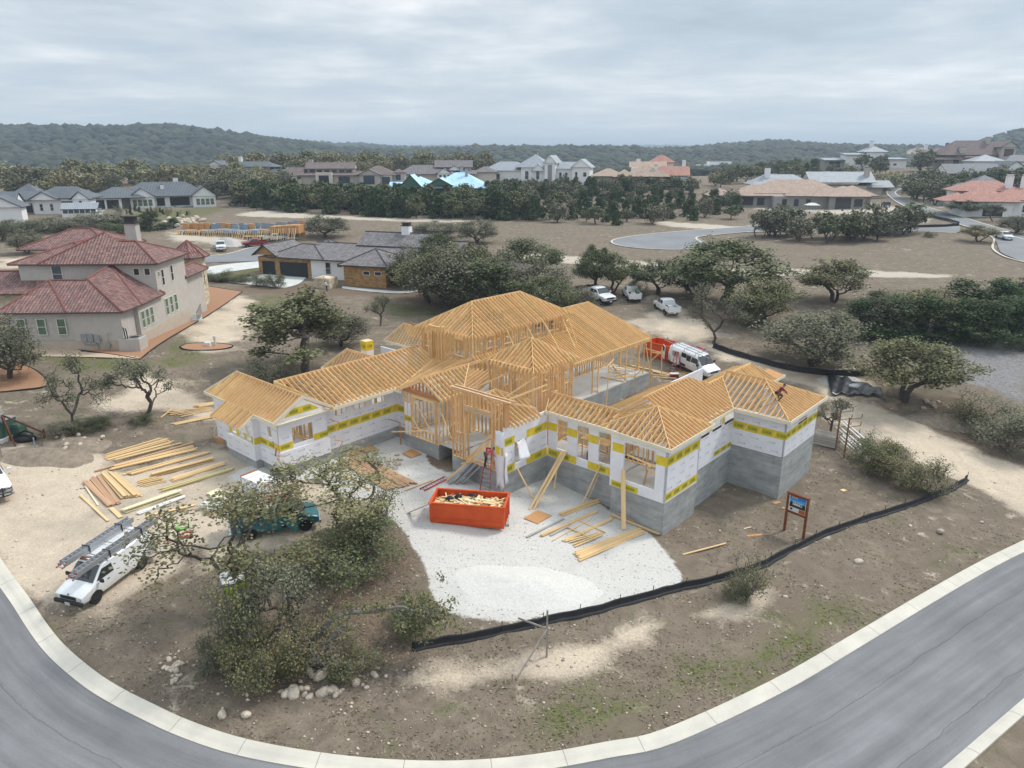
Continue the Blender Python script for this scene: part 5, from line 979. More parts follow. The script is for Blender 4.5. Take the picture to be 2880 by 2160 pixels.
bh=house('wrapped_roof_house','unfinished house whose roof is covered in bright blue underlayment',at(1250,556),R(-3),[(-16,14,1,14,-1,3.8,'green_board')],[(-18.5,-2,-3,15,3.6, 7.8,'hipx'),(-6,17.5,-3.5,16,3.8,9.4,'hipx'),(-17,-8,-4,6, 4.2,8.8,'gaby','blue_wrap', 'green_board'),(-6.5,4,-4.4,6,4.8,7.6,'gaby','blue_wrap','green_board'),(-22,-15,-1, 8,3.6,5.8,'gabx', 'blue_wrap','green_board')],[('y',.97,2,.2,10,3.2,'black','green_board','opening')],tile='blue_wrap',chim=[(8.4,4,7,11, 1.0,'metal'),(6, 8,7,11.4,1.1, 'metal')])
house('white_house','large white house with pale metal gables and a tall arched entry on the ridge',at(1500,511),R(-14),[(-24,-4,2, 14,0,5,'white_stucco'),(-6,6,0, 14,0,6.6,'white_stucco'),(6,11,-3, 10,0,8.6,'white_stucco'),(11,19,0,10,0,6.0,'white_stucco'),(19,27,-3,9, 0,6.6,'white_stucco')], [(-25.5,-3, 1,15,5.1,9, 'hipx'),(-9,8,-.8,15,6.7,12.4,'pyr'),(5.2,11.8, -4,12,8.6,12,'gaby','metal_roof_pale','white_stucco'),(-1,6,-2,6,5,8.4,'gaby','metal_roof_pale', 'white_stucco'),(10,20, -1,11,6.1,9,'gabx'),(18.2,27.8, -4,10,6.7,10.4,'gaby','metal_roof_pale','white_stucco')], [('y',-3.03,7.5,.5,2,7.2,'grey_stucco', 'white_trim','doorway'),('y', -.03,12.4,1.4,1.1,2.8),('y',-.03,15.2,1.4,1.1,2.8),('y',-.03,-4,1.2,1.6,3.6),('y',-.03,1.4,1.2, 1.4,3.6),('y', -3.03,20.4,1.6,1.0,3),('y',-3.03,24.2,2.6,1.4,1.8),('y',1.97,-20, .3,3,3)], tile='metal_roof_pale',trim='white_trim', chim=[(-1,9,9,13.4,2.2,'grey_stucco')])
house('tan_tile_house','sprawling house with tan and rose tile roofs and white walls above the junipers',at(1815,528),R(-8),[(-22,6,2,16,0, 4.4,'cream_stucco'),(-6,8,6,18,4, 8,'white_stucco'),(6, 17,-1,10,0,5,'white_stucco'),(2, 12,14,22,4, 10,'white_stucco')],[(-23.5,-8,0,14,4.6,7.6,'hipx'),(-10,10,-3,14,4.6,9.6,'pyr'),(-14,-4,-1, 10,4.4,7.4,'hipy'),(-7,9,8, 19,8,10.4,'gabx', 'tan_tile','white_stucco'),(1, 13,13,23,10, 13,'hipx','rose_tile'),(5,18,-2,11, 5,8.6,'gabx','rose_tile', 'white_stucco'),(3,10, -4,6,4.6,7.2,'hipy')],[('y', -1.03,8.4,.4,2.4,3),('x',17.02, 1.5,.4,2,3),('x',17.02,5.5,.4,2,3),('y', 1.97,-12,1,1,2)],tile='tan_tile', chim=[(15.8,7, 5,11.2,1.4,'white_stucco'),(-3,16,8, 11.6,1.8,'white_stucco'),(4,2,6,9,1.4,'white_stucco')])
house('flat_roof_building','distant low white flat roofed building at the edge of the dark forest',at(2010,481),R(4),[(-18,18,0,14, 0,7,'white_stucco'),(-6,20,2,12, 7,10,'white_stucco')], [],[('y',-.03,-14+5*k, 3,3.4,2)for k in range(6)],cat='building')
house('stone_house','large grey stone house with light brown tile roofs and scaffold wrap before its windows',at(2290,588),R(-4),[(-26,-14,4, 16,0,4,'grey_stucco'),(-14,4,0, 16,0,4.2,'grey_stucco'),(4,16,-2, 14,0,4.2,'grey_stucco'),(-34,-26,8,16,0,4,'grey_stucco'),(16,20,4,14,0,4,'grey_stucco')], [(-27,-9, 2.6,17,4.2,7.8, 'hipx'),(-35,-25,7,17,4,6.4,'hipx'),(-20,12,4,22,5,9.4, 'hipx'),(-10,10,-1.4,12,4.4,7.6,'hipx'),(3,17.5, -3.4,12,4.4,7.6,'pyr'),(8,22, 2,16,4.4,7.6, 'hipx'),(-2,6,-2.6,8,4.4,7.2,'pyr')],[('y', -.03,-11+4*k,1,1.4,2.2,'dark_glass','dark_trim')for k in range(3)]+[('y',-2.03,6.2,.2,5,3.6,'dark_glass','dark_trim','doorway'),('y',-2.03,12.4, 1,2.6,2.4,'dark_glass', 'dark_trim'),('y',3.97, -24,1,4,2.6,'dark_glass','dark_trim'),('y', 3.97,-18.5,1,2.4,2.4,'dark_glass','dark_trim'),('x',20.02,6,1,2,2.2,'dark_glass','dark_trim')], tile='tan_tile',trim='dark_trim')
house('metal_roof_house','house with a long grey metal roof and two chimneys behind the stone house',at(2330,560),R(-2),[(-26,20,0,12,0,5, 'beige_stucco')],[(-8,17,-1,12,6.2,10,'gabx'),(-30,-6,-1,12, 5.4,9,'hipx'),(14,24,-1,10, 4.4,6.8,'gabx')], [],tile='metal_roof_pale',chim=[(14.4,3,7, 11.6,1.6,'beige_stucco'),(-23,4,7,11.4, 1.8,'white_stucco')])
house('modern_house','white modern house with stacked flat volumes and thin green roof edges on the hill',at(2425,474),R(-4),[(-9,0,0,9,0,7.0,'white_stucco'),(0,8,-4, 8,0,4.8,'white_stucco'),(8,22,-1, 9,0,4.6,'white_stucco'),(2,14,6,14,4,8.4,'white_stucco'),(-19,-9,2,10,0,4.2,'grey_stucco'),(0,6,-6,-4,0,3.6,'white_stucco')], [(-10,4,-1,9,7.1,8,'mono'),(-20,-8.6, .6,10,4.3,5.4, 'mono'),(-1,9,-6.6,0,3.8,4.6,'mono'),(1,15, 5,15,8.5,11.6, 'pyr'),(7,23, -2,10,4.8,5.6,'mono')],[('y', 1.97,-17,.4,6,3.2),('y',-1.03,12,1.6,1.6,1.0),('y',-1.03,15.4, 1.6,1.6,1.0),('y',-.03,2,5.4, 3,.7)],tile='metal_roof_pale',trim='green_board',chim=[(7,10,10,14, 1.6,'white_stucco')])
house('brown_roof_house','dark roofed stone house with tall chimney on the hilltop skyline',at(2650,452),R(-5),[(-46,30,0,24,0,9,'beige_stucco')],[(-50,-8,-3,28,9,18,'hipx','tan_tile'),(-20,20,-2,24,9,17,'hipx'),(8, 36,-8,14,10,18,'gaby','brown_tile','beige_stucco')],[('y',-.03, -40+9*k,3,4,4)for k in range(7)],tile='brown_tile',chim=[(-22,8,12,22,4, 'white_stucco','white_trim'),(6, 6,12,24,4, 'brown_trim','dark_trim'),(-34,6,12,20,4, 'beige_stucco')])
house('brown_gable_house','beige house with brown hip roof and an arched balcony gable',at(2745,477),R(-6),[(-16,14,0,14,0,7,'beige_stucco'),(9,16,-3,8, 0,11,'beige_stucco')], [(-18,15,-1.5,16,7.2,14.4,'hipx'),(8,17,-4,12,11,14,'gaby', 'brown_tile','beige_stucco'),(-20,-8,-3,8, 5,8,'hipx'),(-8,2,-3,8,6,8.8,'hipx')], [('y',-3.03,10.4,6.4,4.6,3.8,'brown_trim', 'white_trim','opening'),('y', -.03,-12,2, 3,3),('y', -.03,-4,2, 3,3)],tile='brown_tile',chim=[(6,6,10,16,2,'beige_stucco'),(-8,1,7, 11,3,'beige_stucco')])
house('white_house','white house with pale gable and dark flat roofs just below the arched balcony house',at(2795,487),R(-5),[(-10,6,0,10,0,5.4, 'white_stucco'),(6,26, 3,12,0,5, 'white_stucco')],[(-11,5,-1,11,5.5,8.6,'pyr','metal_roof_pale'),(5,27,2,13,5.4,8.4,'hipx')],[('y',-.03,-4,.4,6,3.6,'grey_stucco','white_trim', 'garage_door'),('y',2.97, 16,.3,8,3.4, 'black','white_trim','opening')], tile='metal_roof')
house('white_house','long white house with slate grey roof and dark edged gable above the rose tile house',at(2790,522),R(-3),[(-18,2,2,12,0,4.6,'white_stucco'),(2,12,-1,12, -1,6,'white_stucco'), (12,22,1,12,-1,5.6,'white_stucco')],[(-19,4,0,13,4.8,8.6,'gabx'),(1,13.4,-2, 14,6.0,9.8,'gaby', 'metal_roof','white_stucco'),(10, 23,0,13,5.6, 8.6,'gabx')],[('y',1.97,-14,.6, 5.4,2.8,'grey_stucco','dark_trim', 'garage_door'),('y',1.97, -6,.6,4,2.8,'grey_stucco','dark_trim','garage_door'),('y',-1.03,6.6,2.8, 2,1.2),('y', -1.03,10.4,2.4,1.2,2),('y',1.97, -.8,1,1.8,2)],tile='metal_roof',trim='dark_trim')
house('rose_tile_house','white house with rose clay tile roofs and two round topped white chimneys by the road',at(2800,610),R(-14),[(-9,4,0,12,0, 4.2,'white_stucco'),(4, 20,1,14,0, 4.6,'white_stucco'),(-8,8,10,20,3, 6.6,'white_stucco')],[(-11,6,-1.2,13,4.3,7.6,'hipx'),(-2,22,.6,16, 4.7,7.8,'hipx'),(-9.4,10,8.4,21, 6.8,9.6,'hipx'),(-14,-4,2,12,4.2,6.4,'hipx')], [('y',-.03,-3.6,.1,5.2,2.7,'garage_door','white_trim','garage_door'),('y', .97,6.8,1.4,.9, 1.9),('y',.97, 8.2,1.4,.9,1.9),('x',4.05,-.5, 2,.3,.3)], tile='rose_tile',trim='brown_trim', chim=[(5.6,11, 7,11.0,1.7,'white_stucco', 'white_trim'),(9.6,10.4, 6.6,11,1.7,'white_stucco', 'white_trim')])
house('slate_roof_house','low house with slate blue hip roofs behind the rose tile house',at(2728,578),R(-10),[(-8,10,0,12,0,4.2,'white_stucco')], [(-9.5,11,-1,13,4.4,7.2,'hipx'),(2,14,8, 18,6.4,9.6,'pyr')],[('y',-.03, -2,.2,5,2.8,'garage_door','white_trim','garage_door')], tile='metal_roof')
# foundation forms on the lot behind the side street
fw=empty('foundation_forms',at(650,668),R(-6),'stepped foundation forms with blue grey sheeting and plywood braces','construction forms')
rf=random.Random(8)
M['form_sheet']=mat('form_sheet', (.22,.27,.32), (.30,.34,.38), rough=.5,nscale=2)
for k in range(22):
 x=-13.5+k*1.35;b0=.6+.15*math.sin(k)+(1.1 if k>16 else.0)-(.3 if k<4 else 0);MB().box(x, x+1.2,rf.uniform(-.4,.8),4,1.0,1.0+b0).build('form_panel',M['form_sheet' if k<17 and rf.random()<.8 else 'osb'],fw);MB().box(x,x+1.25,3.5+rf.random(),4.4,-.3, 2.4+b0*.5+rf.random()*.3).build('form_panel',M['osb' if rf.random()<.5 else 'form_sheet'],fw)
 mb=MB()
 for j in range(3):mb.beam((x+.4*j, rf.uniform(-1.6,-1),-.4),(x+.4*j+rf.uniform(-.1,.1),0,1.2+b0*.6),.09,.09)
 mb.build('brace', M['lumber_pale'],fw)
 # vehicles (x forward, y to the driver's side, z up)
def paint(n,c,c2=None):
 M[n]=mat(n,c,c2,rough=.28, spec=.5,nscale=1.5);return M[n]
paint('paint_white',(.76,.77, .78),(.70,.71, .72));paint('paint_red', (.22,.02,.022));paint('paint_teal',(.03,.20,.19),(.02,.16, .22));paint('paint_blue', (.05,.08,.12));paint('paint_silver',(.45,.46,.47))
M['rim_black']=mat('rim_black',(.03, .03,.032),rough=.4);M['rim_silver']=mat('rim_silver',(.38,.39,.40),rough=.35,metal=.7);M['lamp_clear']=mat('lamp_clear',(.60,.60,.56), rough=.15,spec=.8);M['lamp_amber']=mat('lamp_amber',(.62,.25,.08), rough=.2);M['lamp_red']=mat('lamp_red',(.40, .02,.02),rough=.2)
M['chrome']=mat('chrome',(.55,.56,.57),rough=.2,metal=.8);M['bumper_black']=mat('bumper_black',(.028,.028,.03),rough=.55);M['plate']=mat('plate',(.70, .71,.72),rough=.4);M['bed_dark']=mat('bed_dark',(.05,.05,.052),rough=.8,nscale=3);M['rust']=mat('rust',(.22,.075,.03), (.12,.05,.03), rough=.8,nscale=8)
# stations: x, bottom z, sill half width, belt z, belt half width, top z, top half width
KINDS={'van':dict(st=((-2.8,.52,.90,1.16,.95, 1.96,.80),(-2.72,.46,.97,1.16,1.0, 2.04,.87),(.85, .44,.98,1.18,1.0, 2.07,.86),(1.0, .44,.98,1.18,1.0, 2.0,.85),(1.86, .44,.98,1.14,.99, 1.24,.92),(2.1, .45,.97,1.06,.98, 1.17,.90),(2.62, .5,.94,.92,.95, 1.03,.86),(2.74, .54,.90,.86,.90, .94,.82)),ax=(1.85,-1.66),wr=.39,roof=(1.0,2.0),cowl=(1.86,1.24), tw=.93),'suv':dict(st=((-2.45,.6,.86,1.12,.90,1.74, .72),(-2.36,.5,.92,1.14,.95,1.84, .76),(.1,.46, .93,1.15,.95,1.87, .76),(.25,.46, .93,1.15,.95,1.82, .76),(1.12,.46, .93,1.1,.94,1.2, .86),(1.4,.47, .93,1.04,.94,1.16, .84),(2.3,.52, .90,.95,.92,1.06, .80),(2.45,.56, .86,.88,.87,.96, .76)),ax=(1.5,-1.4),wr=.38, roof=(.25,1.82), cowl=(1.12,1.2), tw=.86),'pickup':dict(st=((-2.9,.62,.93,.74,.96,.80, .94),(-.86,.52,.97,.74,1.0,.80, .98),(-.84,.5,.97,1.18,1.0,1.84, .76),(-.7,.5,.97,1.18,1.0,1.93, .79),(.45,.5, .97,1.18,1.0,1.95, .79),(.6,.5, .97,1.18,1.0,1.9, .79),(1.42,.5, .97,1.15,.99,1.27, .93),(1.7,.52, .97,1.1,.98,1.24, .91),(2.72,.56, .95,1.02,.96,1.14, .88),(2.9,.6, .90,.95,.90,1.04, .84)),ax=(1.9,-1.75),wr=.40, roof=(.6,1.9), cowl=(1.42,1.27), tw=.93)}
def wheel(parent,x,y, r,rim):
 s=1 if y>0 else-1;mb=MB();n=20
 prof=((.55,-.12),(.9,-.125),(1,-.09),(1,.09), (.9,.125),(.6,.12),(.55,.09))
 mb.rings([[(x+r*q*math.cos(a),y+s*d,r+r*q*math.sin(a))for a in np.arange(n)*2*math.pi/n]for q,d in prof]);w=mb.build('wheel',M['rubber'],parent, True);w.data.set_sharp_from_angle(angle=R(40))
 rb=MB();rb.rings([[(x+r*q*math.cos(a), y+s*d,r+r*q*math.sin(a))for a in np.arange(n)*2*math.pi/n]for q, d in((.6,.08),(.58,.1),(.2,.085),(.18,.125),(.0,.125))])
 for k in range(6):a=k*math.pi/3;rb.beam((x+r*.2*math.cos(a),y+s*.105,r+r*.2*math.sin(a)),(x+r*.56*math.cos(a),y+s*.105,r+r*.56*math.sin(a)),.05,.07)
 rb.build('rim', rim,w)
def vehicle(name,kind,label,cat,pm,group=None,rim='rim_silver',bumper='chrome',glass='glass',wins=True,extra=None):
 K=KINDS[kind];st=K['st'];v=empty(name,(0,0,0),0,label,cat,group);mb=MB();rr=[]
 for x,zb,wr_,zm,wb,zt,wt in st:
  h=[(0,zb),(wr_*.96,zb),(wr_,zb+.1), (wb,(zb+zm)/2+.08),(wb*.995,zm),(wt,zt-.1*min(1,(zt-zm)/.3)),(wt-.10,zt-.012), (0,zt+.015)]
  rr.append([(x,y,z)for y, z in h]+[(x,-y,z)for y,z in h[-2:0:-1]])
 mb.rings(rr);b=mb.build('body', M[pm],v,True)
 bm=bmesh.new();bm.from_mesh(b.data);bmesh.ops.recalc_face_normals(bm,faces=bm.faces);bm.to_mesh(b.data);bm.free();b.data.set_sharp_from_angle(angle=R(32))
 xs=[s[0]for s in st]
 def ys(x,z):
  zm,wb,zt, wt=(float(np.interp(x,xs,[s[i]for s in st]))for i in(3,4,5,6));zt-=.1*min(1,(zt-zm)/.3)
  return wb*.995+(wt-wb*.995)*min(max((z-zm)/max(zt-zm,.01),0), 1)+.008
 def sidewin(pts,nm='side_window',m=None):
  (xa, za),(xb,zb_),(xc,zc),(xd,zd)=pts;nx_,nz_=9,5
  for s in(1,-1):
   mb_=MB();q=[]
   for i in range(nx_+1):
    t=i/nx_
    for j in range(nz_+1):
     r=j/nz_;x=(xa+(xb-xa)*t)*(1-r)+(xd+(xc-xd)*t)*r;z=(za+(zb_-za)*t)*(1-r)+(zd+(zc-zd)*t)*r;q.append((x,s*(ys(x,z)+.012),z))
   mb_.add(q,[[(i*(nz_+1)+j),((i+1)*(nz_+1)+j),((i+1)*(nz_+1)+j+1),(i*(nz_+1)+j+1)][::s]for i in range(nx_)for j in range(nz_)]);mb_.build(nm, m or M[glass],v,True)
 rx, rz=K['roof'];cx,cz=K['cowl'];tw_=K['tw'];nx,nz=rz-cz,cx-rx;l=math.hypot(nx,nz);nx,nz=nx/l*.012,nz/l*.012;tt=st[[s[0]for s in st].index(rx)][6]
 P=lambda t,s, k:(rx+(cx-rx)*t+nx,s*(tt+(tw_-tt)*t)*k,rz+(cz-rz)*t+nz)
 MB().poly([P(.06,1,.88),P(.94,1,.93),P(.94,-1,.93), P(.06,-1,.88)]).build('windshield',M[glass],v)
 zt0=rz-.2;zb0=cz+.06
 if kind=='van':sidewin([(.42,zb0), (1.62,zb0),(1.12,zt0),(.46,zt0)])
 elif kind=='suv':sidewin([(-.55,zb0),(.98,zb0),(.42,zt0+.05),(-.5,zt0+.05)]);sidewin([(-1.5,zb0),(-.66,zb0),(-.62,zt0+.05),(-1.4,zt0+.05)]);sidewin([(-2.2,zb0),(-1.6,zb0), (-1.52,zt0+.05),(-2.1,zt0+.05)])
 else:sidewin([(.2,zb0),(1.28, zb0),(.75,zt0+.04),(.2,zt0+.06)]);sidewin([(-.72,zb0),(.1,zb0),(.1,zt0+.06),(-.66,zt0+.05)])
 back=st[0][0]
 if kind=='pickup':
  MB().poly([(-.852,.66, 1.3),(-.852,-.66,1.3),(-.80, -.62,1.74),(-.80,.62,1.74)]).build('rear_window',M[glass], v)
  bd=MB()
  for s in(1,-1):bd.box(-2.88,-.86,min(s*.86,s*.985), max(s*.86,s*.985),.76,1.27)
  bd.box(-.95,-.86,-.86,.86,.80,1.27);o=bd.build('bed_side',M[pm],v);bevel(o,.025)
  tg=MB().box(-2.93,-2.84,-.86,.86, .62,1.25);bevel(tg.build('tailgate',M[pm],v),.02);MB().box(-2.84,-.95,-.86,.86,.79,.825).build('bed_floor',M['bed_dark'],v)
 else:MB().poly([(back-.01,.66,1.25),(back-.01,-.66,1.25), (back+.005,-.6, 1.78),(back+.005, .6,1.78)][::-1]).build('rear_window', M[glass],v)
 fx,fz=st[-1][0],st[-1][5]
 gr=MB().box(fx-.02, fx+.025,-.52,.52,fz-.24,fz-.03)
 gr.build('grille',M['bumper_black'],v)
 g2=MB()
 for k in range(3):g2.box(fx+.025,fx+.035,-.5,.5,fz-.2+k*.06,fz-.18+k*.06)
 g2.build('grille_bar',M['chrome']if bumper=='chrome' else M['rim_black'],v)
 for s in(1,-1):
  MB().box(fx-.06,fx+.02,min(s*.55,s*.80),max(s*.55,s*.80),fz-.22,fz-.05).build('headlight',M['lamp_clear'],v)
  MB().box(fx-.2,fx-.0,min(s*.80, s*.885),max(s*.80,s*.885),fz-.22,fz-.07).build('indicator',M['lamp_amber'],v)
  MB().box(back-.015,back+.03,min(s*.80,s*.90),max(s*.80,s*.90),.8 if kind!='pickup' else.82,1.25).build('tail_light',M['lamp_red'],v)
  mr=MB();xm=cx-.35;mr.box(xm-.05,xm+.04, min(s*1.0,s*1.08),max(s*1.0, s*1.08),cz+.0,cz+.06);mr.box(xm-.07,xm+.05, min(s*1.06,s*1.30),max(s*1.06, s*1.30),cz-.02,cz+.2);bevel(mr.build('mirror',M['bumper_black']if pm!='paint_white' or kind=='van' else M[pm],v),.03)
  for x in K['ax']:
   wheel(v,x, s*(st[2][2]-.10),K['wr'],M[rim])
   ar=MB();n=14;r=K['wr']+.07;yy=s*(st[2][4]+.008)
   ar.add([(x+r*math.cos(math.pi*k/n),yy,max(K['wr']+r*math.sin(math.pi*k/n),.40))for k in range(n+1)],[tuple(range(n+1))[::-s]]);ar.build('wheel_arch',M['black'],v)
  dh=MB().box(cx-1.05,cx-.9,min(s*(st[2][4]),s*(st[2][4]+.02)),max(s*(st[2][4]),s*(st[2][4]+.02)),1.02,1.07);dh.build('door_handle',M['bumper_black'],v)
 bf=MB().box(fx-.05,fx+.13,-.95,.95,.42,.66);bevel(bf.build('bumper',M[bumper],v), .05,3);br=MB().box(back-.14, back+.03,-.93,.93,.44,.62);bevel(br.build('bumper',M[bumper],v),.04,3)
 pl=MB().box(fx+.13,fx+.145,-.16,.16,.42,.58);pl.build('licence_plate',M['plate'],v);MB().box(back-.155,back-.14,-.16,.16,.46,.62).build('licence_plate',M['plate'],v)
 if extra:extra(v,ys,st)
 return v
def place_by_wheels(v,f,r,side,kind,fit=True):
 K=KINDS[kind];pf,pr=at(*f), at(*r);d=unit((pf-pr)*Vector((1,1,0)));n=Vector((-d.y,d.x,0));k=(pf-pr).length/(K['ax'][0]-K['ax'][1]);k=min(max(k,.92),1.08)if fit else 1
 mid=(pf+pr)/2-d*(K['ax'][0]+K['ax'][1])/2*k-n*side*.98*k;g0=gz(mid.x,mid.y)
 v.location=(mid.x, mid.y,g0+.01);v.scale=(k,k,k);pitch=math.atan2(gz(*(mid+d*1.7)[:2])-gz(*(mid-d*1.7)[:2]),3.4);roll=math.atan2(gz(*(mid+n)[:2])-gz(*(mid-n)[:2]),2)
 v.rotation_euler=Euler((roll,-pitch,math.atan2(d.y,d.x)),'XYZ');return v
def place_heading(v,c,ang,k=1):
 p=at(*c);v.location=p+Vector((0, 0,.01));v.rotation_euler.z=ang;v.scale=(k,k,k);return v
def ladder_mb(L,w=.42,rail=.09,th=.035,step=.3, m=0,m2=1):
 mb=MB()
 for s in(-1,1):mb.box(0,L,s*w/2-th/2,s*w/2+th/2,0,rail, m)
 x=.15
 while x<L:mb.box(x-.02,x+.02,-w/2,w/2,rail*.3,rail*.7, m2);x+=step
 return mb
M['alu']=mat('alu',(.42,.44,.46),(.33,.34, .36),rough=.4,metal=.45,nscale=3,stretch=(.3,4,4))
M['red_fibre']=mat('red_fibre',(.40,.035,.03), rough=.5);M['yellow_fibre']=mat('yellow_fibre',(.45, .36,.05),rough=.5)
def van_extra(v, ys,st):
 rk=MB()
 for x in(-2.2,-.7, .6):rk.tube([(x,-.85,2.0), (x,-.8,2.22),(x,.8,2.22), (x,.85,2.0)],.025,6)
 for s in(-1,1):rk.tube([(-2.6,s*.82,2.22),(.8,s*.82,2.22)],.022,6)
 rk.build('roof_rack',M['metal'], v);rs=MB().poly([(.75,.74, 2.083),(1.0,.72, 2.03),(1.0,-.72,2.03),(.8,-.74,2.083),(.62,-.2,2.086),(.7,.3, 2.086)]);rs.build('rust_patch',M['rust'],v)
 for s in(1,):  # open rear door, swung out to the driver's side
  d=MB();d.obox((-2.95,1.2,1.25), .06,.82,1.45,R(-42));bevel(d.build('rear_door',M['paint_white'], v),.03);g_=MB();g_.obox((-2.97,1.2,1.62),.075,.58,.5,R(-42));g_.build('rear_window', M['rust'],v)
 d=MB();d.obox((-2.95,-1.2, 1.25),.06,.82,1.45,R(42));bevel(d.build('rear_door',M['paint_white'],v),.03);g_=MB();g_.obox((-2.97,-1.2,1.62),.075,.58,.5,R(42));g_.build('rear_window',M['glass'],v)
 b=MB().poly([(-2.815,.78,.7),(-2.815,-.78,.7),(-2.815,-.74, 1.85),(-2.815,.74,1.85)][::-1]);b.build('cargo_opening', M['black'],v)
 lg=MB();put_text(lg,'TEX 4MR',(2.89,-.14,.47),(0,1, 0),(0,0, 1),.07,0,.27);lg.build('plate_lettering',M['ink'],v)
 em=MB().tube([(2.70,0,.985),(2.735,0,1.0)],.06, 12);em.build('badge',M['ink_blue'],v)
v1=vehicle('work_van','van', 'white work van with long ladders on its roof and rear doors open','van','paint_white',None, 'rim_black','bumper_black',extra=van_extra)
place_by_wheels(v1,(276, 1698),(404,1600),1,'van');V1M=Matrix.Translation(v1.location)@v1.rotation_euler.to_matrix().to_4x4()@Matrix.Scale(v1.scale[0],4)
for y,x0,L_,lab in((.72,-3.4,6.4,'stack of aluminium ladder sections strapped on the driver side of the white work van roof'),(-.70,-3.0,5.3,'stack of aluminium ladder sections on the far side of the white work van roof')):
 ld=empty('ladder_stack',(0,0,0),0,lab,'ladders','ladders on the work van')
 for k in range(3):ladder_mb(L_-.15*k,.40,.09,.03).build('ladder',[M['alu'],M['alu']],ld).location=(x0,y,2.26+.11*k)
 en=MB()
 for k in range(3):
  for s in(-1,1):en.box(x0+L_-.15*k,x0+L_+.03-.15*k,y+s*.2-.03,y+s*.2+.03,2.26+.11*k,2.35+.11*k)
 en.build('end_cap',M['red_fibre'], ld);sp=MB()
 for x in(-2.0,.45):sp.box(x-.03,x+.03,y-.26,y+.26,2.58, 2.61);sp.box(x-.03,x+.03,y+.24,y+.27,2.15,2.6)
 sp.build('strap', M['bumper_black'],ld);ld.matrix_world=V1M
rp_=MB();rnd=random.Random(4)
for k in range(9):a=rnd.uniform(0,6.3);rp_.tube([(-.9+.14*math.cos(a+t),.84+.1*math.sin(a*2+t),2.45+.22*math.sin(t+a)-.1)for t in np.linspace(0,5,10)],.03,5)
tag(rp_.build('rope_bundle',mat('olive_rope',(.25,.24,.13),(.14,.13, .07),rough=.9,nscale=12)),'olive rope bundle hung on the white work van ladders','rope').matrix_world=V1M
def suv_extra(v,ys,st):
 g=MB()
 for s in(-1,1):g.tube([(2.5,s*.32,.4),(2.72,s*.32,.5), (2.74,s*.32,.95),(2.62,s*.32, 1.08)],.035,6)
 for z in(.55,.75,1.0):g.tube([(2.5,-.86,z),(2.74,-.7,z),(2.75,.7,z),(2.5,.86,z)],.03,6)
 g.build('bull_bar',M['bumper_black'], v);lg=MB();put_text(lg,'BX 1207',(2.6,-.14,.47),(0,1,0),(0, 0,1),.07,0,.27);lg.build('plate_lettering',M['ink'],v)
v2=vehicle('parked_suv','suv', 'white sport utility vehicle with black bull bar, cut off by the photo edge','car','paint_white',None, extra=suv_extra);place_by_wheels(v2,(46,1402),(-14,1318),1,'suv')
def teal_extra(v,ys,st):
 MB().box(-2.7,.8,-.80,.80,2.085,2.10).build('roof_panel',M['paint_white'], v)
 rk=MB()
 for x in(-2.2,-.7,.6):rk.tube([(x,-.85,2.0),(x,-.8,2.25),(x,.8,2.25),(x,.85, 2.0)],.025,6)
 rk.build('roof_rack',M['bumper_black'],v)
 d=MB();d.obox((.95,-1.42,1.0), 1.0,.06,.85,R(-52));bevel(d.build('front_door',M['paint_teal'], v),.03)
 g_=MB();g_.obox((.95,-1.42,1.62), .8,.05,.45,R(-52));g_.build('side_window',M['glass'],v)
 MB().poly([(.3,-1.008,.55), (1.3,-1.008,.55),(1.3,-1.0,1.2),(.9,-.93,1.85),(.3,-.93,1.85)]).build('door_opening',M['black'],v)
 st_=MB().box(-2.6, 2.2,-1.012,-.99, 1.02,1.07).box(-2.6,2.2,.99,1.012,1.02,1.07);st_.build('side_stripe',M['paint_blue'],v)
v3=vehicle('conversion_van','van', 'teal van with white roof and red ladders half hidden by the oak','van','paint_teal',None, 'rim_black','chrome',extra=teal_extra);place_by_wheels(v3,(862,1494),(706,1520),-1,'van')
V3M=Matrix.Translation(v3.location)@v3.rotation_euler.to_matrix().to_4x4()@Matrix.Scale(v3.scale[0],4)
for y,x0,L_,lab in((-.35,-3.0, 3.9,'red fibreglass ladder lying along the near edge of the teal van roof'),(.45, -1.0,2.6,'short red step ladder lying at the far side of the teal van roof')):
 o=tag(ladder_mb(L_,.5,.1,.05).build('ladder',[M['red_fibre'],M['alu']]),lab,'ladder','ladders on the teal van');o.matrix_world=V3M@Matrix.Translation((x0,y,2.29))
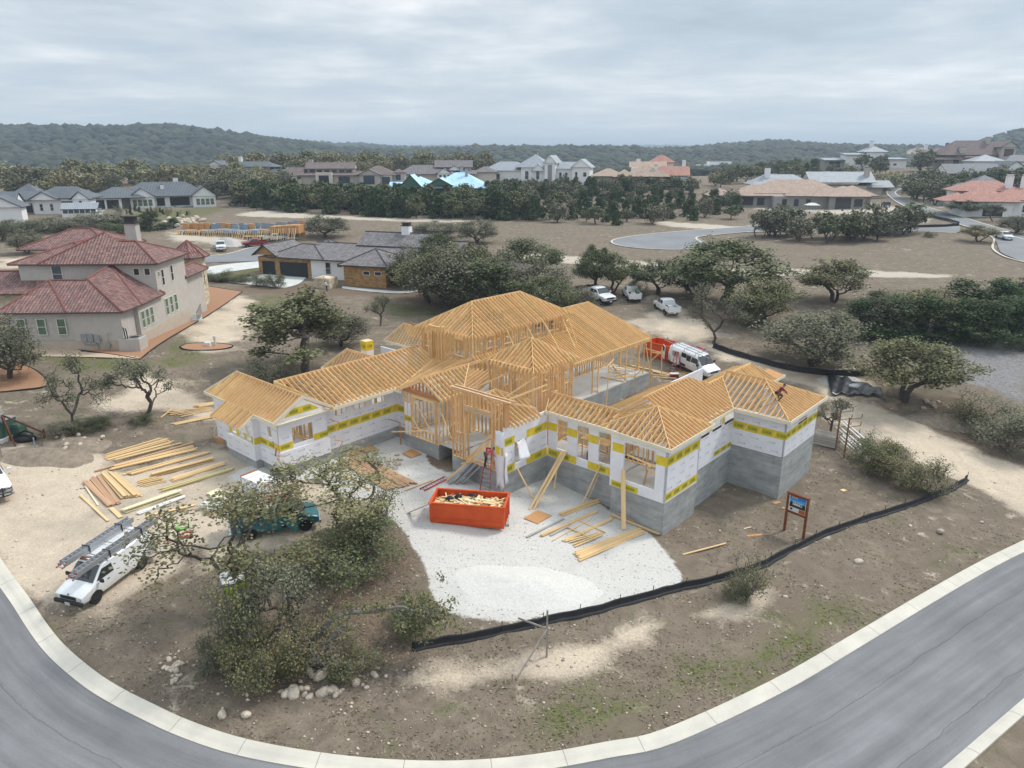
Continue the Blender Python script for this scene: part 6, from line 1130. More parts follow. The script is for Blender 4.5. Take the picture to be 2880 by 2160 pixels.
def back_extra(v,ys,st):
 rk=MB()
 for x in(-2.4,-.7,.8):rk.tube([(x,-.9, 2.0),(x,-.85,2.3),(x,.85, 2.3),(x,.9, 2.0)],.03,6)
 for s in(-.85,-.3,.3,.85):rk.tube([(-3.6 if s<-.5 else-2.6,s,2.33),(2.6 if abs(s)>.5 else 1.2,s,2.36)],.04,6)
 rk.tube([(-3.2, -.85,2.33),(-3.2,-.85,2.75)], .05,6).tube([(1.4,-1.0,2.3), (1.45,-1.05,.7)],.05,6);rk.build('ladder_rack',M['alu'], v)
 MB().poly([(-.95,-1.01,.55),(-.25,-1.01,.55),(-.25, -.93,1.85),(-.95,-.93,1.85)]).build('door_opening',M['black'],v)
 d=MB().box(-2.2,-1.0,-1.16,-1.09,.5, 1.9);bevel(d.build('sliding_door',M['paint_white'],v),.04);MB().box(-2.0,-1.2,-1.17,-1.155,1.25,1.75).build('side_window',M['metal'],v)
 for x0, x1 in((-.2, .36),):
  MB().poly([(x0, -1.0+.03*0,1.25),(x1,-1.0,1.25),(x1,-.925,1.82),(x0,-.925,1.82)]).build('side_window',M['glass'],v)
 d=MB();d.obox((-3.15,-1.25,1.25),.06,.85,1.4,R(60));bevel(d.build('rear_door',M['paint_white'],v),.03);g_=MB();g_.obox((-3.17,-1.27,1.62),.07, .6,.5,R(60));g_.build('rear_window',M['glass'],v)
v4=vehicle('work_van','van','white van with open side door and ladder rack beside the rear orange dumpster', 'van','paint_white',None,extra=back_extra);place_by_wheels(v4,(1978,1070),(1888,1028),-1,'van')
pg='white pickups parked on the dirt behind the house'
def load_extra(v,ys,st):
 for k,(x,y,sx,sy,sz)in enumerate(((-1.4,.3,.8, .6,.35),(-2.1,-.2,.9,.6,.4),(-1.3,-.5, .5,.5,.3))):MB().box(x, x+sx,y,y+sy,.83,.83+sz).build('load_box',M['white_trim' if k==1 else 'bumper_black'],v)
v5=vehicle('pickup_truck','pickup','white pickup seen side on, its tail hidden by oak branches','pickup','paint_white',pg,'rim_black','bumper_black');place_by_wheels(v5,(1690,858), (1645,840),-1,'pickup')
v6=vehicle('pickup_truck','pickup','white pickup seen from behind, parked beside the lone oak trunk','pickup','paint_white',pg,extra=load_extra);place_heading(v6,(1776,840), R(91))
v7=vehicle('pickup_truck','pickup','white pickup with a white load in its bed, nearest the bare brush', 'pickup','paint_white',pg,extra=load_extra);place_heading(v7,(1874,878),R(99))
v8=vehicle('pickup_truck','pickup','white pickup facing the camera on the side street','pickup','paint_white');place_heading(v8,(622,703), R(-68))
v9=vehicle('pickup_truck','pickup','dark red pickup parked along the side street','pickup','paint_red');place_by_wheels(v9,(700,696),(737,694),1,'pickup')
v10=vehicle('pickup_truck','pickup', 'white pickup beside the flat trailer above the grey roofed house','pickup','paint_white');place_by_wheels(v10,(797,678), (758,680),-1,'pickup')
v11=vehicle('pickup_truck','pickup','white pickup driving on the winding road','pickup','paint_white');place_heading(v11,(2822, 674),R(-100))
for(u,v_),a,k,pm,lab in(((2490,582), 80,'suv','paint_blue','dark blue car on the pale lot beside the winding road'),((2338,634),175,'suv','paint_red','red car glimpsed through the oaks along the far street'),((2368,635),175,'pickup','paint_blue','dark pickup glimpsed through the oaks along the far street'),((1530,509),190,'suv','paint_white','white car parked before the large white gabled house'),((1125,538),160,'pickup','paint_white','white pickup on the pale drive beside the blue wrapped roof')):
 place_heading(vehicle('parked_car' if k=='suv' else 'pickup_truck',k,lab,'car' if k=='suv' else 'pickup',pm),(u,v_),R(a))
 # flat trailer with a load, golf cart, tent, skid bin far off
tr=MB().box(-2.6,2.6,-1, 1,.55,.68).box(-2.5,2.3,-.9, .9,.68,.95,1).beam((2.6,0,.55),(3.6,0,.5),.1,.1);tr_o=tag(tr.build('trailer',[M['bumper_black'],M['lumber_pale']]),'dark flat trailer loaded with timber next to the foundation forms','trailer');tr_o.location=at(722,674)
for s in(-1,1):
 for x in(-.5,.4):wheel(tr_o,x,s*.98,.33,M['rim_black'])
gc=empty('golf_cart',at(288,612),R(150),'small white golf cart parked beside the greenhouse','golf cart');MB().rings([[(x,y,z)for x,z in((-1.1,.3), (1.1,.3),(1.15,.75),(.5,.9),(.3,.55),(-.3,.55),(-.4, .85),(-1.1,.8))]for y in(-.55,.55)]).build('body',M['paint_white'],gc);MB().box(-1.0,.9,-.6,.6, 1.75,1.82).build('canopy',M['white_trim'],gc)
pp=MB()
for x in(-.9,.8):
 for y in(-.5,.5):pp.tube([(x,y,.7),(x,y,1.76)],.025,5)
pp.build('canopy_post',M['black'],gc);MB().box(-.4,.3,-.5, .5,.56,.7).build('seat',M['bumper_black'],gc)
for x in(-.75,.75):
 for s in(-1,1):wheel(gc,x,s*.5,.24,M['rim_silver'])
ob=MB().rings([[(x,y, z)for x,y in((-2,-1),(2,-1),(2,1),(-2, 1))]for z in(0,2.2)]).box(-2.05,2.05,-1.05,1.05,2.2,2.3);tag(ob.build('site_container',mat('ochre',(.40,.17,.03),rough=.7)),'ochre site container half hidden by oaks near the winding road', 'container').location=at(2541,615)
tn=MB().rings([[(x*s,y*s,z)for x,y in((-2.2,-1.6),(2.2, -1.6),(2.2,1.6),(-2.2,1.6))]for z,s in((2.2,1),(2.9, .35))]);tno=tag(tn.build('canopy_tent',M['white_trim']),'small white canopy tent before the grey stone house','tent');tno.location=at(2282, 596);tl=MB()
for x in(-2.1,2.1):
 for y in(-1.5,1.5):tl.tube([(x, y,0),(x, y,2.2)],.05, 5)
tl.build('leg',M['metal'],tno)
# roll-off dumpsters
M['orange']=mat('orange_steel',(.66,.095,.016),(.56,.07, .014),rough=.45,nscale=1.2,bump=.08,bscale=4)
M['orange_in']=mat('orange_inside',(.52,.08, .018),(.36,.06, .02),rough=.6,nscale=2)
def dumpster(L,W,Hh,label,t=.07):
 d=empty('dumpster',(0,0,0),0,label,'dumpster','orange roll-off dumpsters');mb=MB();b,f=.12,.05
 for y0,y1 in((0,t),(W-t, W)):mb.box(0,L,y0,y1,.28,Hh)
 mb.box(0,t,t,W-t,.28,Hh);mb.box(L-t,L,t, W-t,.28,Hh);mb.build('body',M['orange'],d)
 MB().box(t,L-t,t,W-t,.28, .36).build('floor',M['orange_in'],d)
 rm=MB()
 for y in(-.05,W-t-.03):rm.box(-.06,L+.06,y,y+t+.08,Hh,Hh+.09)
 for x in(-.05,L-t-.03):rm.box(x,x+t+.08,-.05,W+.05,Hh+.002,Hh+.088)
 bevel(rm.build('rim',M['orange'],d),.015)
 sk=MB().prism([(0.04, .0,.28),(.04, .10,.02),(L-.04,.10,.02),(L-.04,.0,.28)], (0,.05,0));sk.box(.04,L-.04,W-.12,W-.05,.02,.279);sk.box(.2,L-.2,.5, .62,.0,.279);sk.box(.2,L-.2, W-.62,W-.5, .0,.279);sk.build('skid',M['orange'],d)
 rb=MB();rb.box(-.02,L+.02,-.035,-.001,.50,.56)
 for x in(.02,L-.14):rb.box(x,x+.12,-.04,-.002,.3, Hh-.002)
 for y in np.arange(.3,W-.2,.48):rb.box(L+.001,L+.06,y,y+.1,.2,Hh-.002)
 rb.build('rib',M['orange'], d)
 for x in(L-1.1,L-.5):MB().tube([(x,-.09,.75), (x+.25,-.09, .75)],.03,6).build('hinge',M['orange'],d)
 for x in(.35,L-.5):
  for y in(.56,W-.56):MB().tube([(x,y-.08,.1),(x,y+.08,.1)],.1, 10).build('roller',M['black'],d)
 return d
pa,pb=at(1209,1469),at(1418,1499);dd=unit((pb-pa)*Vector((1,1,0)));dl=(pb-pa).length
d1=dumpster(dl,2.15, 1.52,'orange dumpster heaped with wood scraps in front of the framed entry');d1.location=(pa.x,pa.y,(gz(pa.x,pa.y)+gz(pb.x,pb.y))/2+.02);d1.rotation_euler.z=math.atan2(dd.y,dd.x);D1M=Matrix.Translation(d1.location)@Matrix.Rotation(d1.rotation_euler.z,4, 'Z')
pa,pb=at(1808,996),at(1936,1040);dd=unit((pb-pa)*Vector((1,1,0)))
d2=dumpster(6.7,2.5, 1.75,'empty orange dumpster behind the house beside the white van');d2.location=(pa.x,pa.y,(gz(pa.x,pa.y)+gz(pb.x,pb.y))/2+.02);d2.rotation_euler.z=math.atan2(dd.y,dd.x)
# things lying about the site
def z3(x,y):return(1240+x*.32550,1000+y*.32550)
def z5(x,y):return(x*.32550,1180+y*.32550)
def z6(x,y):return(500+x*.32550,1280+y*.32550)
def z4(x,y):return(1760+x*.32550,960+y*.32550)
def z8(x,y):return(1150+x*.32550,1420+y*.32550)
def z0(x,y):return(x*.32550,940+y*.32550)
for nm,c,c2 in(('board',(.74,.54,.30),(.64,.43, .21)),('board_red',(.55,.35,.22),(.46,.27,.16)),('board_grey',(.46,.44,.40), (.38,.36,.33)),('board_cream',(.80,.73, .50),(.74,.65, .42)),('board_white',(.80,.80,.78),(.72,.72,.70)),('board_green',(.50,.47,.22), (.58,.44,.22))):
 M[nm]=mat(nm,c,c2,rough=.8,nscale=2.5,objvar=.13,stretch=(.4,3, 3))
_bd={}
def board(p0, p1,w,th,m, label,group,name='lumber_board', cat='board'):
 """one plank whose upper side runs from p0 to p1"""
 if(m,w,th)not in _bd:_bd[(m,w,th)]=MB().box(0,1,-w/2,w/2,-th,0).mesh(name,M[m])
 p0,p1=Vector(p0), Vector(p1);d=p1-p0;o=link(name, _bd[(m,w,th)],None,p0,None, (d.length,1,1),label=label,cat=cat,group=group)
 o.rotation_euler=Euler((0,-math.asin(max(-1,min(1,d.z/max(d.length,1e-6)))),math.atan2(d.y, d.x)),'XYZ');return o
rl_=random.Random(12)
def lay(f,a0,b0,a1,b1,n,layers,m, label,group,w=.14, th=.045,jit=.35, z=.03,skew=.04):
 """n boards side by side from a0-b0 to a1-b1 (pixels of view f), in layers"""
 A0,B0,A1,B1=(at(*f(*p))for p in(a0,b0,a1, b1))
 for k in range(layers):
  for i in range(n):
   if k and rl_.random()<.25*k:continue
   t=(i+.5)/n;p, q=A0.lerp(A1, t),B0.lerp(B1,t);u=unit(q-p);p=p+u*rl_.uniform(-jit,jit);q=q+u*rl_.uniform(-jit,jit);s=Vector((-u.y,u.x,0))*rl_.uniform(-skew,skew)
   p=Vector((p.x,p.y,gz(p.x,p.y)))+s+Vector((0,0,z+th*(k+1)+rl_.uniform(0,.012)));q=Vector((q.x,q.y,gz(q.x,q.y)))-s+Vector((0,0,z+th*(k+1)+rl_.uniform(0,.012)))
   board(p,q,w*rl_.uniform(.9,1.0),th,m,label,group)
def skids(f,pts,m='board'):
 pass
G_='lumber laid out left of the house'
lay(z5,(905,310),(1385,165),(1000,365),(1540,225),8,2,'board','pale plank in the topmost fanned pile of the lumber yard','planks of the topmost fanned pile')
lay(z5,(835,452),(1695,205),(835,452),(1695,205),1,2,'board_red','long dark reddish plank between the fanned lumber piles','dark planks between the piles', .2,.06)
lay(z5,(1000,410),(1650,240),(940,450),(1715,270),4,3,'board','plank in the thick pile just below the long dark plank','planks of the thick pile', .2,.05,.2)
lay(z5,(1060,480),(1795,285),(1150,480),(1800,300),3,2,'board','plank in the narrow long pile in the middle of the lumber yard', 'planks of the narrow long pile',.2,.06,.2)
lay(z5,(1310, 485),(1845,340),(1320,500),(1850,360),3,4,'board','wide plank in the neat square stack nearest the house corner','planks of the neat square stack',.26,.06, .06,skew=.01)
lay(z5,(1480,515),(1930,375),(1500,545),(1945,400),4,3,'board','plank in the pile beside the greenish timbers', 'planks beside the greenish timbers',.18,.05,.12)
lay(z5,(1380, 605),(1995,425),(1400,635),(2005,450),3,2,'board_green','greenish treated timber at the lower edge of the lumber yard','greenish treated timbers',.14,.07, .2)
lay(z5, (1190,525),(1330,490),(1210,600),(1460,545),6, 2,'board','short offcut in the small heap beside the crosswise stack','short offcuts', .12,.05,.25)
lay(z5,(715,555),(935,755),(860,485),(1040,725),10,2,'board_red','reddish plank in the crosswise stack above the white work van', 'planks of the crosswise stack',.14,.045,.12)
lay(z5,(860, 480),(1045,690),(1000,470),(1235,665),9,4,'board','pale plank in the thick part of the crosswise stack','pale planks of the crosswise stack',.14,.05, .1,skew=.01)
lay(z5,(690,658),(938,880),(692,660),(940,882),1,1,'board','single long plank lying alone near the crosswise stack', None,.16,.05,.02)
lay(z5,(955, 770),(1050,850),(957,770),(1052,850),1,1,'board','short wide plank lying alone above the work van ladders',None,.28,.04, .02)
lay(z5, (735,580),(850,745),(737,580),(852,745),1, 1,'board_cream','thin pale strip lying against the crosswise stack',None, .1,.04,.02)
lay(z5,(1045,790),(1510,620),(1085,815),(1580,645),6,6,'board_cream','cream trim board in the square bundle beside the white boards', 'cream trim boards of the bundle',.16,.07,.03, skew=.0)
lay(z5,(1170,822),(1600,668),(1200,825),(1615,672),2,2,'board_white','white trim board lying along the cream bundle','white trim boards', .16,.05,.1)
lay(z5,(1250,850),(1690,738),(1300,835),(1690,745),2,1,'board','plank lying past the end of the work van ladders', 'planks past the ladder ends',.2,.05,.1)
lay(z0,(1390, 725),(1485,650),(1392,727),(1487,652),1,1,'board','truss chord lying at a slant in the grass by the wing',None,.12,.05, .02)
lay(z0, (1480,655),(1590,670),(1460,715),(1600,680),3, 1,'board','loose truss piece near the far corner of the wing','loose truss pieces', .1,.05,.1)
lay(z0,(1380,665),(1800,640),(1580,725),(1830,665),5,1,'board','thin plank scattered behind the wing corner', 'thin planks behind the wing',.1,.05,.2, skew=.15)
lay(z0,(1670,620),(1900,585),(1720,640),(1900,610),4,2,'board','plank in the small pile under the rear eave of the wing','planks under the rear eave', .14,.05,.15)
lay(z0,(1480,778),(1860,698),(1510,792),(1880,716),4,1,'board','plank lying on bare dirt beside the wing corner', 'planks on the dirt beside the wing',.14,.05,.1)
lay(z6,(1390, 65),(1790,310),(1600,15),(2065,245),13,2,'board_red','long reddish plank in the pile below the porch','reddish planks below the porch',.15,.05, .18)
lay(z6, (1325,100),(1640,290),(1340,110),(1660,300),1, 1,'board','pale plank beside the reddish pile below the porch',None, .2,.04,.02)
lay(z6,(1960,310),(2205,215),(1962,311),(2210,217),1,1,'board','long thin plank between the reddish pile and the dumpster', None,.1,.04,.02)
lay(z3,(1025, 1385),(1355,1258),(1050,1395),(1370,1270),2,2,'board','thick joist lying below the courtyard wall','thick joists below the courtyard',.2,.09, .05)
lay(z3, (735,1575),(1060,1412),(740,1577),(1065,1415),1, 1,'board_grey','long grey weathered board on the white gravel',None, .16,.035,.02)
lay(z3,(850,1560),(1340,1350),(880,1565),(1360,1360),2,2,'board','long board on the gravel between the grey boards', 'long boards between the grey boards',.15,.045,.1)
lay(z3,(945, 1560),(1090,1480),(947,1562),(1092,1482),1,1,'board_grey','short grey board lying on the gravel',None,.18,.035, .02)
lay(z3, (960,1605),(1290,1415),(965,1608),(1295,1418),1, 1,'board','thin lath on the gravel near the sleepers',None, .07,.04,.02)
lay(z3,(1055,1600),(1470,1410),(1090,1605),(1485,1425),3,1,'board','board in the loose row in front of the front room', 'boards of the loose row',.14,.045,.15)
lay(z8,(1330, 315),(1640,240),(1460,370),(1690,260),4,1,'board','short board on the sleepers before the stacked boards','short boards on the sleepers',.12,.045, .2)
lay(z8, (1430,420),(1970,212),(1490,490),(2050,240),7, 2,'board','board in the neat pile at the corner of the front room','boards of the corner pile', .17,.05,.15)
lay(z8,(1330,235),(1520,325),(1510,110),(1760,225),2,1,'board','sleeper under the loose boards on the gravel', 'sleepers on the gravel',.09,.07,.1)
lay(z8,(1715, 95),(2190,285),(1830,75),(2090,210),2,2,'board','board lying across the foot of the front room foundation','boards at the foot of the foundation',.16,.05, .1)
lay(z4, (300,1180),(300,1180),(300,1180),(300,1180),0, 0,'board','',None)
lay(lambda x,y:(1870+x*.458,1400+y*.458),(110, 352),(375,283),(112,354),(376,285),1,1,'board','single board on the bare dirt near the sapling',None,.14,.045, .02)
# boards leaning on the walls
def lean(f,foot,top, lx,ly,lz,w, th,m,label,group=None):
 p=at(*f(*foot));q=hw(lx,ly,lz);board(q+Vector((0,0,.03)),p+Vector((0,0,.05)),w,th,m,label,group,'leaning_board')
gl='boards leaning on the courtyard walls'
for i,(foot,l)in enumerate((((765,1335),(1.55, -.10,.75)),((785,1300),(1.75, -.10,.72)),((800,1335),(1.9, -.12,.8)))):lean(z3,foot,None, *l,.16,.05,'board','long plank of the three leaning together on the gallery window sill','three planks leaning on the gallery sill')
lean(z3,(800,1240),None,.12,-3.5,.1,.11,.05,'board','plank leaning on the torn window beside the entry');lean(z3,(975,1165), None,1.2,-.10,.2,.1,.05,'board','short prop in the inner corner of the courtyard')
for l,ft in(((4.9,-.12,.7),(1213,1300)), ((4.75,-.12,-.2),(1270,1250))):lean(z3,ft,None,*l,.12,.05,'board','prop leaning below the third gallery window','props below the third gallery window')
lean(z3,(1580,1508),None,7.1,-.62,1.05,.30,.05,'board','wide upright plank leaning beside the large corner window')
# aluminium walk plank and ramp sections up to the entry
rmp=[(at(*z3(60+60*k, 1105)),hw(-3.2+.5*k,-4.9,.05))for k in range(3)]
for k,(p,q)in enumerate(rmp):board(q+Vector((0,0,.06)),p+Vector((0,0,.08)),.46,.07, 'alu_deck' if 'alu_deck' in M else M.setdefault('alu_deck',M['alu'])and 'alu_deck','grey aluminium walk plank sloping up to the framed entry','walk planks at the entry','walk_plank','walk plank')
board(at(*z6(1990,500))+Vector((0,0,.05)),D1M@Vector((.1,-.02, 1.6)),.2,.06, 'board_grey','grey plank leaning on the end of the heaped dumpster',None,'leaning_board')
lo=tag(ladder_mb(2.6,.45,.09,.04).build('ladder',[M['red_fibre'], M['alu']]),'red ladder lying on the gravel behind the leaning grey plank','ladder');p=at(*z6(2110,310));lo.location=p+Vector((0,0,.05));lo.rotation_euler=(0,0,R(52))
# sheet goods
def sheet(f,pts,m, label,name='plywood_sheet',th=.03,z=.05,cat='plywood'):
 P=[at(*f(*p))+Vector((0,0,z))for p in pts];mb=MB().prism(P,(0,0,th));return tag(mb.build(name,M[m]),label,cat)
sheet(z3, [(715,1412),(835,1342),(955,1388),(835,1462)], 'osb','square sheet of particle board on the gravel before the courtyard','particle_board')
sheet(lambda x,y:(560+x*.3255,800+y*.3255),[(1228,1450),(1490,1398),(1550,1430),(1285,1492)],'osb','long sheet of particle board against the long wing wall','particle_board')
sheet(lambda x,y:(560+x*.3255,800+y*.3255),[(1755,1465),(1835,1425),(1925,1470),(1830,1505)],'osb','small sheet of particle board below the porch', 'particle_board')
sheet(z6, [(250,345),(350,300),(510,395),(425,460)], 'board_cream','low stack of pale sheet goods beside the wrapped stack','sheet_stack',.12, .03,'sheet stack')
pw_=sheet(z6,[(225,475),(330,420),(415,470),(285,522)],'board','timber pallet carrying white bags near the teal van','pallet', .12,.02,'pallet');p=at(*z6(315,470))
for k,(dx,dy,s)in enumerate(((-.4,.1,.5),(.2,.25,.55),(-.05,-.2,.5),(.35,-.1,.4))):
 b_=MB().box(-s,s,-s*.6,s*.6,0,.32);o=bevel(tag(b_.build('material_bag', M['white_trim']),'white material bag piled on the timber pallet', 'bag','white bags on the pallet'),.12,3);o.location=p+Vector((dx,dy,.15+.02*k));o.rotation_euler.z=k
o=tag(MB().box(-.3, .3,-.12,.12,0,.2).tube([(.3,0,.1),(.75, .1,.14)],.05, 6).build('power_tool',[M['metal']]),'grey tool lying on the white bags of the pallet', 'tool');o.location=p+Vector((.1,.1,.52));o.rotation_euler.z=.7
for u,v, a,w,h_,m, lb in((2185,1415,.3,.55,.3,'osb', 'larger tan panel scrap near the signboard post'),(2203,1430, .9,.3,.2,'osb', 'smaller tan panel scrap beside the signboard'),(2372,1380, .5,.4,.35,'board', 'square tan scrap on the dirt beyond the signboard'),(2122,1507, .2,1.1,.25,'osb', 'long tan panel scrap between the signboard and silt fence'),(2102,1486, .4,.6,.1,'board_cream', 'short pale stick on the dirt by the foundation corner')):
 o=tag(MB().box(-w/2,w/2,-h_/2,h_/2,0,.025).build('panel_scrap',M[m]),lb,'scrap');o.location=at(u, v)+Vector((0, 0,.03));o.rotation_euler.z=a
for u,v,a,w,h_ in((1438,1462,1.2,.9,.1),(1434, 1470,.2,.5,.45),(1352,1190+260,.2,.6,.09)):pass
o=tag(MB().prism([(0,0,0),(.7,0,0),(.55,.1,.62), (.05,.1,.6)],(0,.02,0)).build('panel_scrap',M['white_trim']),'white panel scrap propped at the end of the heaped dumpster','scrap');o.location=at(1432,1482);o.rotation_euler.z=.9
for x,y,a in((600,1540,1.0), (470,1600,.2), (420,1560,2.2)):
 pass
 # wrapped material stack
ws=empty('wrapped_stack',(0, 0,0),0,'white wrapped stack of strand board with black lettering behind the teal van','material stack');pc,pr,pl_=at(*z6(722,398)),at(*z6(866,335)),at(*z6(535,330));ang=math.atan2(pr.y-pc.y,pr.x-pc.x);L1=(pr-pc).length;L2=min((pl_-pc).length,2.5)
ws.location=pc;ws.rotation_euler.z=ang;MB().box(0,L1,0,L2,.1,1.22).build('wrapped_sheets',M['wrap'],ws);pt=MB()
for y in(.1,L2/2,L2-.2):pt.box(0,L1,y, y+.1,0,.1)
pt.build('pallet',M['lumber_pale'],ws);pr_=MB();put_text(pr_,'topStrand',(.12,-.006,.42),(1,0,.06), (0,0,1), .30,0,L1*.86);pr_.box(.2,.75, -.006,-.003,.92, 1.02,1)
for k in range(34):pr_.add([(-.006, y,z)for y, z in((a,b)for a,b in[(rl_.uniform(.05,L2-.25),rl_.uniform(.18, 1.1))]for a, b in((a,b),(a+.22,b+.02),(a+.22,b+.06),(a,b+.04)))],[(0,1,2,3)], 2)
pr_.build('printing',[M['ink'],M['lamp_red'],M['ink_blue']],ws);sb=MB()
for y in(.6,L2-.6):sb.box(0,L1,y,y+.03,1.221,1.226)
sb.build('strap',M['metal'],ws);MB().box(0,L1,L2+.03, L2+.1,0,1.3).build('dunnage',M['lumber_red'],ws)
# hoses
def coil(p,r,m, label,turns=4,tail=None):
 pts=[]
 for k in range(turns*14):a=k*2*math.pi/14;pts.append((r*(1+.12*math.sin(k*.37))*math.cos(a),r*(1+.1*math.cos(k*.5))*math.sin(a),.03+.012*k/14))
 pts+=tail or[];o=tag(MB().tube(pts,.022,6).build('hose_coil',m),label,'hose');o.location=p;return o
M['hose_green']=mat('hose_green',(.16,.55, .06),rough=.5);M['hose_red']=mat('hose_red', (.50,.03,.02), rough=.5)
coil(at(*z5(1580,930)),.38,M['hose_green'], 'bright green hose coil on the sandy ground',5,[(-.5,-.2,.04),(-.9,.1,.04),(-1.0,-.3,.04),(-.7,-.45,.04)]);coil(at(*z5(1610,1000)),.34,M['hose_red'],'red hose coil below the green one',5,[(-.3,-.4,.04),(-.9,-1.1,.04)])
wl2=MB();tp=[at(*z5(490,770)),at(*z5(530,745)), at(*z5(600,745)),at(*z5(690,705))];wl2.tube([t+Vector((0, 0,.03))for t in catmull(tp,5)],.015,4);tag(wl2.build('plastic_strap',M['white_trim']),'white plastic strap curled on the sandy ground','strap')
lo=tag(ladder_mb(4.6,.45,.08,.04).build('ladder',[M['yellow_fibre'],M['alu']]),'yellow extension ladder lying by the shrub beneath the teal van','ladder');pa,pb=at(*z6(845,995)),at(*z6(1070,840));d=pb-pa;lo.location=pa+Vector((0,0,.06));lo.rotation_euler.z=math.atan2(d.y,d.x)
# scrap wood heaped in the dumpster
_sc=[MB().box(-.5,.5,-w/2,w/2,-t/2,t/2).mesh('wood_scrap',M[m])for w,t,m in((.1,.04,'board'),(.14,.045,'board_cream'),(.09, .09,'board'),(.2, .03,'board'))]
DW=2.15
for k in range(190):
 x,y=rl_.uniform(.4,dl-.4),rl_.uniform(.3,DW-.3);top=1.36-.3*abs(y/DW-.5)-.12*abs(x/dl-.45)+rl_.uniform(-.2,.08);L_=rl_.uniform(.35,1.5);a=rl_.gauss(.1, .55)if rl_.random()<.75 else rl_.uniform(0,3)
 hx, hy=abs(math.cos(a))*L_/2,abs(math.sin(a))*L_/2;x=min(max(x,.15+hx),dl-.15-hx);y=min(max(y,.15+hy),DW-.15-hy)
 o=link('wood_scrap',_sc[k%4],None,D1M@Vector((x,y,top)),Euler((rl_.uniform(-.5,.5),rl_.uniform(-.22,.22),a+d1.rotation_euler.z)),(L_,1,1),label='pale wood scrap heaped in the orange dumpster',cat='wood scrap',group='wood scraps heaped in the dumpster')
fm=MB();n=14
for i in range(n+1):
 for j in range(7):x,y=.1+(dl-.2)*i/n,.1+(DW-.2)*j/6;fm.v.append((x,y,1.12-.28*abs(y/DW-.5)-.1*abs(x/dl-.45)+.05*math.sin(i*2.1+j)))
for i in range(n):
 for j in range(6):a=i*7+j;fm.f.append([a,a+7,a+8,a+1]);fm.m.append(0)
tag(fm.build('wood_debris',mat('debris',(.42, .30,.17),(.16, .11,.07),rough=.9,nscale=9,bump=.6)),'shavings and small debris filling the orange dumpster under the scraps','debris',None,'stuff').matrix_world=D1M
for k,(x,y)in enumerate(((1.6,1.5), (1.1,1.1),(2.5,1.7))):o=tag(MB().rings([[(.25*s*math.cos(a)*(1+.25*math.sin(2*a+k)),.2*s*math.sin(a),z)for a in np.arange(9)*2*math.pi/9]for z,s in((-.1,.9),(.05, 1),(.16,.5))]).build('trash_bag',M['black']),'crumpled black trash bag among the dumpster scraps','trash bag', 'trash bags in the dumpster');o.location=D1M@Vector((x,y,1.42))
# lumber and scaffolding behind the house
for k in range(9):p=at(1868+9*k,1062-3*(k%4));board(p+Vector((-1.2,.1*k,.1)),p+Vector((1.2,-.5+.1*k,.1)),.14,.05,'board', 'plank in the scattered heap beside the patio behind the right wing','planks behind the right wing')
for a,b,lb in(((1775,1030),(1905, 1058),'long plank along the patio edge behind the posts'),((1835,1046),(1905,1062),'shorter plank end by the red cooler')):board(at(*a)+Vector((0,0,.12)),at(*b)+Vector((0, 0,.12)),.24, .08,'board',lb,None)
o=bevel(tag(MB().box(-.45,.45,-.25,.25,0,.42).build('cooler',mat('cooler_red',(.22,.02,.03), rough=.4)),'dark red cooler among the planks behind the right wing', 'cooler'),.06);o.location=at(1896,1062);MB().box(-.46, .46,-.26,.26,.42,.5).build('lid',M['white_trim'],o)
sl_=empty('step_ladder',at(1890, 1050),R(40), 'red step ladder standing open beside the rear white van','ladder')
def stepladder(root,Hh,w0,w1,sp):
 r1=MB();r2=MB();st=MB()
 for s in(-1,1):r1.beam((0,s*w0/2,0),(sp/2,s*w1/2,Hh),.03,.09);r2.beam((sp,s*w0/2*.95,0), (sp/2+.04,s*w1/2,Hh),.03,.06)
 for k in range(1,int(Hh/.3)):
  t=k*.3/Hh;w=w0+(w1-w0)*t;st.box(sp/2*t-.05,sp/2*t+.05,-w/2,w/2,k*.3-.015,k*.3+.015)
  if k%3==1:x=sp-(sp/2-.04)*t;st.box(x-.015,x+.015,-w/2,w/2,k*.3-.01,k*.3+.01)
 r1.build('rail',M['red_fibre'],root);r2.build('back_rail',M['red_fibre'],root);st.build('step',M['alu'],root);MB().box(sp/2-.08,sp/2+.1,-w1/2-.03,w1/2+.03,Hh-.02,Hh+.04).build('top_cap',M['red_fibre'],root);sb_=MB()
 for s in(-1,1):sb_.beam((sp*.22,s*w0*.42,Hh*.42),(sp*.8,s*w0*.42,Hh*.42),.02,.02)
 sb_.build('spreader', M['alu'],root)
stepladder(sl_,2.3,.6, .3,1.2)
pl0=hw(-1.15,-5.55);PL=Vector((pl0.x, pl0.y,gz(pl0.x,pl0.y)));sl2=empty('step_ladder',PL,HANG+R(110),'tall red step ladder in front of the framed entry with a worker on it','ladder');stepladder(sl2,3.1,.78,.34,1.7)
# plates of lumber and tools on the patio slab
for k,(x,y,a,L_)in enumerate(((-7.6,20.2,.4, 2.4),(-7.2,19.8,.9,2.0),(-7.4,20.0,1.3,1.8),(-8.2,18.8,.1,2.6),(-7.9,21.5,2.4, 2.2),(-8.8,20.8,.3,1.6),(-6.9,19.2,1.0,1.5),(-6.4,14.6,.2,.9),(-8.6,22.2,.1, 1.2),(-7.8,22.8,.0,1.0))):p=hw(x,y,.05+.02*k);d=hw(x+L_*math.cos(a),y+L_*math.sin(a),.06+.02*k);board(p,d,.16,.045,'board','plank lying loose on the grey patio slab','planks on the patio slab')
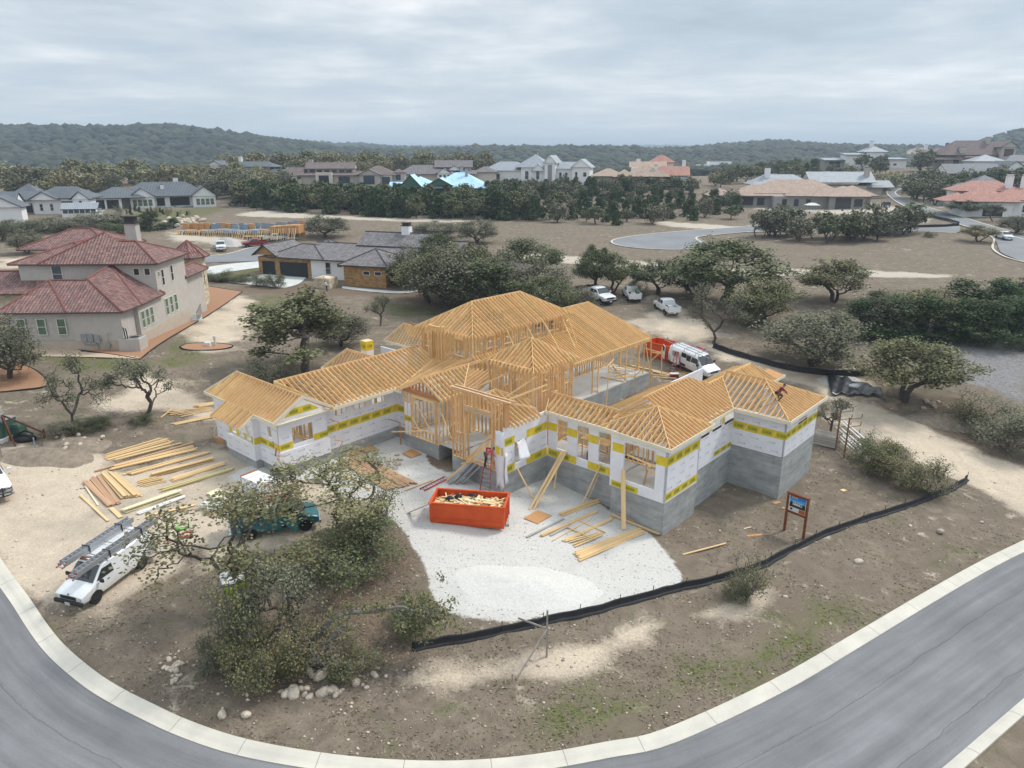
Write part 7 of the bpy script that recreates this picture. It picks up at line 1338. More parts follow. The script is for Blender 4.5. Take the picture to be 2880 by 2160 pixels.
# signboard
sa,sb=at(2205.6,1491),at(2258.8,1515.5);sg=empty('signboard',sa,math.atan2(sb.y-sa.y,sb.x-sa.x),'brown framed signboard with a picture of a house on the dirt', 'sign');Ls=math.hypot(sb.x-sa.x, sb.y-sa.y);Hs=tall(sa,1384);dz=sb.z-sa.z
M['sign_wood']=mat('sign_wood',(.21,.065,.022),(.15,.045,.018),rough=.6,nscale=4)
for x,b_ in((0,0),(Ls,dz)):bevel(MB().box(x-.075,x+.075,-.07,.07,b_-.3,Hs).build('post',M['sign_wood'],sg), .01)
z0_,z1_=Hs*.56,Hs*.965
for z in(z0_-.16,z1_):MB().box(.076,Ls-.076,-.055,.055,z,z+.15).build('rail',M['sign_wood'],sg)
MB().box(-.12,Ls+.12, -.10,.10,Hs+.002,Hs+.05).build('cap',M['sign_wood'],sg);MB().box(.08,Ls-.08,-.02,.02,z0_,z1_).build('panel',M['white_trim'],sg)
ph=MB();y=-.024;x0,x1=.14,Ls-.12;zr_=lambda t:z0_+(z1_-z0_)*t
Q=lambda a,b, c,d,e=0:[(x0+(x1-x0)*a,y-e,zr_(c)),(x0+(x1-x0)*b,y-e,zr_(c)),(x0+(x1-x0)*b, y-e,zr_(d)),(x0+(x1-x0)*a,y-e,zr_(d))]
for k in range(6):ph.poly(Q(0,1,.45+k*.09,.54+k*.09),k)
ph.poly(Q(0,1,.27,.45),6)
for a,b,h_ in((.02,.2,.60),(.78,.98,.58), (.1,.14,.68), (.88,.93,.66)):ph.poly(Q(a, b,.42,h_,.002),6)
for a, b,h_ in((.2,.35,.52),(.35, .5,.56),(.5, .62,.54),(.62, .8,.50)):ph.poly(Q(a,b,.42,h_,.003),7);ph.poly([(x0+(x1-x0)*(a-.01),y-.004,zr_(h_)),(x0+(x1-x0)*(b+.01), y-.004,zr_(h_)),(x0+(x1-x0)*(a+b)/2,y-.004,zr_(h_+.06))],8)
for a,b in((.25,.29),(.4,.45),(.54,.58),(.68,.74)):ph.poly(Q(a,b,.44, .49,.005),8)
ph.poly(Q(.12, .44,.9,.99,.002),9);ph.poly(Q(.1,.5,.855,.885, .002),7);ph.poly(Q(0,.6,.02,.25,.001),7);ph.poly(Q(.62,1,.02,.25,.001),9)
ph.add([(x0+(x1-x0)*.14+.1*math.cos(a),y-.004,zr_(.15)+.08*math.sin(a))for a in np.arange(12)*math.pi/6],[tuple(range(12))],8);ph.add([(x0+(x1-x0)*.14-.02,y-.005,zr_(.05)),(x0+(x1-x0)*.14+.02,y-.005,zr_(.05)),(x0+(x1-x0)*.14+.02,y-.005,zr_(.13)), (x0+(x1-x0)*.14-.02,y-.005, zr_(.13))],[(0,1,2,3)],8)
ph.build('picture',[mat('pic%d'%k,c,rough=.5)for k,c in enumerate(((.45,.62,.75),(.28,.50,.72),(.12,.36,.66),(.06, .26,.60),(.035, .19,.52),(.03, .14,.42)))]+[mat('pic_green',(.02,.035,.018),rough=.5), mat('pic_white',(.62,.62,.60),rough=.5), mat('pic_dark',(.06,.05,.05),rough=.5), mat('pic_orange',(.42,.10,.02),rough=.5)],sg)
# silt fences
M['silt']=mat('silt_fabric',(.018,.018,.02),(.028,.028,.03),rough=.65,nscale=3)
M['stake']=mat('stake',(.05,.04,.035),rough=.8)
def silt(pts, Hh,label,step=2.2, sag=.06,disp=True):
 P=catmull([D(*p)if disp else at(*p)for p in pts],8);root=empty('silt_fence',P[0],0,label,'silt fence','black silt fences');o0=P[0];mb=MB();rr=[];s=0
 for i,p in enumerate(P):
  t=unit((P[min(i+1,len(P)-1)]-P[max(i-1,0)])*Vector((1,1,0)));n=Vector((t.y,-t.x,0));w=.02*math.sin(i*1.3)+.03*math.sin(i*.53+1)
  z=gz(p.x,p.y);q=Vector((p.x,p.y,z))-o0;hh=Hh*(1+.05*math.sin(i*.9))
  rr.append([q+n*(w+d)+Vector((0,0,zz))for d,zz in((.22,.0),(.10,.06),(.03,hh*.25),(.06,hh*.45),(.0,hh*.6),(.03,hh*.8), (-.02,hh))])
 mb.rings(rr, close=False,cap=False);f=mb.build('fabric', M['silt'],root,True);f.modifiers.new('solid','SOLIDIFY').thickness=.012
 pk_=0
 for i in range(1,len(P)):
  s+=(P[i]-P[i-1]).length
  if s>step or i==1:s=0;q=Vector((P[i].x,P[i].y,gz(P[i].x,P[i].y)))-o0;MB().tube([q+Vector((0,0,-.2)),q+Vector((.02, -.03,Hh+.3))],.022,5).build('stake',M['stake'],root)
silt([(890,1402),(960,1390),(1060,1372),(1150,1352),(1210,1338),(1300,1318),(1400,1290),(1470,1272),(1570,1248),(1640,1225),(1700,1195),(1760,1165),(1830,1137),(1920,1108),(2000,1080),(2050,1060),(2072,1048),(2088,1036)],.42,'long black silt fence curving past the signboard and white gravel')
silt([(1541, 750),(1560,758),(1600,771),(1660,788),(1720,802),(1790,810),(1866,812)],.6,'black silt fence behind the house below the scrub')
silt([(2520,584),(2560,596),(2620,612),(2675,625),(2697,634),(2660,639),(2583,641),(2500,642)], .8,'black silt fence round the corner lot beside the winding road',6,disp=False)
# grade stake frame by the silt fence
gs=empty('batter_board',at(*z8(1190,1310)),0,'weathered corner stake with two braces at the silt fence','stake');o0=gs.location.copy();h_=tall(o0,1420+910*.3255);M['old_wood']=mat('old_wood', (.27,.22,.18), (.36,.33,.30), rough=.9,nscale=3)
MB().box(-.045,.045,-.045,.045, -.3,h_).build('post',M['old_wood'],gs);hb=tall(o0,1420+1065*.3255)
for q in(z8(930,1510),z8(945,1112)):e_=at(*q)-o0;MB().beam((0,-.06,hb),e_+Vector((0,0,.05 if q[1]>1850 else.95)),.05,.09).build('brace',M['old_wood'],gs)
MB().box(-.03,.03,-.03,.03,-.2,.45).build('stake',M['old_wood'], gs).location=at(*z8(893,1528))-o0
# boxes, posts and pedestals at the left edge of the lot
tb_=empty('transformer',at(6,1226), R(-12),'dark green transformer cabinet on a concrete pad at the photo edge', 'transformer');bevel(MB().box(-1.1,.75,-.8,.8,.1,1.35).build('cabinet',M['green_cab']if 'green_cab' in M else M.setdefault('green_cab',mat('green_cab',(.045,.10,.075), (.06,.12,.09), rough=.5,nscale=2)),tb_),.04);MB().box(-1.3,.95,-1,1,-.2, .1).build('pad',M['pale_concrete'],tb_);bevel(MB().box(-1.15, .8,-.85,.85,1.352,1.42).build('lid',M['metal'],tb_),.03)
p=at(50,1222);o=bevel(tag(MB().rings([[(x*s,y*s,z)for x,y in((-.5,-.45),(.5,-.45),(.5,.45),(-.5,.45))]for z,s in((0,1.05),(.75, 1),(.95,.82))]).build('pedestal',M['green_cab']),'pale green utility pedestal beside the rusty braces','pedestal'),.05);o.location=p
fr=empty('pipe_brace',at(33,1238),0,'rusty steel brace frame before the green pedestal','brace');o0=fr.location.copy();M['rusty']=mat('rusty',(.16,.055,.028),(.10,.04, .025),rough=.8,nscale=6)
for a, b in(((0, 0,-.2),(-.35,.1,2.0)),((-.3,.0,1.95), (.85,-.9,-.1)),((-.3,.1,1.95),(2.3,.4, .45)),((2.25, .4,.0),(2.3, .4,.75))):MB().beam(a,b, .11,.11).build('leg',M['rusty'],fr)
MB().box(-.75,-.35,-.1,.25, 1.35,2.1).build('meter_box',M['metal'],fr)
o=tag(MB().rings([[(.95*s*math.cos(a),.5*s*math.sin(a)*(1+.2*math.sin(3*a)),z)for a in np.arange(14)*math.pi/7]for z,s in((0,.9),(.18,1),(.34,.8),(.4,.4))]).tube([(-.8,.2,.3),(0,.35,.65),(.7,.1,.5)],.07,6).tube([(-.6,-.2,.35),(.1,-.1,.55),(.8,-.2,.3)],.07,6).build('pipe_coil',M['black'],smooth=True),'heap of black pipe and cable by the rusty brace','pipe coil');o.location=at(68,1238)
o=tag(MB().tube([(0,0, -.2),(.02,0,1.0)],.045,7).build('marker_post',M['form_sheet']),'blue grey marker post on the dirt mound','post');o.location=at(100,1266)
o=tag(MB().tube([(0,0,-.2),(.02,0,.9)],.05,6).build('marker_post',M['old_wood']), 'thin wooden stake above the cut off white vehicle','post');o.location=at(6,1288)
o=tag(MB().tube([(-.9,0,.06),(-.2,.1,.1),(.5,.02,.08),(1.1,-.1,.05)],.06,7).build('pipe',M['white_trim']),'white plastic pipe on the dirt by the wooden stake','pipe');o.location=at(30,1280)
for k,(u,v)in enumerate(((604,1232), (614,1228))):
 o=tag(MB().tube([(0,0, -.1),(0,.02,.3),(.05,.05, .7),(.2,.08, 1.05)],.04,6).build('conduit',M['white_trim']),'thin white conduit rising at the wing corner','conduit','white conduits at the wing corner');o.location=at(u,v)
o=tag(MB().box(-.7,.7, -.3,.3,.3,.36).box(-.65,.65, -.28,-.2,0, .3).box(-.65, .65,.2,.28,0, .3).box(.1,.7,-.25,.25,-.3, .0).build('wooden_crate',M['osb']),'low wooden crate at the wing corner','crate');o.location=at(625, 1242);o.rotation_euler.z=R(-35)
# rear right: tarp, crate, pipe rack
tp=MB();n=22;rows=[];T0=[D(*p)for p in((1800,822),(1843,821),(1905,846),(1900,862),(1845,852),(1795,838))];cT=sum(T0,Vector())/6
for i in range(n):
 r=[]
 for j in range(10):
  s, t=i/(n-1),j/9;a=D(1790,832).lerp(D(1905,852),s);w=unit(Vector((.35, 1,0)))*(t-.5)*(6.2-4.0*s+.5*math.sin(i));p=a+w;r.append(Vector((p.x,p.y,gz(p.x,p.y)+.12+.16*math.sin(i*1.1+j*1.7)*math.sin(j*2.3-i*.4)+.12))-cT)
 rows.append(r)
tp.rings(rows,close=False,cap=False);M['tarp_black']=mat('tarp_black',(.02,.022,.026),(.035, .038,.043),rough=.32,spec=.6,nscale=2);o=tag(tp.build('plastic_sheet',M['tarp_black'],smooth=True),'crumpled black plastic sheet weighted on the track edge','plastic sheet');o.location=cT;o.modifiers.new('solid','SOLIDIFY').thickness=.02
o=tag(MB().rings([[(.55*s*math.cos(a)*(1+.15*math.sin(3*a)),.45*s*math.sin(a),z)for a in np.arange(10)*math.pi/5]for z,s in((.2,.9),(.42,1),(.55,.6))]).build('sandbag',M['board_white']),'pale bag lying on the crumpled black plastic sheet','bag');o.location=D(1845, 841)
o=tag(MB().box(-1.0, 1.0,-.7,.7,0,.95).build('timber_box',M['old_wood']),'weathered grey timber box behind the tall corner foundation','crate');o.location=at(2322, 1248);o.rotation_euler.z=R(-38)
for k in range(4):MB().box(-1.03,1.03,-.73,-.705, .06+k*.23,.22+k*.23).build('slat', M['board_grey'],o)
pr0=at(2349,1266);rk=empty('pipe_rack',pr0, 0,'rusty upright pipe rack holding pale lengths beside the bushes','rack');e2=at(2373,1288)-pr0;M['rack_rust']=mat('rack_rust',(.20,.12,.06), rough=.8);h_=tall(pr0,1155)
for q in(Vector((0, 0,0)),e2):
 MB().box(q.x-.05,q.x+.05,q.y-.05, q.y+.05,q.z-.2,q.z+h_).build('post',M['rack_rust'],rk)
 for k in range(5):z=q.z+h_*(.2+.19*k);MB().beam((q.x,q.y,z),(q.x+1.25,q.y+.5,z-.05),.05,.05).beam((q.x+1.25,q.y+.5,z-.06),(q.x+1.25,q.y+.5,z+.3),.05,.05).build('arm',M['rack_rust'], rk)
for k in range(7):a, b=Vector((.35+.12*k,.4+.1*(k%3),h_*(.24+.19*(k%3))+.06)),Vector((.35+.12*k,.4,0))+e2+Vector((.1,-1.2,h_*(.2+.19*(k%3))+.05));board(pr0+a+Vector((0,1.0,.0)),pr0+b,.1,.06, 'board_white','pale length lying across the rusty pipe rack','lengths on the pipe rack','rack_length', 'trim')
# portable toilet under the front oak
pt_=empty('portable_toilet',at(668, 1722),R(30), 'lime green portable toilet with grey back half hidden behind the front oak','portable toilet');M['lime']=mat('lime',(.34, .50,.015),(.28, .42,.012),rough=.45,nscale=2);M['pt_grey']=mat('toilet_grey',(.13, .13,.16),(.17, .17,.19),rough=.5)
MB().box(-.56,.56,-.56,.56,.12,2.1).build('cabin',M['pt_grey'],pt_);MB().box(-.6, .6,-.6,.6,0,.12).build('base',M['black'],pt_)
MB().rings([[(x*s,y*s,z)for x,y in((-.6,-.6),(.6,-.6),(.6,.6),(-.6,.6))]for z,s in((2.1,1),(2.2, .97),(2.32,.6))]).build('roof',M['board_white'],pt_);MB().box(-.48,.48, -.60,-.565,.16, 2.0).box(.565,.60,-.5,.5,.16,2.06).build('side_panel',M['lime'],pt_)
for y in(.35,.75,1.2, 1.6):MB().box(-.42,.42,-.615, -.60,y,y+.05).build('rib',M['lime'],pt_)
# stones: shared shapes, each its own object
def rock_mesh(seed):
 r=random.Random(seed);bm=bmesh.new();bmesh.ops.create_icosphere(bm,subdivisions=2,radius=.5)
 dirs=[unit((r.gauss(0,1),r.gauss(0,1),r.gauss(0,1)))for _ in range(7)]
 for v in bm.verts:
  n=v.co.normalized();k=1-.32*max(0,max((n.dot(d)-.55)for d in dirs));v.co=Vector((n.x*.5*k*1.15, n.y*.5*k*.85,n.z*.5*k*.7))*(1+r.uniform(-.05,.05))
 me=bpy.data.meshes.new('limestone_rock');bm.to_mesh(me);bm.free();me.materials.append(M['rock']);return me
M['rock']=mat('rock', (.62,.54,.44), (.42,.35,.28), rough=.9,nscale=3, objvar=.18,bump=.4, bscale=8)
ROCK=[rock_mesh(i)for i in range(7)]
def rocks(pts,label,group,smin=.15,smax=.5, zf=.12,disp=False):
 for i,p in enumerate(pts):
  q=at(*p[:2]);s=p[2]if len(p)>2 else rl_.uniform(smin,smax);link('limestone_rock',ROCK[i%7],None,q+Vector((0,0,s*zf+(p[3]if len(p)>3 else 0))),Euler((rl_.uniform(-.4,.4),rl_.uniform(-.4,.4), rl_.uniform(0,6.3))),(s,s,s),label=label,cat='rock',group=group)
def zb_(x,y):return(500+x*.3255,1620+y*.3255)
rocks([(*zb_(*p[:2]),p[2])for p in((1240,870, .75),(1140,830, .45),(1165,870, .35),(1255,830, .4),(1380,770, .85),(1315,780, .5),(780,840, .45),(1000,1020, .75),(945,1020, .6),(1070,980, .35),(1115,980, .4),(1140,1050, .4),(1250,1020, .65),(1275,990, .4),(1335,1000, .6),(1365,1035, .35),(1400,1010, .3),(1540,935, .55),(1600,950, .25),(1690,850, .4),(1705,865, .35),(1725,800, .25),(1800,870, .25),(1710,690, .4),(1630,970, .3),(1095,1030, .3),(1060,915, .25),(1340,955, .25),(1420,990, .25),(890,1000, .25),(600,1030, .2),(590,1210, .5),(385,1210, .5))],'pale limestone rock at the foot of the front thicket','limestone rocks below the front thicket')
rocks([(490+rl_.gauss(0,14), 1880+rl_.gauss(0, 18))for _ in range(34)],'small pale stone in the spill left of the front thicket', 'stones spilled by the front thicket',.12,.32)
rocks([(222+rl_.gauss(0,24),1248+rl_.gauss(0,9),rl_.uniform(.15,.5),.25*rl_.random())for _ in range(38)],'stone on the round dirt and rubble mound by the lumber','stones on the rubble mound',.15,.45)
rocks([(2385+rl_.gauss(0,14),1035+rl_.gauss(0,6),rl_.uniform(.3,.7))for _ in range(18)],'pale rock in the heap behind the rear silt fence','rocks behind the rear silt fence');rocks([(2620+rl_.gauss(0,16),1140+rl_.gauss(0,8),rl_.uniform(.3,.6))for _ in range(12)],'pale rock beside the brush heap at the dirt track','rocks by the dirt track brush')
rocks([(525+rl_.gauss(0,30),634+rl_.gauss(0,7),rl_.uniform(.9,1.9),rl_.random()*1.2)for _ in range(60)], 'large pale boulder in the heap above the foundation forms','boulders above the foundation forms')
rocks([(1000+35*rl_.gauss(0,1),1245+rl_.gauss(0,8),rl_.uniform(.2,.5))for _ in range(10)]+[(1110+rl_.gauss(0,10),1300+rl_.gauss(0,10),rl_.uniform(.2,.5))for _ in range(14)],'pale rubble stone near the porch foundation','rubble by the porch');rocks([(2415,1582,.55), (2645,1497,.6), (2760,1470,.3), (2208,1680,.3), (2335,1755,.2), (2560,1480,.3)],'lone pale rock on the roadside verge beyond the silt fence','lone rocks on the verge');rocks([(2700+rl_.gauss(0, 14),1400-792+rl_.gauss(0,6),rl_.uniform(.4,.8))for _ in range(14)],'pale rock on the corner lot inside the far silt fence','rocks on the corner lot')
# soil mounds
M['soil']=mat('soil',(.20,.155,.115),(.30,.25,.195), rough=.95,nscale=2.5, ndetail=8,bump=.6, bscale=6);M['dark_soil']=mat('dark_soil',(.085, .055,.04),(.12, .08,.055),rough=.95,nscale=2,bump=.5, bscale=6);M['grey_gravel']=mat('grey_gravel',(.55, .53,.50),(.40, .385,.37),rough=.95,nscale=6,bump=.7, bscale=14)
def mound(p,rx,ry,hh,m,label,name='dirt_mound', cat='mound',rz=0):
 mb=MB();R_=[];ns=30
 for k in range(9):
  t=k/8;R_.append([(rx*t*math.cos(a)*(1+.12*math.sin(3*a+p.x)),ry*t*math.sin(a)*(1+.12*math.cos(2*a)),0)for a in np.arange(ns)*2*math.pi/ns])
 c,s=math.cos(rz),math.sin(rz)
 for k,r in enumerate(R_):
  for i,q in enumerate(r):
   x,y=q[0]*c-q[1]*s,q[0]*s+q[1]*c;t=k/8;h2=hh*(.5+.5*math.cos(math.pi*t))*(1+.25*math.sin(i*1.3+k)*t)-.05*(t>.95);r[i]=(x,y,gz(p.x+x, p.y+y)-p.z+h2)
 mb.rings(R_[::-1],cap=False);o=tag(mb.build(name,m, smooth=True),label,cat);o.location=p;return o
mound(at(222,1250),2.6,1.6,.45,M['soil'],'round mound of dirt and rubble by the lumber piles');mound(at(130,1285), 4,1.8,.5,M['soil'],'low dirt mound above the cut off white vehicle')
mound(at(1480,1655),4.6, 2.6,.55,M['gravel_pile']if 'gravel_pile' in M else mat('gravel_pile',(.67,.65,.61),(.57,.55, .52),rough=.95,nscale=7,bump=.7,bscale=14),'low mound of pale grey gravel in the middle of the gravel pad','gravel_mound');mound(at(1660,822),6,3.4,1.2,M['dark_soil'],'dark soil heap behind the side parked pickup');mound(at(1835,845),2.4,1.6,.8,M['soil'],'brush covered dirt heap between the white pickups');mound(at(640,688), 4,2.4,1.6,M['grey_gravel'],'grey gravel heap before the foundation forms','gravel_mound');mound(at(560,650),9,4,2.0,M['soil'],'long earth bank behind the tile roof turret');mound(at(2700,1190),5,2.4,.9,M['soil'],'earth and brush bank along the dirt track')
# far-off poles and masts
M['pole']=mat('pole',(.10,.065, .05),rough=.9)
for(u,v,vt, lb)in((256,473,446,'wooden power pole above the pale oaks on the hillside'),(1698, 486,461,'wooden power pole in the valley below the tan tile house'),(1974,484,460,'wooden power pole in the valley by the flat roofed building')):
 p=at(u, v);h_=min(tall(p,vt),26);o=tag(MB().tube([(0,0,-1),(0,0,h_)],[.35,.25],8).box(-2.2,2.2, -.12,.12,h_-1.2,h_-.9).build('power_pole',M['pole']),lb, 'power pole');o.location=p
for u,vt,lb in((1558,406,'thin radio mast on the far ridge, nearest the white gabled house'),(1633,408,'thin radio mast on the far ridge above the valley town')):
 d_=4300.;x=(u-1440)/F_*d_;z_=gz(x,d_);p=Vector((x, d_,z_));o=tag(MB().tube([(0,0,-5), (0,0,min(tall(p,vt),60))],[1.6,.8],5).build('radio_mast',M['metal']),lb,'mast');o.location=p
 # distant roofs in the valley and on the ridges
def far_house(u,v,w,h_,m,lb,grp):
 p=at(u, v);w=w*.24/pxm(p);h_=w*.22;o=tag(MB().box(-w/2, w/2,0,w*.6,-4,h_).prism([(-w/2-.5,-.5,h_),(w/2+.5,-.5,h_),(w/2-2, w*.3,h_+w*.16),(-w/2+2,w*.3,h_+w*.16)],(0,.01,0)).build('distant_house', M[m]),lb, 'house',grp);o.location=p
for u,v,w in((1350,432,40),(1372,431, 50),(1660,437, 46),(1690,440, 60),(1712,438, 40),(1740,440, 44),(1758,437, 30),(1640,436, 36),(1925,434, 50),(1770,441, 40)):far_house(u, v,w,9,'cream_stucco' if w%4 else 'white_stucco','pale speck of a house in the hazy valley','pale houses in the hazy valley')
for u,v,w,lb in((180,404,34,'pale house on the wooded hillside, below the crest'),(98,394,26, 'white roof just below the crest of the wooded hill'),(830,428, 60,'white house speck on the far wooded ridge')):far_house(u,v,w,9,'white_stucco',lb,None)
# people
M['skin']=mat('skin',(.36,.19,.12), rough=.6);M['hair']=mat('hair',(.025, .02,.018),rough=.8);M['denim']=mat('denim',(.045,.065,.11),(.035,.05,.085), rough=.9,nscale=9);M['dark_cloth']=mat('dark_cloth',(.022,.022,.026), (.035,.035,.04), rough=.9,nscale=6)
M['boot']=mat('boot',(.07,.045,.03),rough=.8);M['leather']=mat('leather',(.17, .08,.035),rough=.7);M['eye']=mat('eye',(.015,.012,.01),rough=.3)
def cloth(n,c):M[n]=mat(n,c, tuple(x*.78 for x in c),rough=.9,nscale=7,bump=.3,bscale=9);return n
for n,c in(('pink_shirt',(.62,.09, .14)),('charcoal_shirt',(.045,.05,.055)),('navy_shirt',(.022,.03,.07)),('maroon_shirt',(.20,.035,.055)),('white_shirt',(.66,.67,.68)),('grey_shirt',(.42,.43,.45)),('red_shirt',(.28,.03,.03)),('blue_shirt',(.12,.24,.45))):cloth(n,c)
def person(label,loc,heading, shirt,trousers,lean=0., hips=.93,arms=None, legs=None,head=(0,0),hat=None,belt=False,group=None,sc=1.,bare=False,held=None):
 """one skinned body facing +x; lean bends the trunk forward; arms / legs give (elbow, wrist) and (knee, ankle) per side relative to shoulder / hip"""
 V, E_,Rd,Tg=[],[],[],[]
 def v(p,r,t,parent=None):
  V.append(Vector(p));Rd.append(r if isinstance(r,tuple)else(r,r));Tg.append(t)
  if parent is not None:E_.append((parent,len(V)-1))
  return len(V)-1
 s,c=math.sin(lean),math.cos(lean);up=Vector((s,0,c));fw=Vector((c,0,-s));hp=Vector((0,0,hips))
 pel=v(hp,(.135,.105),'trousers');wa=v(hp+up*.15, (.135,.10),'shirt', pel);chs=v(hp+up*.36,(.16,.115),'shirt',wa);ub=v(hp+up*.49,(.12,.09),'shirt',chs);nk=v(hp+up*.56,.052,'skin',ub)
 hd,hy=head;hdir=unit(Vector((math.sin(lean*.6+hd)*math.cos(hy),math.sin(hy)*.5,math.cos(lean*.6+hd))));hb=V[nk]+hdir*.07;hf=unit(fw+Vector((0,math.sin(hy),0))-hdir*fw.dot(hdir))
 j1=v(hb+hf*.015,(.066,.075),'skin', nk);j2=v(hb+hdir*.09+hf*.012, (.078,.094),'skin', j1);j3=v(hb+hdir*.165,(.062,.078),'skin',j2);hc=hb+hdir*.095
 arms=arms or{1:((.02,.06,-.28),(.10,.05,-.52)),-1:((.02,-.06, -.28),(.10,-.05,-.52))}
 legs=legs or{1:((.04,.02,-.45), (.0,.03,-.86)),-1:((.02, -.02,-.45),(-.04,-.03,-.86))}
 hands=[]
 for sd in(1, -1):
  sh=v(hp+up*.47+Vector((0,sd*.185,0)),.062,'shirt',ub);e,w=(V[sh]+Vector(q)for q in arms[sd]);m1=v(V[sh].lerp(e,.5),.052, 'shirt',sh);el=v(e,.043,'shirt' if not bare else 'skin',m1);m2=v(e.lerp(w,.45),.042,'skin' if bare else 'shirt', el);wr=v(w,.029,'skin',m2)
  d=unit(w-e);pd=d;kn=v(w+pd*.055,(.042,.022),'skin',wr);side=unit(Vector((0,1, 0)).cross(pd))if abs(pd.y)<.9 else Vector((1,0,0));curl=unit(pd.cross(side))*(-sd if pd.z<0 else sd)
  for f,(off,ln)in enumerate(((-.030,.062),(-.010,.074),(.011,.069),(.031,.052))):
   a=v(w+pd*.085+side*off,.0095,'skin', kn);b=v(V[a]+pd*ln*.55+curl*.012,.0088,'skin', a);v(V[b]+pd*ln*.4+curl*.028,.0075,'skin',b)
  a=v(w+pd*.03+side*-.045,.011,'skin',wr);v(V[a]+pd*.045-side*.022+curl*.012,.009, 'skin',a);hands.append(w+pd*.08)
  h0=v(hp+Vector((0,sd*.095,-.05)),(.098,.09),'trousers',pel);k,an=(V[h0]+Vector(q)for q in legs[sd]);t1=v(V[h0].lerp(k,.5),.082,'trousers',h0);kk=v(k,.061,'trousers', t1);c1=v(k.lerp(an,.4),.058,'trousers',kk);ak=v(an,.045,'trousers',c1);hl=v(an+Vector((-.02,0,-.055)),.045,'boot',ak);v(an+Vector((.15, sd*.02,-.07)),(.042,.032),'boot', hl)
 me=bpy.data.meshes.new('person');me.from_pydata([tuple(p)for p in V], E_,[]);tmp=bpy.data.objects.new('tmp',me);COL.objects.link(tmp);m=tmp.modifiers.new('skin','SKIN');m.use_smooth_shade=True
 for i,r in enumerate(Rd):me.skin_vertices[0].data[i].radius=r
 me.skin_vertices[0].data[pel].use_root=True;tmp.modifiers.new('sub','SUBSURF').levels=1
 dg=bpy.context.evaluated_depsgraph_get();out=bpy.data.meshes.new_from_object(tmp.evaluated_get(dg));bpy.data.objects.remove(tmp);bpy.data.meshes.remove(me)
 names=['shirt','trousers', 'skin','boot'];out.materials.clear()
 for mm in(M[shirt],M[trousers],M['skin'], M['boot']):out.materials.append(mm)
 A=np.array([V[a]for a,b in E_]);B=np.array([V[b]for a,b in E_]);Dv=B-A;LL=(Dv**2).sum(1)+1e-9
 for p in out.polygons:
  c_=np.array(p.center);t=np.clip(((c_-A)*Dv).sum(1)/LL,0,1);k=int(np.argmin(((c_-A-t[:,None]*Dv)**2).sum(1)));p.material_index=names.index(Tg[E_[k][0]]if t[k]<.5 else Tg[E_[k][1]]);p.use_smooth=True
 o=link('person',out,None,loc,(0,0,heading),(sc,sc, sc),label=label,cat='person',group=group)
 fc=MB();ey=hdir.cross(hf)  # eyes, nose, mouth, ears on the head
 for sd in(1,-1):
  q=hc+hf*.088+ey*sd*.032+hdir*.005;fc.tube([q-hf*.012,q+hf*.006],[.012,.009],6,0);q=hc+ey*sd*.084-hf*.005;fc.tube([q-hdir*.028,q+hdir*.028+ey*sd*.008], [.014,.018],6, 1)
 q=hc+hf*.094;fc.tube([q+hdir*.012,q-hdir*.03+hf*.022,q-hdir*.036],[.008,.014,.006],6,1);q=hc+hf*.086-hdir*.058;fc.tube([q-ey*.024,q+hf*.006,q+ey*.024], [.005,.008,.005], 5,2)
 fc.build('face',[M['eye'],M['skin'],M['lamp_red']if False else M['leather']],o,True)
 def dome(r,z0, z1,back=0.):return[[hc+hdir*(z0+(z1-z0)*math.sin(t))+(hf*math.cos(a)*1.12+ey*math.sin(a))*r*math.cos(t)-hf*back for a in np.arange(12)*math.pi/6]for t in np.linspace(0,1.45,6)]
 hr=MB();hr.rings(dome(.088,.005,.118,.012));hr.build('hair',M['hair'],o,True)
 if hat:
  h_=MB();h_.rings(dome(.098,.045,.14));bq=hc+hdir*.055+hf*.1;h_.add([bq-ey*.075,bq+ey*.075,bq+ey*.055+hf*.085-hdir*.012,bq-ey*.055+hf*.085-hdir*.012],[(0,1, 2,3)]);h_.build('cap',M[hat],o,True)
 if belt:
  b_=MB();b_.rings([[hp+up*(.10+dz)+(Vector((0,1,0))*math.sin(a)*.17+fw*math.cos(a)*.14)for a in np.arange(14)*math.pi/7]for dz in(-.03,.03)]);b_.obox(hp+Vector((-.02,.19,-.02)),.14,.07,.2);b_.obox(hp+Vector((-.02,-.19,-.02)),.14,.07,.2);b_.build('tool_belt',M['leather'],o)
 return o
p=at(*z6(812,268));p=Vector((p.x,p.y,p.z));p=at(776,1371)
person('man in charcoal shirt and dark jeans standing behind the wrapped stack',p,R(-60),'charcoal_shirt','denim',.06,head=(.1,.5),arms={1:((.0,.07, -.27),(.12,.08,-.5)),-1:((-.05,-.07,-.27),(-.02,-.05,-.53))},legs={1:((.08,.02, -.44),(.06,.03,-.86)),-1:((-.02,-.02,-.45),(-.16,-.03,-.84))})
lt=PL+Vector((0, 0,3.1));hx=Matrix.Rotation(HANG+R(110),4,'Z')@Vector((.42,0,0))
person('worker in pink shirt bending forward at the top of the tall red step ladder',PL+hx+Vector((-.10,-.02, 2.02-.06)),R(8),'pink_shirt','dark_cloth',1.05, .90,belt=True,hat='charcoal_shirt',arms={1:((.12,.10,-.26),(.32,.06,-.44)), -1:((.14,-.06,-.25),(.38, -.02,-.40))},legs={1:((.10,.03,-.42),(-.02,.04,-.82)), -1:((.05,-.03,-.43),(-.06,-.04,-.82))},head=(.35,0))
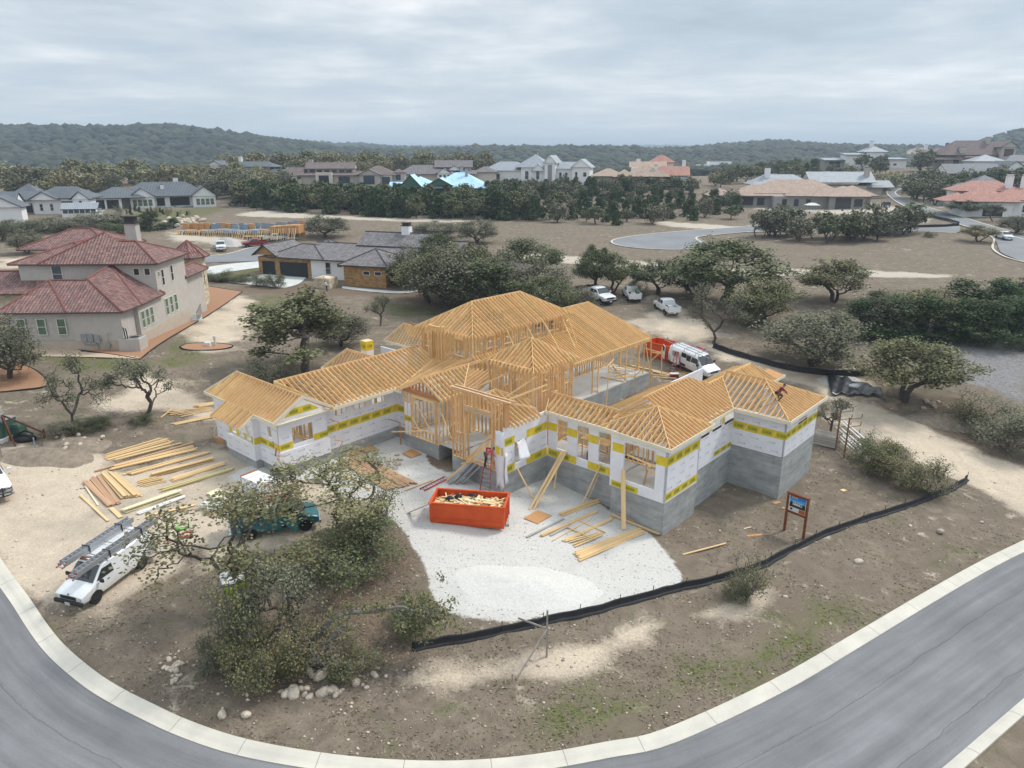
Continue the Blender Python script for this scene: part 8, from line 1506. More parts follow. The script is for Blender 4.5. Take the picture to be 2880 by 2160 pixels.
person('worker in navy clothes bent over inside the middle gallery window',hw(3.25,.75,.02),HANG+R(25),'navy_shirt','dark_cloth',1.35,.86,arms={1:((.10,.06,-.26), (.14,.02,-.50)),-1:((.12, -.06,-.25),(.16,-.02,-.5))},legs={1:((.10,.04,-.42),(.04,.06,-.80)), -1:((-.04, -.04,-.42),(-.10,-.05,-.80))},head=(.2,0),belt=True)
sc_=MB()
for q in((2.2,1.35), (4.3,1.35),(2.2,2.3),(4.3,2.3)):sc_.box(q[0],q[0]+.06, q[1],q[1]+.06,0,1.45)
sc_.box(2.1,4.45, 1.3,2.4,1.45,1.5);o=tag(sc_.build('work_platform',M['lumber']),'timber work platform inside the gallery behind the windows','platform');o.matrix_world=HM
person('worker in red shirt stooping on the timber platform above the middle gallery window',hw(2.9,1.8,1.52),HANG+R(-60),'red_shirt','dark_cloth', 1.3,.86,arms={1:((.10,.06,-.26),(.14,.02,-.50)),-1:((.12,-.06,-.25),(.16,-.02,-.5))},legs={1:((.08,.06,-.42),(.04,.10,-.80)), -1:((.02,-.06,-.42),(-.06,-.10,-.80))})
person('worker in maroon shirt and blue cap crouching on the corner hip rafters',hw(12.55,11.05,4.36),HANG+R(58),'maroon_shirt','dark_cloth', .75,.50,belt=True, hat='navy_shirt',arms={1:((.22,.05,-.18),(.40,.0,-.36)),-1:((.20,-.05,-.20),(.36,.0,-.40))},legs={1:((.36,.10,.02),(.26, .12,-.42)),-1:((.30,-.12, -.10),(-.04, -.13,-.44))},head=(.3,.2))
person('mason in white shirt bending by the square limestone enclosure',at(920,820),R(170), 'white_shirt','denim',.35,arms={1:((.16,.05, -.24),(.36,.02,-.36)),-1:((.14,-.05,-.25),(.32,-.02,-.42))});person('mason in grey shirt and cap standing behind the limestone enclosure',at(914,808),R(200),'grey_shirt','denim',.12,hat='dark_cloth')
person('worker in pale shirt standing on the slab beside the green shed',at(1483,808), R(40),'grey_shirt','dark_cloth',.1);person('person in blue clothes kneeling at the white house with the round window',at(163,600),R(120),'blue_shirt','denim',.4)
wb=MB();wb.rings([[(x*s, y*s,z)for x,y in((-.6,-.35),(.6,-.3),(.6,.3), (-.6,.35))]for z,s in((.35,.6),(.65,1))]);wbo=tag(wb.build('wheelbarrow',M['paint_blue']),'blue wheelbarrow on the dark soil by the limestone enclosure','wheelbarrow');wbo.location=at(865,822);MB().tube([(-.6,-.28,.6), (.4,-.2,.3),(.95,0,.2)],.025,5).tube([(-1.1,.28,.62), (-.6,.28,.6),(.4,.2,.3), (.95,0,.2)],.025,5).tube([(-.4,-.25,.5),(-.45,-.28,0)],.025,5).tube([(-.4,.25,.5),(-.45,.28,0)],.025,5).build('frame',M['black'],wbo);wheel(wbo,.95,.02,.19,M['rim_black'])
# vegetation
def leafmat(n,c,c2,ov=.14):M[n]=mat(n,c,c2,rough=.7, spec=.25,nscale=1.3, ndetail=3,island=.32, objvar=ov,hue=.02);return M[n]
leafmat('leaf_oak',(.15,.162, .078),(.10,.115, .052));leafmat('leaf_grey', (.18,.175,.115), (.13,.13,.08));leafmat('leaf_cedar',(.07,.105,.035),(.045,.068, .025));leafmat('leaf_pale', (.27,.25,.135), (.20,.195,.11));leafmat('leaf_olive',(.20,.185,.085),(.13,.132, .06));leafmat('leaf_far', (.12,.13,.075), (.08,.095,.05))
M['bark']=mat('bark',(.115,.10,.088),(.065,.055,.048), rough=.95,nscale=6, bump=.4,bscale=14);M['bark_pale']=mat('bark_pale',(.22,.205,.19), (.14,.125,.115), rough=.95,nscale=6)
def grow(seed,clumps,stems,natt=320,step=.04,kill=.055,infl=.35,r0=.006,rmax=.05, gnarl=.25):
 """space colonisation inside a crown of ellipsoid clumps (unit height); gives branch nodes, parents, radii and leaf anchors"""
 g=np.random.default_rng(seed);vol=np.array([c[3]*c[4]*c[5]for c in clumps])**.8;A=[]
 for k in g.choice(len(clumps),natt,p=vol/vol.sum()):
  c=clumps[k];d=g.normal(size=3);d/=np.linalg.norm(d);r=g.random()**.45;A.append((c[0]+d[0]*r*c[3],c[1]+d[1]*r*c[4],c[2]+d[2]*r*c[5]))
 A=np.array(A);anchors=A.copy();P,par=[],[]
 for s in stems:
  prev=-1
  for q in s:P.append(np.array(q,float));par.append(prev);prev=len(P)-1
 alive=np.ones(len(A),bool)
 for it in range(70):
  if not alive.any():break
  Q=np.array(P);d=np.linalg.norm(A[alive][:,None]-Q[None],axis=2);near=d.argmin(1);dm=d.min(1);acc={}
  Aa=A[alive]
  for i,(n_,dd)in enumerate(zip(near,dm)):
   if dd<infl+.02*it:acc.setdefault(n_,[]).append((Aa[i]-Q[n_])/(dd+1e-6))
  if not acc:infl*=1.3;continue
  for n_,v in acc.items():
   v=np.mean(v,0)+g.normal(size=3)*gnarl;l=np.linalg.norm(v)
   if l>1e-3:P.append(Q[n_]+v/l*step);par.append(n_)
  Q=np.array(P[-len(acc):]);dd=np.linalg.norm(A[:,None]-Q[None],axis=2).min(1);alive&=dd>kill
  if len(P)>1700:break
 n=len(P);w=np.zeros(n);ch=[[]for _ in range(n)]
 for i in range(n):
  if par[i]>=0:ch[par[i]].append(i)
 R_=np.zeros(n)
 for i in range(n-1,-1,-1):R_[i]=r0 if not ch[i]else min(sum(R_[c]**2.35 for c in ch[i])**(1/2.35),rmax)
 return np.array(P),par,R_,ch,anchors
def wood(P,par,R_, ch,rmin=0.,sides=6):
 mb=MB()
 for i in range(len(P)):
  if par[i]>=0 and max(ch[par[i]],key=lambda c:R_[c])==i:continue
  chain=[par[i],i]if par[i]>=0 else[i]
  while ch[chain[-1]]:chain.append(max(ch[chain[-1]], key=lambda c:R_[c]))
  if len(chain)<2 or R_[i]<rmin:continue
  rad_=[R_[c]for c in chain]
  if par[i]>=0:rad_[0]=R_[i]
  rad_[-1]*=.4
  mb.tube([Vector(P[c])for c in chain],rad_,sides if R_[i]>.012 else(4 if R_[i]>.007 else 3),cap=False)
 return mb
def leaves(seed,anchors, n,size,spread,flat=.55,droop=0.,inner=.15):
 """leaf faces round the anchors: (verts, faces) arrays of small kite quads"""
 g=np.random.default_rng(seed);k=g.integers(0,len(anchors),n);wgt=g.random(len(anchors))**.7;keep=g.random(n)<.25+.75*wgt[k];k=k[keep];n=len(k)
 c=anchors[k]+g.normal(size=(n,3))*spread*(1,1, .75);nr=g.normal(size=(n,3));nr[:,2]=np.abs(nr[:,2])+flat;nr/=np.linalg.norm(nr,axis=1)[:,None]
 u=np.cross(nr,g.normal(size=(n,3)));u/=np.linalg.norm(u,axis=1)[:,None];v=np.cross(nr,u);s=size*g.uniform(.6,1.35, (n,1));asp=g.uniform(.5,.9, (n,1))
 V=np.stack([c-u*s,c+v*s*asp,c+u*s, c-v*s*asp],1).reshape(-1, 3);return V
def leaf_mesh(name,V,m,extra=None,m2=None):
 """mesh of leaf quads, optionally with a MB of wood as second material"""
 me=bpy.data.meshes.new(name);nq=len(V)//4;ev=np.array(extra.v)if extra and extra.v else np.zeros((0,3));vv=np.concatenate([V,ev]);loops=list(range(nq*4));starts=list(range(0,nq*4,4));mi=[0]*nq
 if extra:
  for f in extra.f:starts.append(len(loops));loops+=[i+nq*4 for i in f];mi.append(1)
 me.vertices.add(len(vv));me.vertices.foreach_set('co',vv.astype(np.float32).ravel());me.loops.add(len(loops));me.loops.foreach_set('vertex_index',np.array(loops,np.int32));me.polygons.add(len(starts));me.polygons.foreach_set('loop_start',np.array(starts,np.int32));me.materials.append(m)
 if extra:me.materials.append(m2);me.polygons.foreach_set('material_index',np.array(mi,np.int32))
 me.update(calc_edges=True);return me
def dome_clumps(seed,n,rx,z0,z1, size,hole=.0,flat=.75):
 g=random.Random(seed);out=[]
 while len(out)<n:
  a=g.uniform(0,6.283);t=g.random();r=rx*math.sqrt(g.random());zt=z0+(z1-z0)*math.sqrt(max(0,1-(r/rx)**2));z=zt-abs(g.gauss(0,.10))-.03
  if r<hole:continue
  s=size*g.uniform(.7,1.3);out.append((r*math.cos(a),r*math.sin(a),z,s,s,s*flat))
 return out
def full_clumps(seed,n,rx,z0, z1,size):
 g=random.Random(seed);out=[];zc,zr=(z0+z1)/2-.06, (z1-z0)/2
 while len(out)<n:
  x,y,z=(g.uniform(-1,1)for _ in range(3));q=math.sqrt(x*x+y*y+z*z)
  if not.45<q<1 or(z<-.2 and x*x+y*y<.25):continue
  s=size*g.uniform(.65,1.25);k=1 if z<0 else(1-.25*z);out.append((x*(rx-s*.6)*k,y*(rx-s*.6)*k, zc+z*(zr-s*.4)*(1 if z>0 else.9),s,s,s*.75))
 return out
TP={}
def proto(key, seed,clumps,stems,n, leaf,bark='bark',size=.012,spread=.03,far_n=900,far_size=.034,rmax=.045, r0=.0045,natt=320, gnarl=.25,flat=.55):
 P,par,R_, ch,an=grow(seed, clumps,stems,natt,rmax=rmax,r0=r0,gnarl=gnarl);w=wood(P,par,R_,ch);V=leaves(seed,an,n,size, spread,flat)
 tm=w.mesh('trunk',M[bark],True);cm=leaf_mesh('crown',V,M[leaf]);Vf=leaves(seed+1, an,far_n,far_size,spread*1.1,flat);fm=leaf_mesh('tree',Vf,M[leaf], wood(P,par,R_, ch,.010,4),M[bark]);lo,hi=V.min(0),V.max(0)
 TP[key]=dict(trunk=tm,crown=cm,far=fm,w=float(np.percentile(V[:,0],98)-np.percentile(V[:,0], 2)),h=float(np.percentile(V[:,2],99.5)),V=Vf,an=an,seed=seed)
S=lambda*pts:[list(pts)]
proto('oak',11,full_clumps(11,40,.46,.20,.94,.14),S((0,0,0),(.01,0,.08),(.03,.01,.16), (.02,.03,.25)),19000,'leaf_oak',spread=.034, far_n=2300,far_size=.036, natt=420,rmax=.036)
proto('oak_b',12,full_clumps(12,32,.50,.27, .92,.135),S((0,0,0),(-.02,0,.07),(-.05,.01,.15),(-.04,-.02,.23))+S((.02,.02,0),(.07,.02,.1), (.12,.0,.2)),16000,'leaf_oak',spread=.034, far_n=2100,far_size=.036, natt=380,rmax=.034)
proto('oak_tall',13,full_clumps(13,26,.36,.28, .95,.11)+[(.28,0,.35,.12,.12, .07),(-.3,.05,.42,.12,.12,.07),(.05,-.25,.3, .1,.1,.06)], S((0,0,0),(.02,.0,.1),(0,.01,.2), (.03,0,.3), (.02,.02,.42)),12000,'leaf_oak',spread=.028, rmax=.035)
proto('oak_open',18,full_clumps(18,20,.42,.34,.94,.095),S((0,0,0),(.015,0,.1),(-.01,.01,.2),(.03,0,.3), (.02,.0,.42))+S((.01,0,.16),(.08,.02,.26),(.17,.0,.34)),6800,'leaf_olive',size=.0085, spread=.03,rmax=.026, natt=420,r0=.003, gnarl=.32)
proto('oak_thin',14,dome_clumps(14,15,.40,.42,.96,.11),S((0,0,0),(.02,0,.1),(-.03,.01,.2))+S((.01,0, .02),(.10,.01, .14),(.14,.0, .26),(.10,0, .36)),5200,'leaf_grey', spread=.035,rmax=.032, gnarl=.4)
proto('oak_thin_b',15,dome_clumps(15,13,.44,.45,.97,.10)+[(-.4,0,.5,.1,.1,.07)], S((0,0,0),(-.03,0,.1),(.0,.02,.2),(-.08,0,.3),(-.12,.02,.42))+S((0,0, .2),(.08,0, .3),(.16,.02, .4)),4600,'leaf_grey', spread=.035,rmax=.032, gnarl=.45)
proto('oak_grey',16,full_clumps(16,38,.48,.16,.94,.15),S((0,0,0),(.03,0,.08),(.05,.02,.16))+S((0,0,0),(-.05,.01,.1),(-.1,0,.2)),15000,'leaf_grey',spread=.038,far_n=2200,far_size=.036,natt=420,rmax=.03)
cedar=lambda sd,n,w:[(math.cos(a)*r,math.sin(a)*r,z,s, s,s*1.25)for a,r,z,s in((lambda g:[(g.uniform(0,6.3),(w*(1-z**1.6*.8))*math.sqrt(g.random()),.10+.80*z,.10+.05*g.random())for z in[g.random()for _ in range(n)]])(random.Random(sd)))]
proto('cedar',21,cedar(21,34,.34),S((0,0,0),(.01,0,.1),(0,.01,.3), (.01,0,.55))+S((.02,.02,0),(.12,.06,.12))+S((-.02,0,0),(-.12,-.05,.13)),15000,'leaf_cedar',spread=.03,far_n=2800, far_size=.040,rmax=.026, flat=.2)
proto('cedar_b',22,cedar(22,30,.42),S((0, 0,0),(.02, .02,.12),(-.02,.0,.3))+S((.02,0,0),(.15,.02,.15))+S((0,.02,0), (-.1,.12,.16)),15000,'leaf_cedar',spread=.032,far_n=2800,far_size=.042, rmax=.025,flat=.2)
proto('bush',31,[(x,y,z,.2, .2,.18)for x, y,z in((random.Random(i).uniform(-.5,.5),random.Random(i+50).uniform(-.4,.4),random.Random(i+90).uniform(.25,.78))for i in range(24))],S((0,0,0),(.1,0,.15))+S((.05,0,0),(-.15,.1,.15))+S((0,.05,0),(.2,-.12,.12))+S((-.05,0,0),(-.25,-.05,.14)),12000,'leaf_olive','bark_pale',spread=.06,size=.016,rmax=.022,natt=420)
proto('twiggy',32, [(x,y,z, .17,.17,.2)for x,y,z in((random.Random(i+7).uniform(-.38,.38),random.Random(i+57).uniform(-.35,.35),random.Random(i+97).uniform(.3,.82))for i in range(18))], S((0,0,0),(.06,0,.15))+S((.03,0, 0),(-.1,.06,.15))+S((0,.03,0),(.12, -.08,.14))+S((-.03,0,0),(-.16,-.04,.14)),4200,'leaf_olive','bark_pale', spread=.05,size=.014, rmax=.014,natt=460, gnarl=.35)
for k,src,lf in(('oak_pale','oak','leaf_pale'),('oak_pale_b','oak_grey','leaf_pale')):
 c=TP[src]['far'].copy();c.materials.clear();c.materials.append(M[lf]);c.materials.append(M['bark_pale']);TP[k]=dict(TP[src],far=c)
for k,src,lf in(('oak_olive','oak_b','leaf_olive'),('bush_grey','bush','leaf_grey'), ('bush_dark','bush','leaf_oak')):
 c=TP[src]['crown'].copy();c.materials.clear();c.materials.append(M[lf]);TP[k]=dict(TP[src],crown=c)
rv=random.Random(77)
def tree(base,ytop,wpx,key,label,name='oak_tree',cat='tree',group=None,disp=True,rz=None, sink=.08):
 k=1.30199 if disp else 1;p=at(base[0]*k,base[1]*k);h=tall(p, ytop*k);w=wpx*k/pxm(p)*1.04;t=TP[key];sz=h/t['h'];sx=w/t['w'];o=empty(name,p-Vector((0,0,sink)), rv.uniform(0,6.28)if rz is None else rz,label,cat,group);o.scale=(sx,sx,sz);link('trunk',t['trunk'],o);link('crown',t['crown'],o);return o
 # trees and shrubs of the lot and its neighbours: base, top row, width, kind, label
tree((660,808),633,205,'oak_tall','large dark oak behind the left wing, tallest of the yard');tree((737,748),672, 95,'oak_grey','grey green oak beside the large dark oak of the yard');tree((822,705),636, 62,'oak_thin','small leaning oak on the grass before the walled path')
tree((163,925),768,110,'oak_thin_b','thin twisted oak between the gravel beds, nearer the transformer',rz=1.2);tree((307,908),772,125,'oak_thin','thin forked oak in the yard above the lumber piles',rz=.4);tree((22,818),688,120, 'oak_grey','oak standing in the red gravel bed by the tile roofed house')
tree((588,842),770,90,'bush_grey','grey brush at the foot of the large dark oak','shrub','shrub');tree((545,935), 885,60,'twiggy','dry brush clump in the yard between the two thin oaks', 'shrub','shrub',sink=.3)if False else None
tree((130,942),912,60,'bush_grey','low grey shrub below the thin twisted oak','shrub', 'shrub');tree((200, 925),902,70,'bush_dark','small dark shrub between the two thin oaks','shrub','shrub');tree((310,915),895, 40,'bush_dark','tuft of dark shrub at the foot of the thin forked oak','shrub', 'shrub')
# front thicket
tree((528,1330),1060, 285,'oak_open','dark trunked front oak that half hides the teal van',rz=2.6);tree((532,1440),1215,150,'twiggy','young oak brush before the lime green portable toilet','oak_tree');tree((617, 1432),1205,160,'oak_thin','slender oak in the middle of the front thicket',rz=.8);tree((728,1142),990, 235,'oak_open','branching oak on the sandy island beside the teal van',rz=.3)
tree((770, 1238),1140,185,'bush_dark','broad green shrub below the sandy island oak','shrub','shrub');tree((805,1170),1045, 115,'twiggy','bare twiggy shrub at the edge of the white gravel','shrub', 'shrub');tree((560, 1470),1350,140,'bush','olive shrub at the foot of the front thicket, nearest the street','shrub','shrub');tree((475,1445),1370, 80,'bush_grey','grey shrub at the near edge of the front thicket by the stone spill','shrub', 'shrub');tree((690, 1440),1300,150,'twiggy','sparse twigs between the slender oak and the leaning oak','shrub','shrub');tree((885,1365),1290, 90,'bush_dark','green tuft of brush by the end of the long silt fence','shrub', 'shrub');tree((770, 1440),1390,110,'twiggy','low dead brush behind the pale rocks','shrub','shrub');tree((740,1470),1425, 44,'bush_dark','small dark yucca clump among the pale rocks','yucca', 'yucca');tree((630, 1465),1405,50,'bush','bright green grass clump under the slender oak','grass_clump','grass')
# the oak that leans over in an arc towards the silt fence
lp=[at(858,1861)];o0=lp[0];pmq=pxm(o0);rt=empty('leaning_oak',o0, 0,'bare grey oak leaning in a long arc towards the silt fence','tree');path=[(0,0,0),(.35,.1,.85), (.9,.2,1.65), (1.55,.3,2.25), (2.2,.4,2.5), (3.0,.5,2.45), (3.9,.6,2.55), (4.8,.7,2.6), (5.5,.6,2.2), (6.3,.5,1.9)]
lw=MB();lw.tube(catmull([Vector(p)for p in path],4),list(np.linspace(.17,.035,(len(path)-1)*4+1)),8);gl_=random.Random(6)
for s0 in(4.4,4.9,5.3, 5.8):
 for k in range(3):q=Vector((s0,.6,2.4));d=Vector((gl_.uniform(.3,1),gl_.uniform(-.6,.6), gl_.uniform(-.6,.5)));lw.tube([q,q+d*.5+Vector((0,0,.1)),q+d*1.1,q+d*1.6+Vector((0, 0,-.1))], [.035,.025,.015,.006],5)
lw.build('trunk',M['bark_pale'],rt,True);an=np.array([(gl_.gauss(6.0, .7),gl_.gauss(.5,.5),gl_.gauss(2.1,.45))for _ in range(60)]+[(gl_.gauss(2.6,.9), gl_.gauss(.4,.3),gl_.gauss(2.75,.25))for _ in range(16)]);lc=leaf_mesh('crown',leaves(5,an,2600,.075,.16),M['leaf_olive']);link('crown',lc, rt)
# right of the lot
tree((1610,1296),1200, 85,'twiggy','sapling standing in the long silt fence beyond the gravel','sapling', 'tree');tree((1592, 1300),1258,50,'bush_dark','low dark shrub at the foot of the silt fence sapling','shrub','shrub');tree((1880,1010),945, 95,'bush_dark','dark shrub beside the rusty pipe rack','shrub', 'shrub');tree((1945, 1042),968,110,'bush','olive shrub in the middle of the row along the track','shrub','shrub');tree((2010,1065),1000, 95,'twiggy','twiggy shrub at the silt fence end of the row','shrub', 'shrub');tree((1795, 945),858,75,'oak_thin','bare small oak behind the tall corner room');tree((2165, 965),880,150,'bush_grey','large grey shrub at the right photo edge above the track','shrub','shrub');tree((2085,915),850, 110,'twiggy','dry brush heap along the upper side of the track','brush', 'shrub')
tree((1955,868),732,195,'oak_olive','broad olive oak over the crumpled black sheet');tree((1755, 790),672,175,'oak_grey','broad grey oak behind the rear silt fence');tree((1540, 742),612,115,'oak_thin_b','bare grey oak by the end of the rear silt fence');tree((1650, 700),605,130,'oak_olive','olive oak behind the bare grey oak');tree((1612, 700),630,80,'bush','bushy oak between the bare grey oak and the olive oak');tree((1562, 655),520,200,'oak','tallest dark oak mass to the right of the parked pickups');tree((1500, 640),575,80,'oak_grey','grey shrubby oak beside the lone oak trunk');tree((1420, 636),562,105,'oak_b','lone oak with a thick trunk beside the white pickups');tree((1798, 652),562,135,'oak_olive','solitary rounded olive oak on the open meadow')
tree((1282,632),540,75,'oak','oak of the roadside pair nearer the trees behind the house');tree((1325, 636),545,80,'oak_b','oak of the roadside pair nearer the white pickups');tree((1275, 590),528,34,'cedar','small dark cedar peeping over the roadside oak pair','cedar_tree');tree((1303,592),535,34, 'cedar_b','second small dark cedar behind the roadside oak pair','cedar_tree');tree((1375,645),605, 40,'bush_dark','shrub at the foot of the roadside oak pair','shrub', 'shrub')
gk='oaks massed behind the framed house'
for b,yt,w, ky in(((925, 655),545,130,'oak'),((975,668), 535,150,'oak_grey'),((1040,672),560,150,'oak'),((1010,640),530,130,'oak_b'), ((1085,640),545,100,'oak_grey'),((890,620),530,90,'oak_grey'),((950,612), 505,90,'oak')):tree(b,yt,w,ky,'oak in the grey green mass between the framed house and grey roofed house',group=gk)
tree((1140,620),515,115,'oak_b','open crowned oak standing clear behind the green shed');tree((1165,655),565, 115,'oak_grey','oak over the pale terrace beside the green shed');tree((1185,690),598, 110,'oak','dark oak whose crown rises behind the tall hip rafters');tree((1250,672),618, 70,'oak_grey','small oak that hides the tail of a white pickup');tree((1240,680),655, 60,'bush_dark','low dark shrub behind the patio roof','shrub', 'shrub')
gk='cedars massed at the right photo edge'
for b,yt,w, ky in(((1860, 715),645,110,'cedar_b'),((1930,728), 640,120,'cedar'),((2000,735),640,120,'cedar_b'),((2070,738),645,110,'cedar'), ((2130,742),650,110,'cedar_b'),((2200,735),640,110,'cedar'),((2080,690), 605,110,'cedar'),((2150,690),602,120,'cedar_b'),((2215,690),600,100,'cedar'), ((2180,715),640,80,'cedar')):tree(b,yt,w,ky,'dark cedar in the dense mass above the grey clearing','cedar_tree',group=gk)
tree((1990,712),622,135,'oak_olive','yellow green oak rising from the dense cedar mass');tree((1910,722),628, 100,'oak_grey','grey oak in front of the dense cedar mass');tree((1895,662),628, 60,'cedar','pointed young cedar behind the grey oak of the mass','cedar_tree')
for i,(x, y,w,yt)in enumerate(((455,606,70,582),(500,608, 44,590),(532, 610,40,592),(566,618,40,592), (598,622,36,592))):tree((x, y),yt,w,'bush_dark','rounded garden shrub in the row along the grey roofed house drive','garden_shrub','shrub','garden shrubs along the drive')
tree((326,497),455,52,'cedar','round dark cedar in the field, beside the boulder heap', 'cedar_tree');tree((375, 494),470,38,'cedar_b','smaller dark cedar right at the boulder heap','cedar_tree');tree((703,512),462,80, 'oak_grey','lone grey oak in the field behind the grey roofed house');tree((60,548),495,60, 'oak_grey','grey oak in the rough ground behind the tile roofed house');tree((1030,525),470,75, 'oak_grey','oak at the far end of the grey roofed house');tree((940,515),478,90, 'oak_grey','wide grey oak behind the white chimney');tree((2112,522),486,62, 'oak_olive','isolated bushy oak beside the winding road');tree((2008,512),500,22, 'bush_dark','small round shrub by the cross street kerb','shrub','shrub');tree((2195,505), 462,60,'oak_grey','grey oak at the photo edge below the rose tile house');tree((2085,468), 430,62,'oak_b','oak on the verge before the rose tile garage');tree((2145,478), 440,40,'oak_thin','thin oak before the rose tile house windows')
for i,(x, y,w,yt,ky)in enumerate(((8,520,60,478,'oak_grey'),(100,500,90,470,'bush_grey'),(215,492,110, 458,'oak_grey'),(160, 500,70,472,'bush_grey'),(285,492,70,470,'bush_grey'),(40,500, 70,474,'bush_dark'),(250,505,60,478,'bush_dark'))):tree((x, y),yt,w,ky,'scrub tree in the band behind the tile roofed house','scrub_tree',group='scrub behind the tile roofed house')
# many distant trees of a kind, scattered over areas of ground
def scatter(poly,n,keys,hmin,hmax,label,name,group,dmin=3.0,wide=1.0,disp=True,world=None):
 P=world or[tuple((D(*q)if disp else at(*q))[:2])for q in poly];xs,ys=zip(*P);done=[];tries=0
 while len(done)<n and tries<n*60:
  tries+=1;x,y=rv.uniform(min(xs),max(xs)),rv.uniform(min(ys),max(ys))
  if not inside(P,np.array([x]),np.array([y]))[0]or any((x-a)**2+(y-b)**2<dmin**2 for a,b in done):continue
  done.append((x,y));t=TP[rv.choice(keys)];h=rv.uniform(hmin,hmax);sz=h/t['h'];sx=sz*rv.uniform(.85,1.25)*wide
  link(name,t['far'], None,(x,y,gz(x,y)-.15), (0,0,rv.uniform(0,6.28)),(sx,sx,sz),label=label,cat='tree',group=group)
C_,O_=['cedar', 'cedar_b','cedar'],['oak', 'oak_b','oak_grey']
scatter([(505,442),(560,456),(720,463),(900,474),(1050,473),(1165,480),(1165,452),(1040,446),(870,445),(700,435),(520,425)],165,C_+['oak'],5.2,8.2,'dark juniper in the dense belt beyond the meadow','cedar_tree','junipers of the dense belt',2.6)
scatter([(1165,482), (1280,486),(1400,490),(1500,482),(1590,474),(1600,440),(1480,425),(1300,430),(1165,445)],72,['cedar','cedar_b','oak_grey','cedar','oak'],3.6,6.0,'juniper or oak scattered on the dry slope past the cul de sac','cedar_tree', 'scattered trees past the cul de sac',5.0)
scatter([(1040,440),(1300,430),(1500,424),(1500,408),(1320,410),(1060,415)],55,['cedar','oak', 'oak_grey'],4.5,7,'tree in the green band below the ridge houses','oak_tree','trees below the ridge houses',5)
scatter([(0,452), (120,440),(200,424),(330,416),(480,418),(560,410),(560,398),(420,396),(250,396),(0,415)],46,['oak_pale','oak_pale_b', 'oak_grey'],8,11.5,'pale leafing oak behind the white houses','oak_tree','pale oaks behind the white houses',7)
scatter(None,46,['oak_pale', 'oak_pale_b','oak_pale','oak_grey'],10,13.5,'tall pale oak in the grove behind the ridge houses','oak_tree','pale grove behind the ridge houses', 7,world=[(-140,352),(-95,348),(-60,352), (-45,395),(-15,400),(-15,440),(-140,420)])
scatter([(450,432),(560,436),(620,425),(640,408),(520,405),(450,412)], 20,['oak_pale_b','oak_grey'], 7,9.5,'oak on the lawn below the two storey white house','oak_tree', 'oaks on the ridge lawn',6)
scatter([(1500,420),(1600,424),(1720,400),(1840,392),(1800,372),(1700,372),(1560,392)],48,O_+['cedar','oak_pale_b'], 5,8,'oak on the dark hillside above the stone house','oak_tree', 'oaks on the dark hillside',6)
scatter([(1880,412),(1935,402),(1900,425),(1865,425)],8,['oak_grey','oak_pale_b'],6, 8,'oak on the verge above the stone house corner','oak_tree','oaks at the stone house corner', 5)
scatter([(1965,432),(2010,445),(2075,448),(2090,425),(2040,408),(1975,412)], 26,O_,6,9, 'oak in the round clump beside the winding road','oak_tree','oaks clumped by the winding road',5)
scatter([(1985,372),(2070,378),(2090,360),(2000,350),(1970,358)], 18,O_,8,11, 'oak beside the upper bend of the winding road','oak_tree','oaks at the upper bend',8)
scatter([(1840,372),(1925,385),(1930,368),(1860,360)],16,O_,6, 9,'oak in the grove below the modern white house','oak_tree','oaks below the modern house', 6)
scatter([(1625,515),(1700,520),(1800,530),(1900,522),(1985,503),(1985,496),(1800,512),(1630,505)],22,['oak_grey','oak_thin','oak_b','oak_grey'],5.5,8.0,'grey oak in the line along the cross street','oak_tree','oaks along the cross street',3.4)
scatter([(2140,352),(2230,358),(2260,345),(2150,343)],14,O_,10, 14,'dark oak on the right skyline behind the hilltop houses','oak_tree','oaks on the right skyline', 10)
scatter([(1800,346),(1960,344),(1950,340),(1810,341)],14,O_,9,13,'dark oak on the skyline beside the modern white house','oak_tree', 'oaks on the skyline by the modern house',12)
scatter([(2090,410),(2212,415),(2212,400),(2110,398)],12,O_+['cedar'],6, 9,'oak between the long white house and the rose tile house','oak_tree','oaks above the rose tile house', 6)
scatter([(245,452),(410,462),(415,470),(250,462)],26,['cedar','bush'],1.2,2.2, 'young conifer in the planted hedge rows by the greenhouse','young_conifer','young conifers of the hedge rows',1.8, .7)
scatter([(205,448),(420,448),(420,443),(205,440)],12,['bush'],.9,1.5,'low shrub along the wall of the long white house', 'shrub','shrubs along the long white house',2,1.2)
for u,v in((640,725),(668,722),(690,720),(610,728)):
 pass
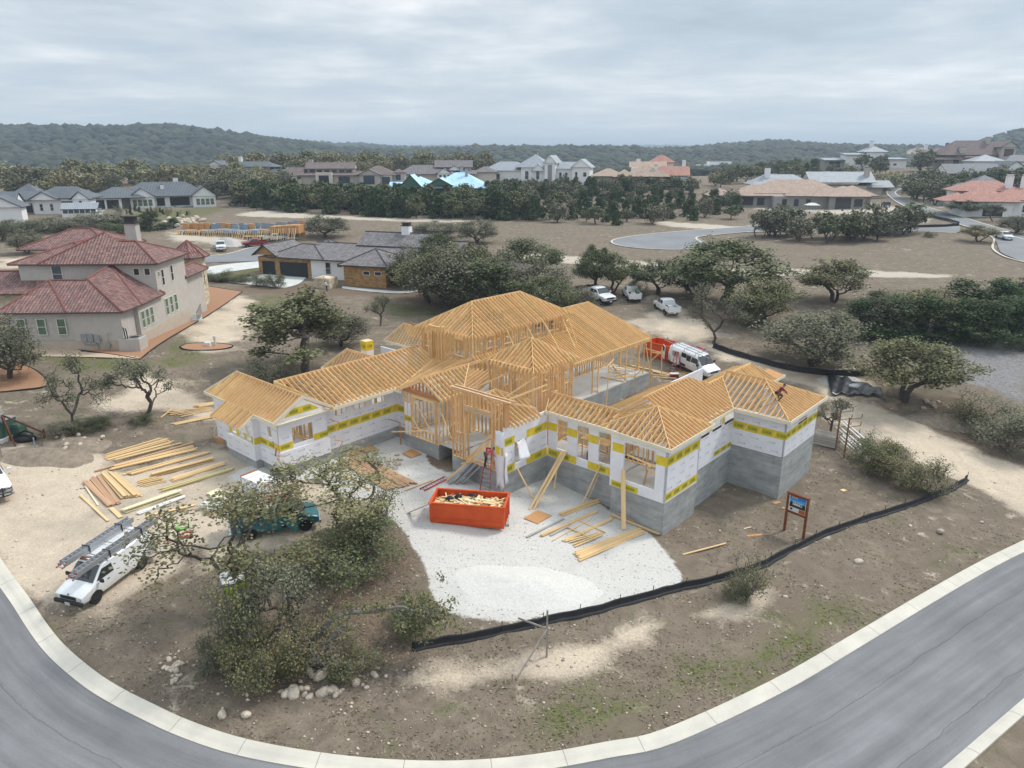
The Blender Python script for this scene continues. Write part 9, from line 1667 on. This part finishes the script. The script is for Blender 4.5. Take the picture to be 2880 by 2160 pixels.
 # far woodland over valley and hills: uncountable
def woodland():
 g=np.random.default_rng(9);pts=[];d=560.
 while d<6000:
  r=4.6+d*.0034;row=1.35*r;half=math.radians(41);n=int(2*half*d/(1.5*r));a=(np.arange(n)+g.random(n))/n*2*half-half;dd=d+g.uniform(-.5,.5,n)*row;x,y=dd*np.sin(a),dd*np.cos(a);pts.append(np.stack([x,y,r*g.uniform(.65, 1.35,n)],1));d+=row
 P=np.concatenate(pts);z=height(P[:,0], P[:,1]);dens=np.sin(P[:,0]*.013+2*np.sin(P[:,1]*.006))+np.sin(P[:,1]*.011+P[:,0]*.004);hide=(z>6.5)&(P[:,1]<760);keep=(g.random(len(P))<np.clip(.97+.22*dens,.62, 1))&~hide;P,z=P[keep],z[keep]
 bm=bmesh.new();bmesh.ops.create_icosphere(bm,subdivisions=1,radius=1);bv=np.array([v.co[:]for v in bm.verts]);bf=np.array([[v.index for v in f.verts]for f in bm.faces]);bm.free()
 bv=bv[:];n,k=len(P),len(bv);jit=1+g.uniform(-.28,.28,(n,k, 1));V=bv[None]*jit*P[:, None,2:3]*np.array((1,1,.62));V[...,0]+=P[:,None,0];V[...,1]+=P[:,None,1];V[...,2]+=(z+P[:,2]*.30)[:,None]
 Fc=(bf[None]+(np.arange(n)*k)[:,None,None]).reshape(-1,3);me=bpy.data.meshes.new('far_woodland');me.vertices.add(n*k);me.vertices.foreach_set('co',V.astype(np.float32).ravel());me.loops.add(Fc.size);me.loops.foreach_set('vertex_index',Fc.astype(np.int32).ravel());me.polygons.add(len(Fc));me.polygons.foreach_set('loop_start',np.arange(0,Fc.size,3, dtype=np.int32));me.update(calc_edges=True)
 me.materials.append(mat('woodland',(.026,.036,.022),(.052,.06,.034), rough=.9,nscale=.010, ndetail=6,island=.42, bump=1.0,bscale=.6));print('woodland blobs',n);link('far_woodland',me,kind='stuff')
woodland()
# small ground cover near the camera
def cover_points(n,seed,rmin=21,rmax=105):
 g=np.random.default_rng(seed);r=np.exp(g.uniform(math.log(rmin),math.log(rmax),n));a=g.uniform(math.radians(-40),math.radians(40), n);i=np.clip(np.round(np.log(r/7)/math.log(9500/7)*(NR-1)).astype(int),0,NR-1);j=np.clip(np.round((a-az[0])/(az[-1]-az[0])*(NCOL-1)).astype(int),0,NCOL-1)
 X,Y,Zg=GX[i,j]+g.uniform(-.08,.08,n),GY[i,j]+g.uniform(-.2,.2, n),GZ[i,j];on_road=sdist([p[:2]for p in kerb_line]+[p[:2]for p in reversed(road_out)],X,Y)>-.15
 c,s=math.cos(-HANG),math.sin(-HANG);lx,ly=(X-HQ.x)*c-(Y-HQ.y)*s,(X-HQ.x)*s+(Y-HQ.y)*c;house_=((lx>-22.2)&(lx<-12.6)&(ly>-15)&(ly<3))|((lx>-13)&(lx<0)&(ly>-4.9)&(ly<24))|((lx>-1)&(lx<10.4)&(ly>-.7)&(ly<18.5))|((lx>9)&(lx<14.1)&(ly>9.8)&(ly<16.4))
 ok=~(on_road|house_);return g,X[ok],Y[ok],Zg[ok],{k:m[i, j][ok]for k,m in msk.items()}
g,X,Y,Zg,mk=cover_points(110000, 41);nz=np.sin(X*.8+2*np.sin(Y*.5))+np.sin(Y*.9+np.sin(X*.7)*1.5)
ok=(mk['sand']<.35)&(mk['white']<.3)&(mk['pale']<.5)&(g.random(len(X))<np.clip(.42+.25*nz+.4*mk['green']+.5*mk['dark'],0.06,1));X,Y,Zg,gr=X[ok],Y[ok], Zg[ok],mk['green'][ok];n=len(X);s=g.uniform(.05,.15,(n,1));a=g.uniform(0,6.28,n);u=np.stack([np.cos(a),np.sin(a), 0*a],1);c=np.stack([X, Y,Zg],1);tip=c+np.stack([g.normal(0,.09,n),g.normal(0,.09,n),g.uniform(.02,.07,n)],1)
V=np.stack([c-u*s*.5,c+u*s*.5,tip+u*s*.18,tip-u*s*.22],1)
isg=(gr>.45)&(g.random(n)<.55)|(g.random(n)<.05)
M['dry_grass']=mat('dry_grass',(.27,.215,.155),(.185,.145, .105),rough=.95,nscale=.8,island=.35);M['green_grass']=mat('green_grass',(.11,.14,.045),(.15,.155,.06),rough=.95,nscale=.8,island=.3)
link('dry_grass',leaf_mesh('dry_grass',V[~isg].reshape(-1,3),M['dry_grass']),kind='stuff');link('green_grass',leaf_mesh('green_grass',V[isg].reshape(-1,3),M['green_grass']),kind='stuff')
def pebbles(name,n,seed,sel,smin,smax,m):
 g,X,Y,Zg,mk=cover_points(n,seed);ok=sel(g,X,Y,mk);X,Y,Zg=X[ok],Y[ok], Zg[ok];n=len(X);s=smin*(smax/smin)**(g.random(n)**2.2);base=np.array([(1,0,0),(0,1, 0),(-1,0,0),(0,-1,0),(0,0, .8),(0,0, -.5)]);fc=np.array([(0,1,4),(1,2, 4),(2,3, 4),(3,0, 4),(1,0, 5),(2,1, 5),(3,2, 5),(0,3, 5)])
 a=g.uniform(0,6.28,n);ca,sa_=np.cos(a)[:,None], np.sin(a)[:,None];B=base[None]*g.uniform(.55,1.3,(n,6,1));Bx=(B[...,0]*ca-B[...,1]*sa_)*s[:, None];By=(B[...,0]*sa_+B[...,1]*ca)*s[:,None]*.8;Bz=B[...,2]*s[:,None];V=np.stack([Bx+X[:,None],By+Y[:,None],Bz+Zg[:,None]+s[:,None]*.15],-1)
 F=(fc[None]+(np.arange(n)*6)[:,None,None]).reshape(-1,3);me=bpy.data.meshes.new(name);me.vertices.add(n*6);me.vertices.foreach_set('co',V.astype(np.float32).ravel());me.loops.add(F.size);me.loops.foreach_set('vertex_index',F.astype(np.int32).ravel());me.polygons.add(len(F));me.polygons.foreach_set('loop_start', np.arange(0,F.size,3,dtype=np.int32));me.update(calc_edges=True);me.materials.append(m);link(name,me, kind='stuff')
M['pebble']=mat('pebble',(.60,.52,.42),(.42, .35,.28),rough=.95,nscale=2,island=.3);M['chip']=mat('chip',(.72,.70,.66), (.52,.50,.47), rough=.95,nscale=2, island=.25)
pebbles('loose_stones',26000,51,lambda g,X,Y,mk:(mk['white']<.3)&(g.random(len(X))<np.clip(.16+.25*(np.sin(X*.5+np.sin(Y*.4)*2)>.4)+.45*mk['sand']*(Y<34)+.25*mk['dark'],0, 1)),.02,.13, M['pebble'])
pebbles('gravel',90000,52,lambda g,X,Y,mk:mk['white']+g.normal(0,.22,len(X))>.45,.018,.07,M['chip'])
# dead twigs and brush on the ground of the thicket and along the track
tw=MB();
for zn_,n_ in(((470, 1360,900,1490),260),((620,1180,860,1280),90),((2000,860,2212,950), 160),((540,830,700,870),60), ((180,880,340, 930),60)):
 for k in range(n_):
  p=D(rv.uniform(zn_[0], zn_[2]),rv.uniform(zn_[1],zn_[3]));a=rv.uniform(0,6.28);L_=rv.uniform(.25,1.1);d=Vector((math.cos(a),math.sin(a),rv.uniform(.0,.5)));tw.tube([p+Vector((0,0,.02)),p+d*L_*.5+Vector((rv.gauss(0,.05),rv.gauss(0,.05),.05)), p+d*L_],[.016,.012,.005],3, cap=False)
tw.build('dead_twigs',M['bark_pale'], kind='stuff')
# haze
hb=MB().box(-9000,9000,-60,11000,-60,140);ho=hb.build('haze',mat('haze',(1,1,1)),kind='stuff');hm=ho.data.materials[0];hn=hm.node_tree.nodes;hn.remove(hn['Principled BSDF']);pv=hn.new('ShaderNodeVolumePrincipled');pv.inputs['Color'].default_value=(.70,.84,1.0,1);pv.inputs['Density'].default_value=.00025;pv.inputs['Anisotropy'].default_value=.1;hm.node_tree.links.new(pv.outputs[0],[q for q in hn if q.type=='OUTPUT_MATERIAL'][0].inputs['Volume'])
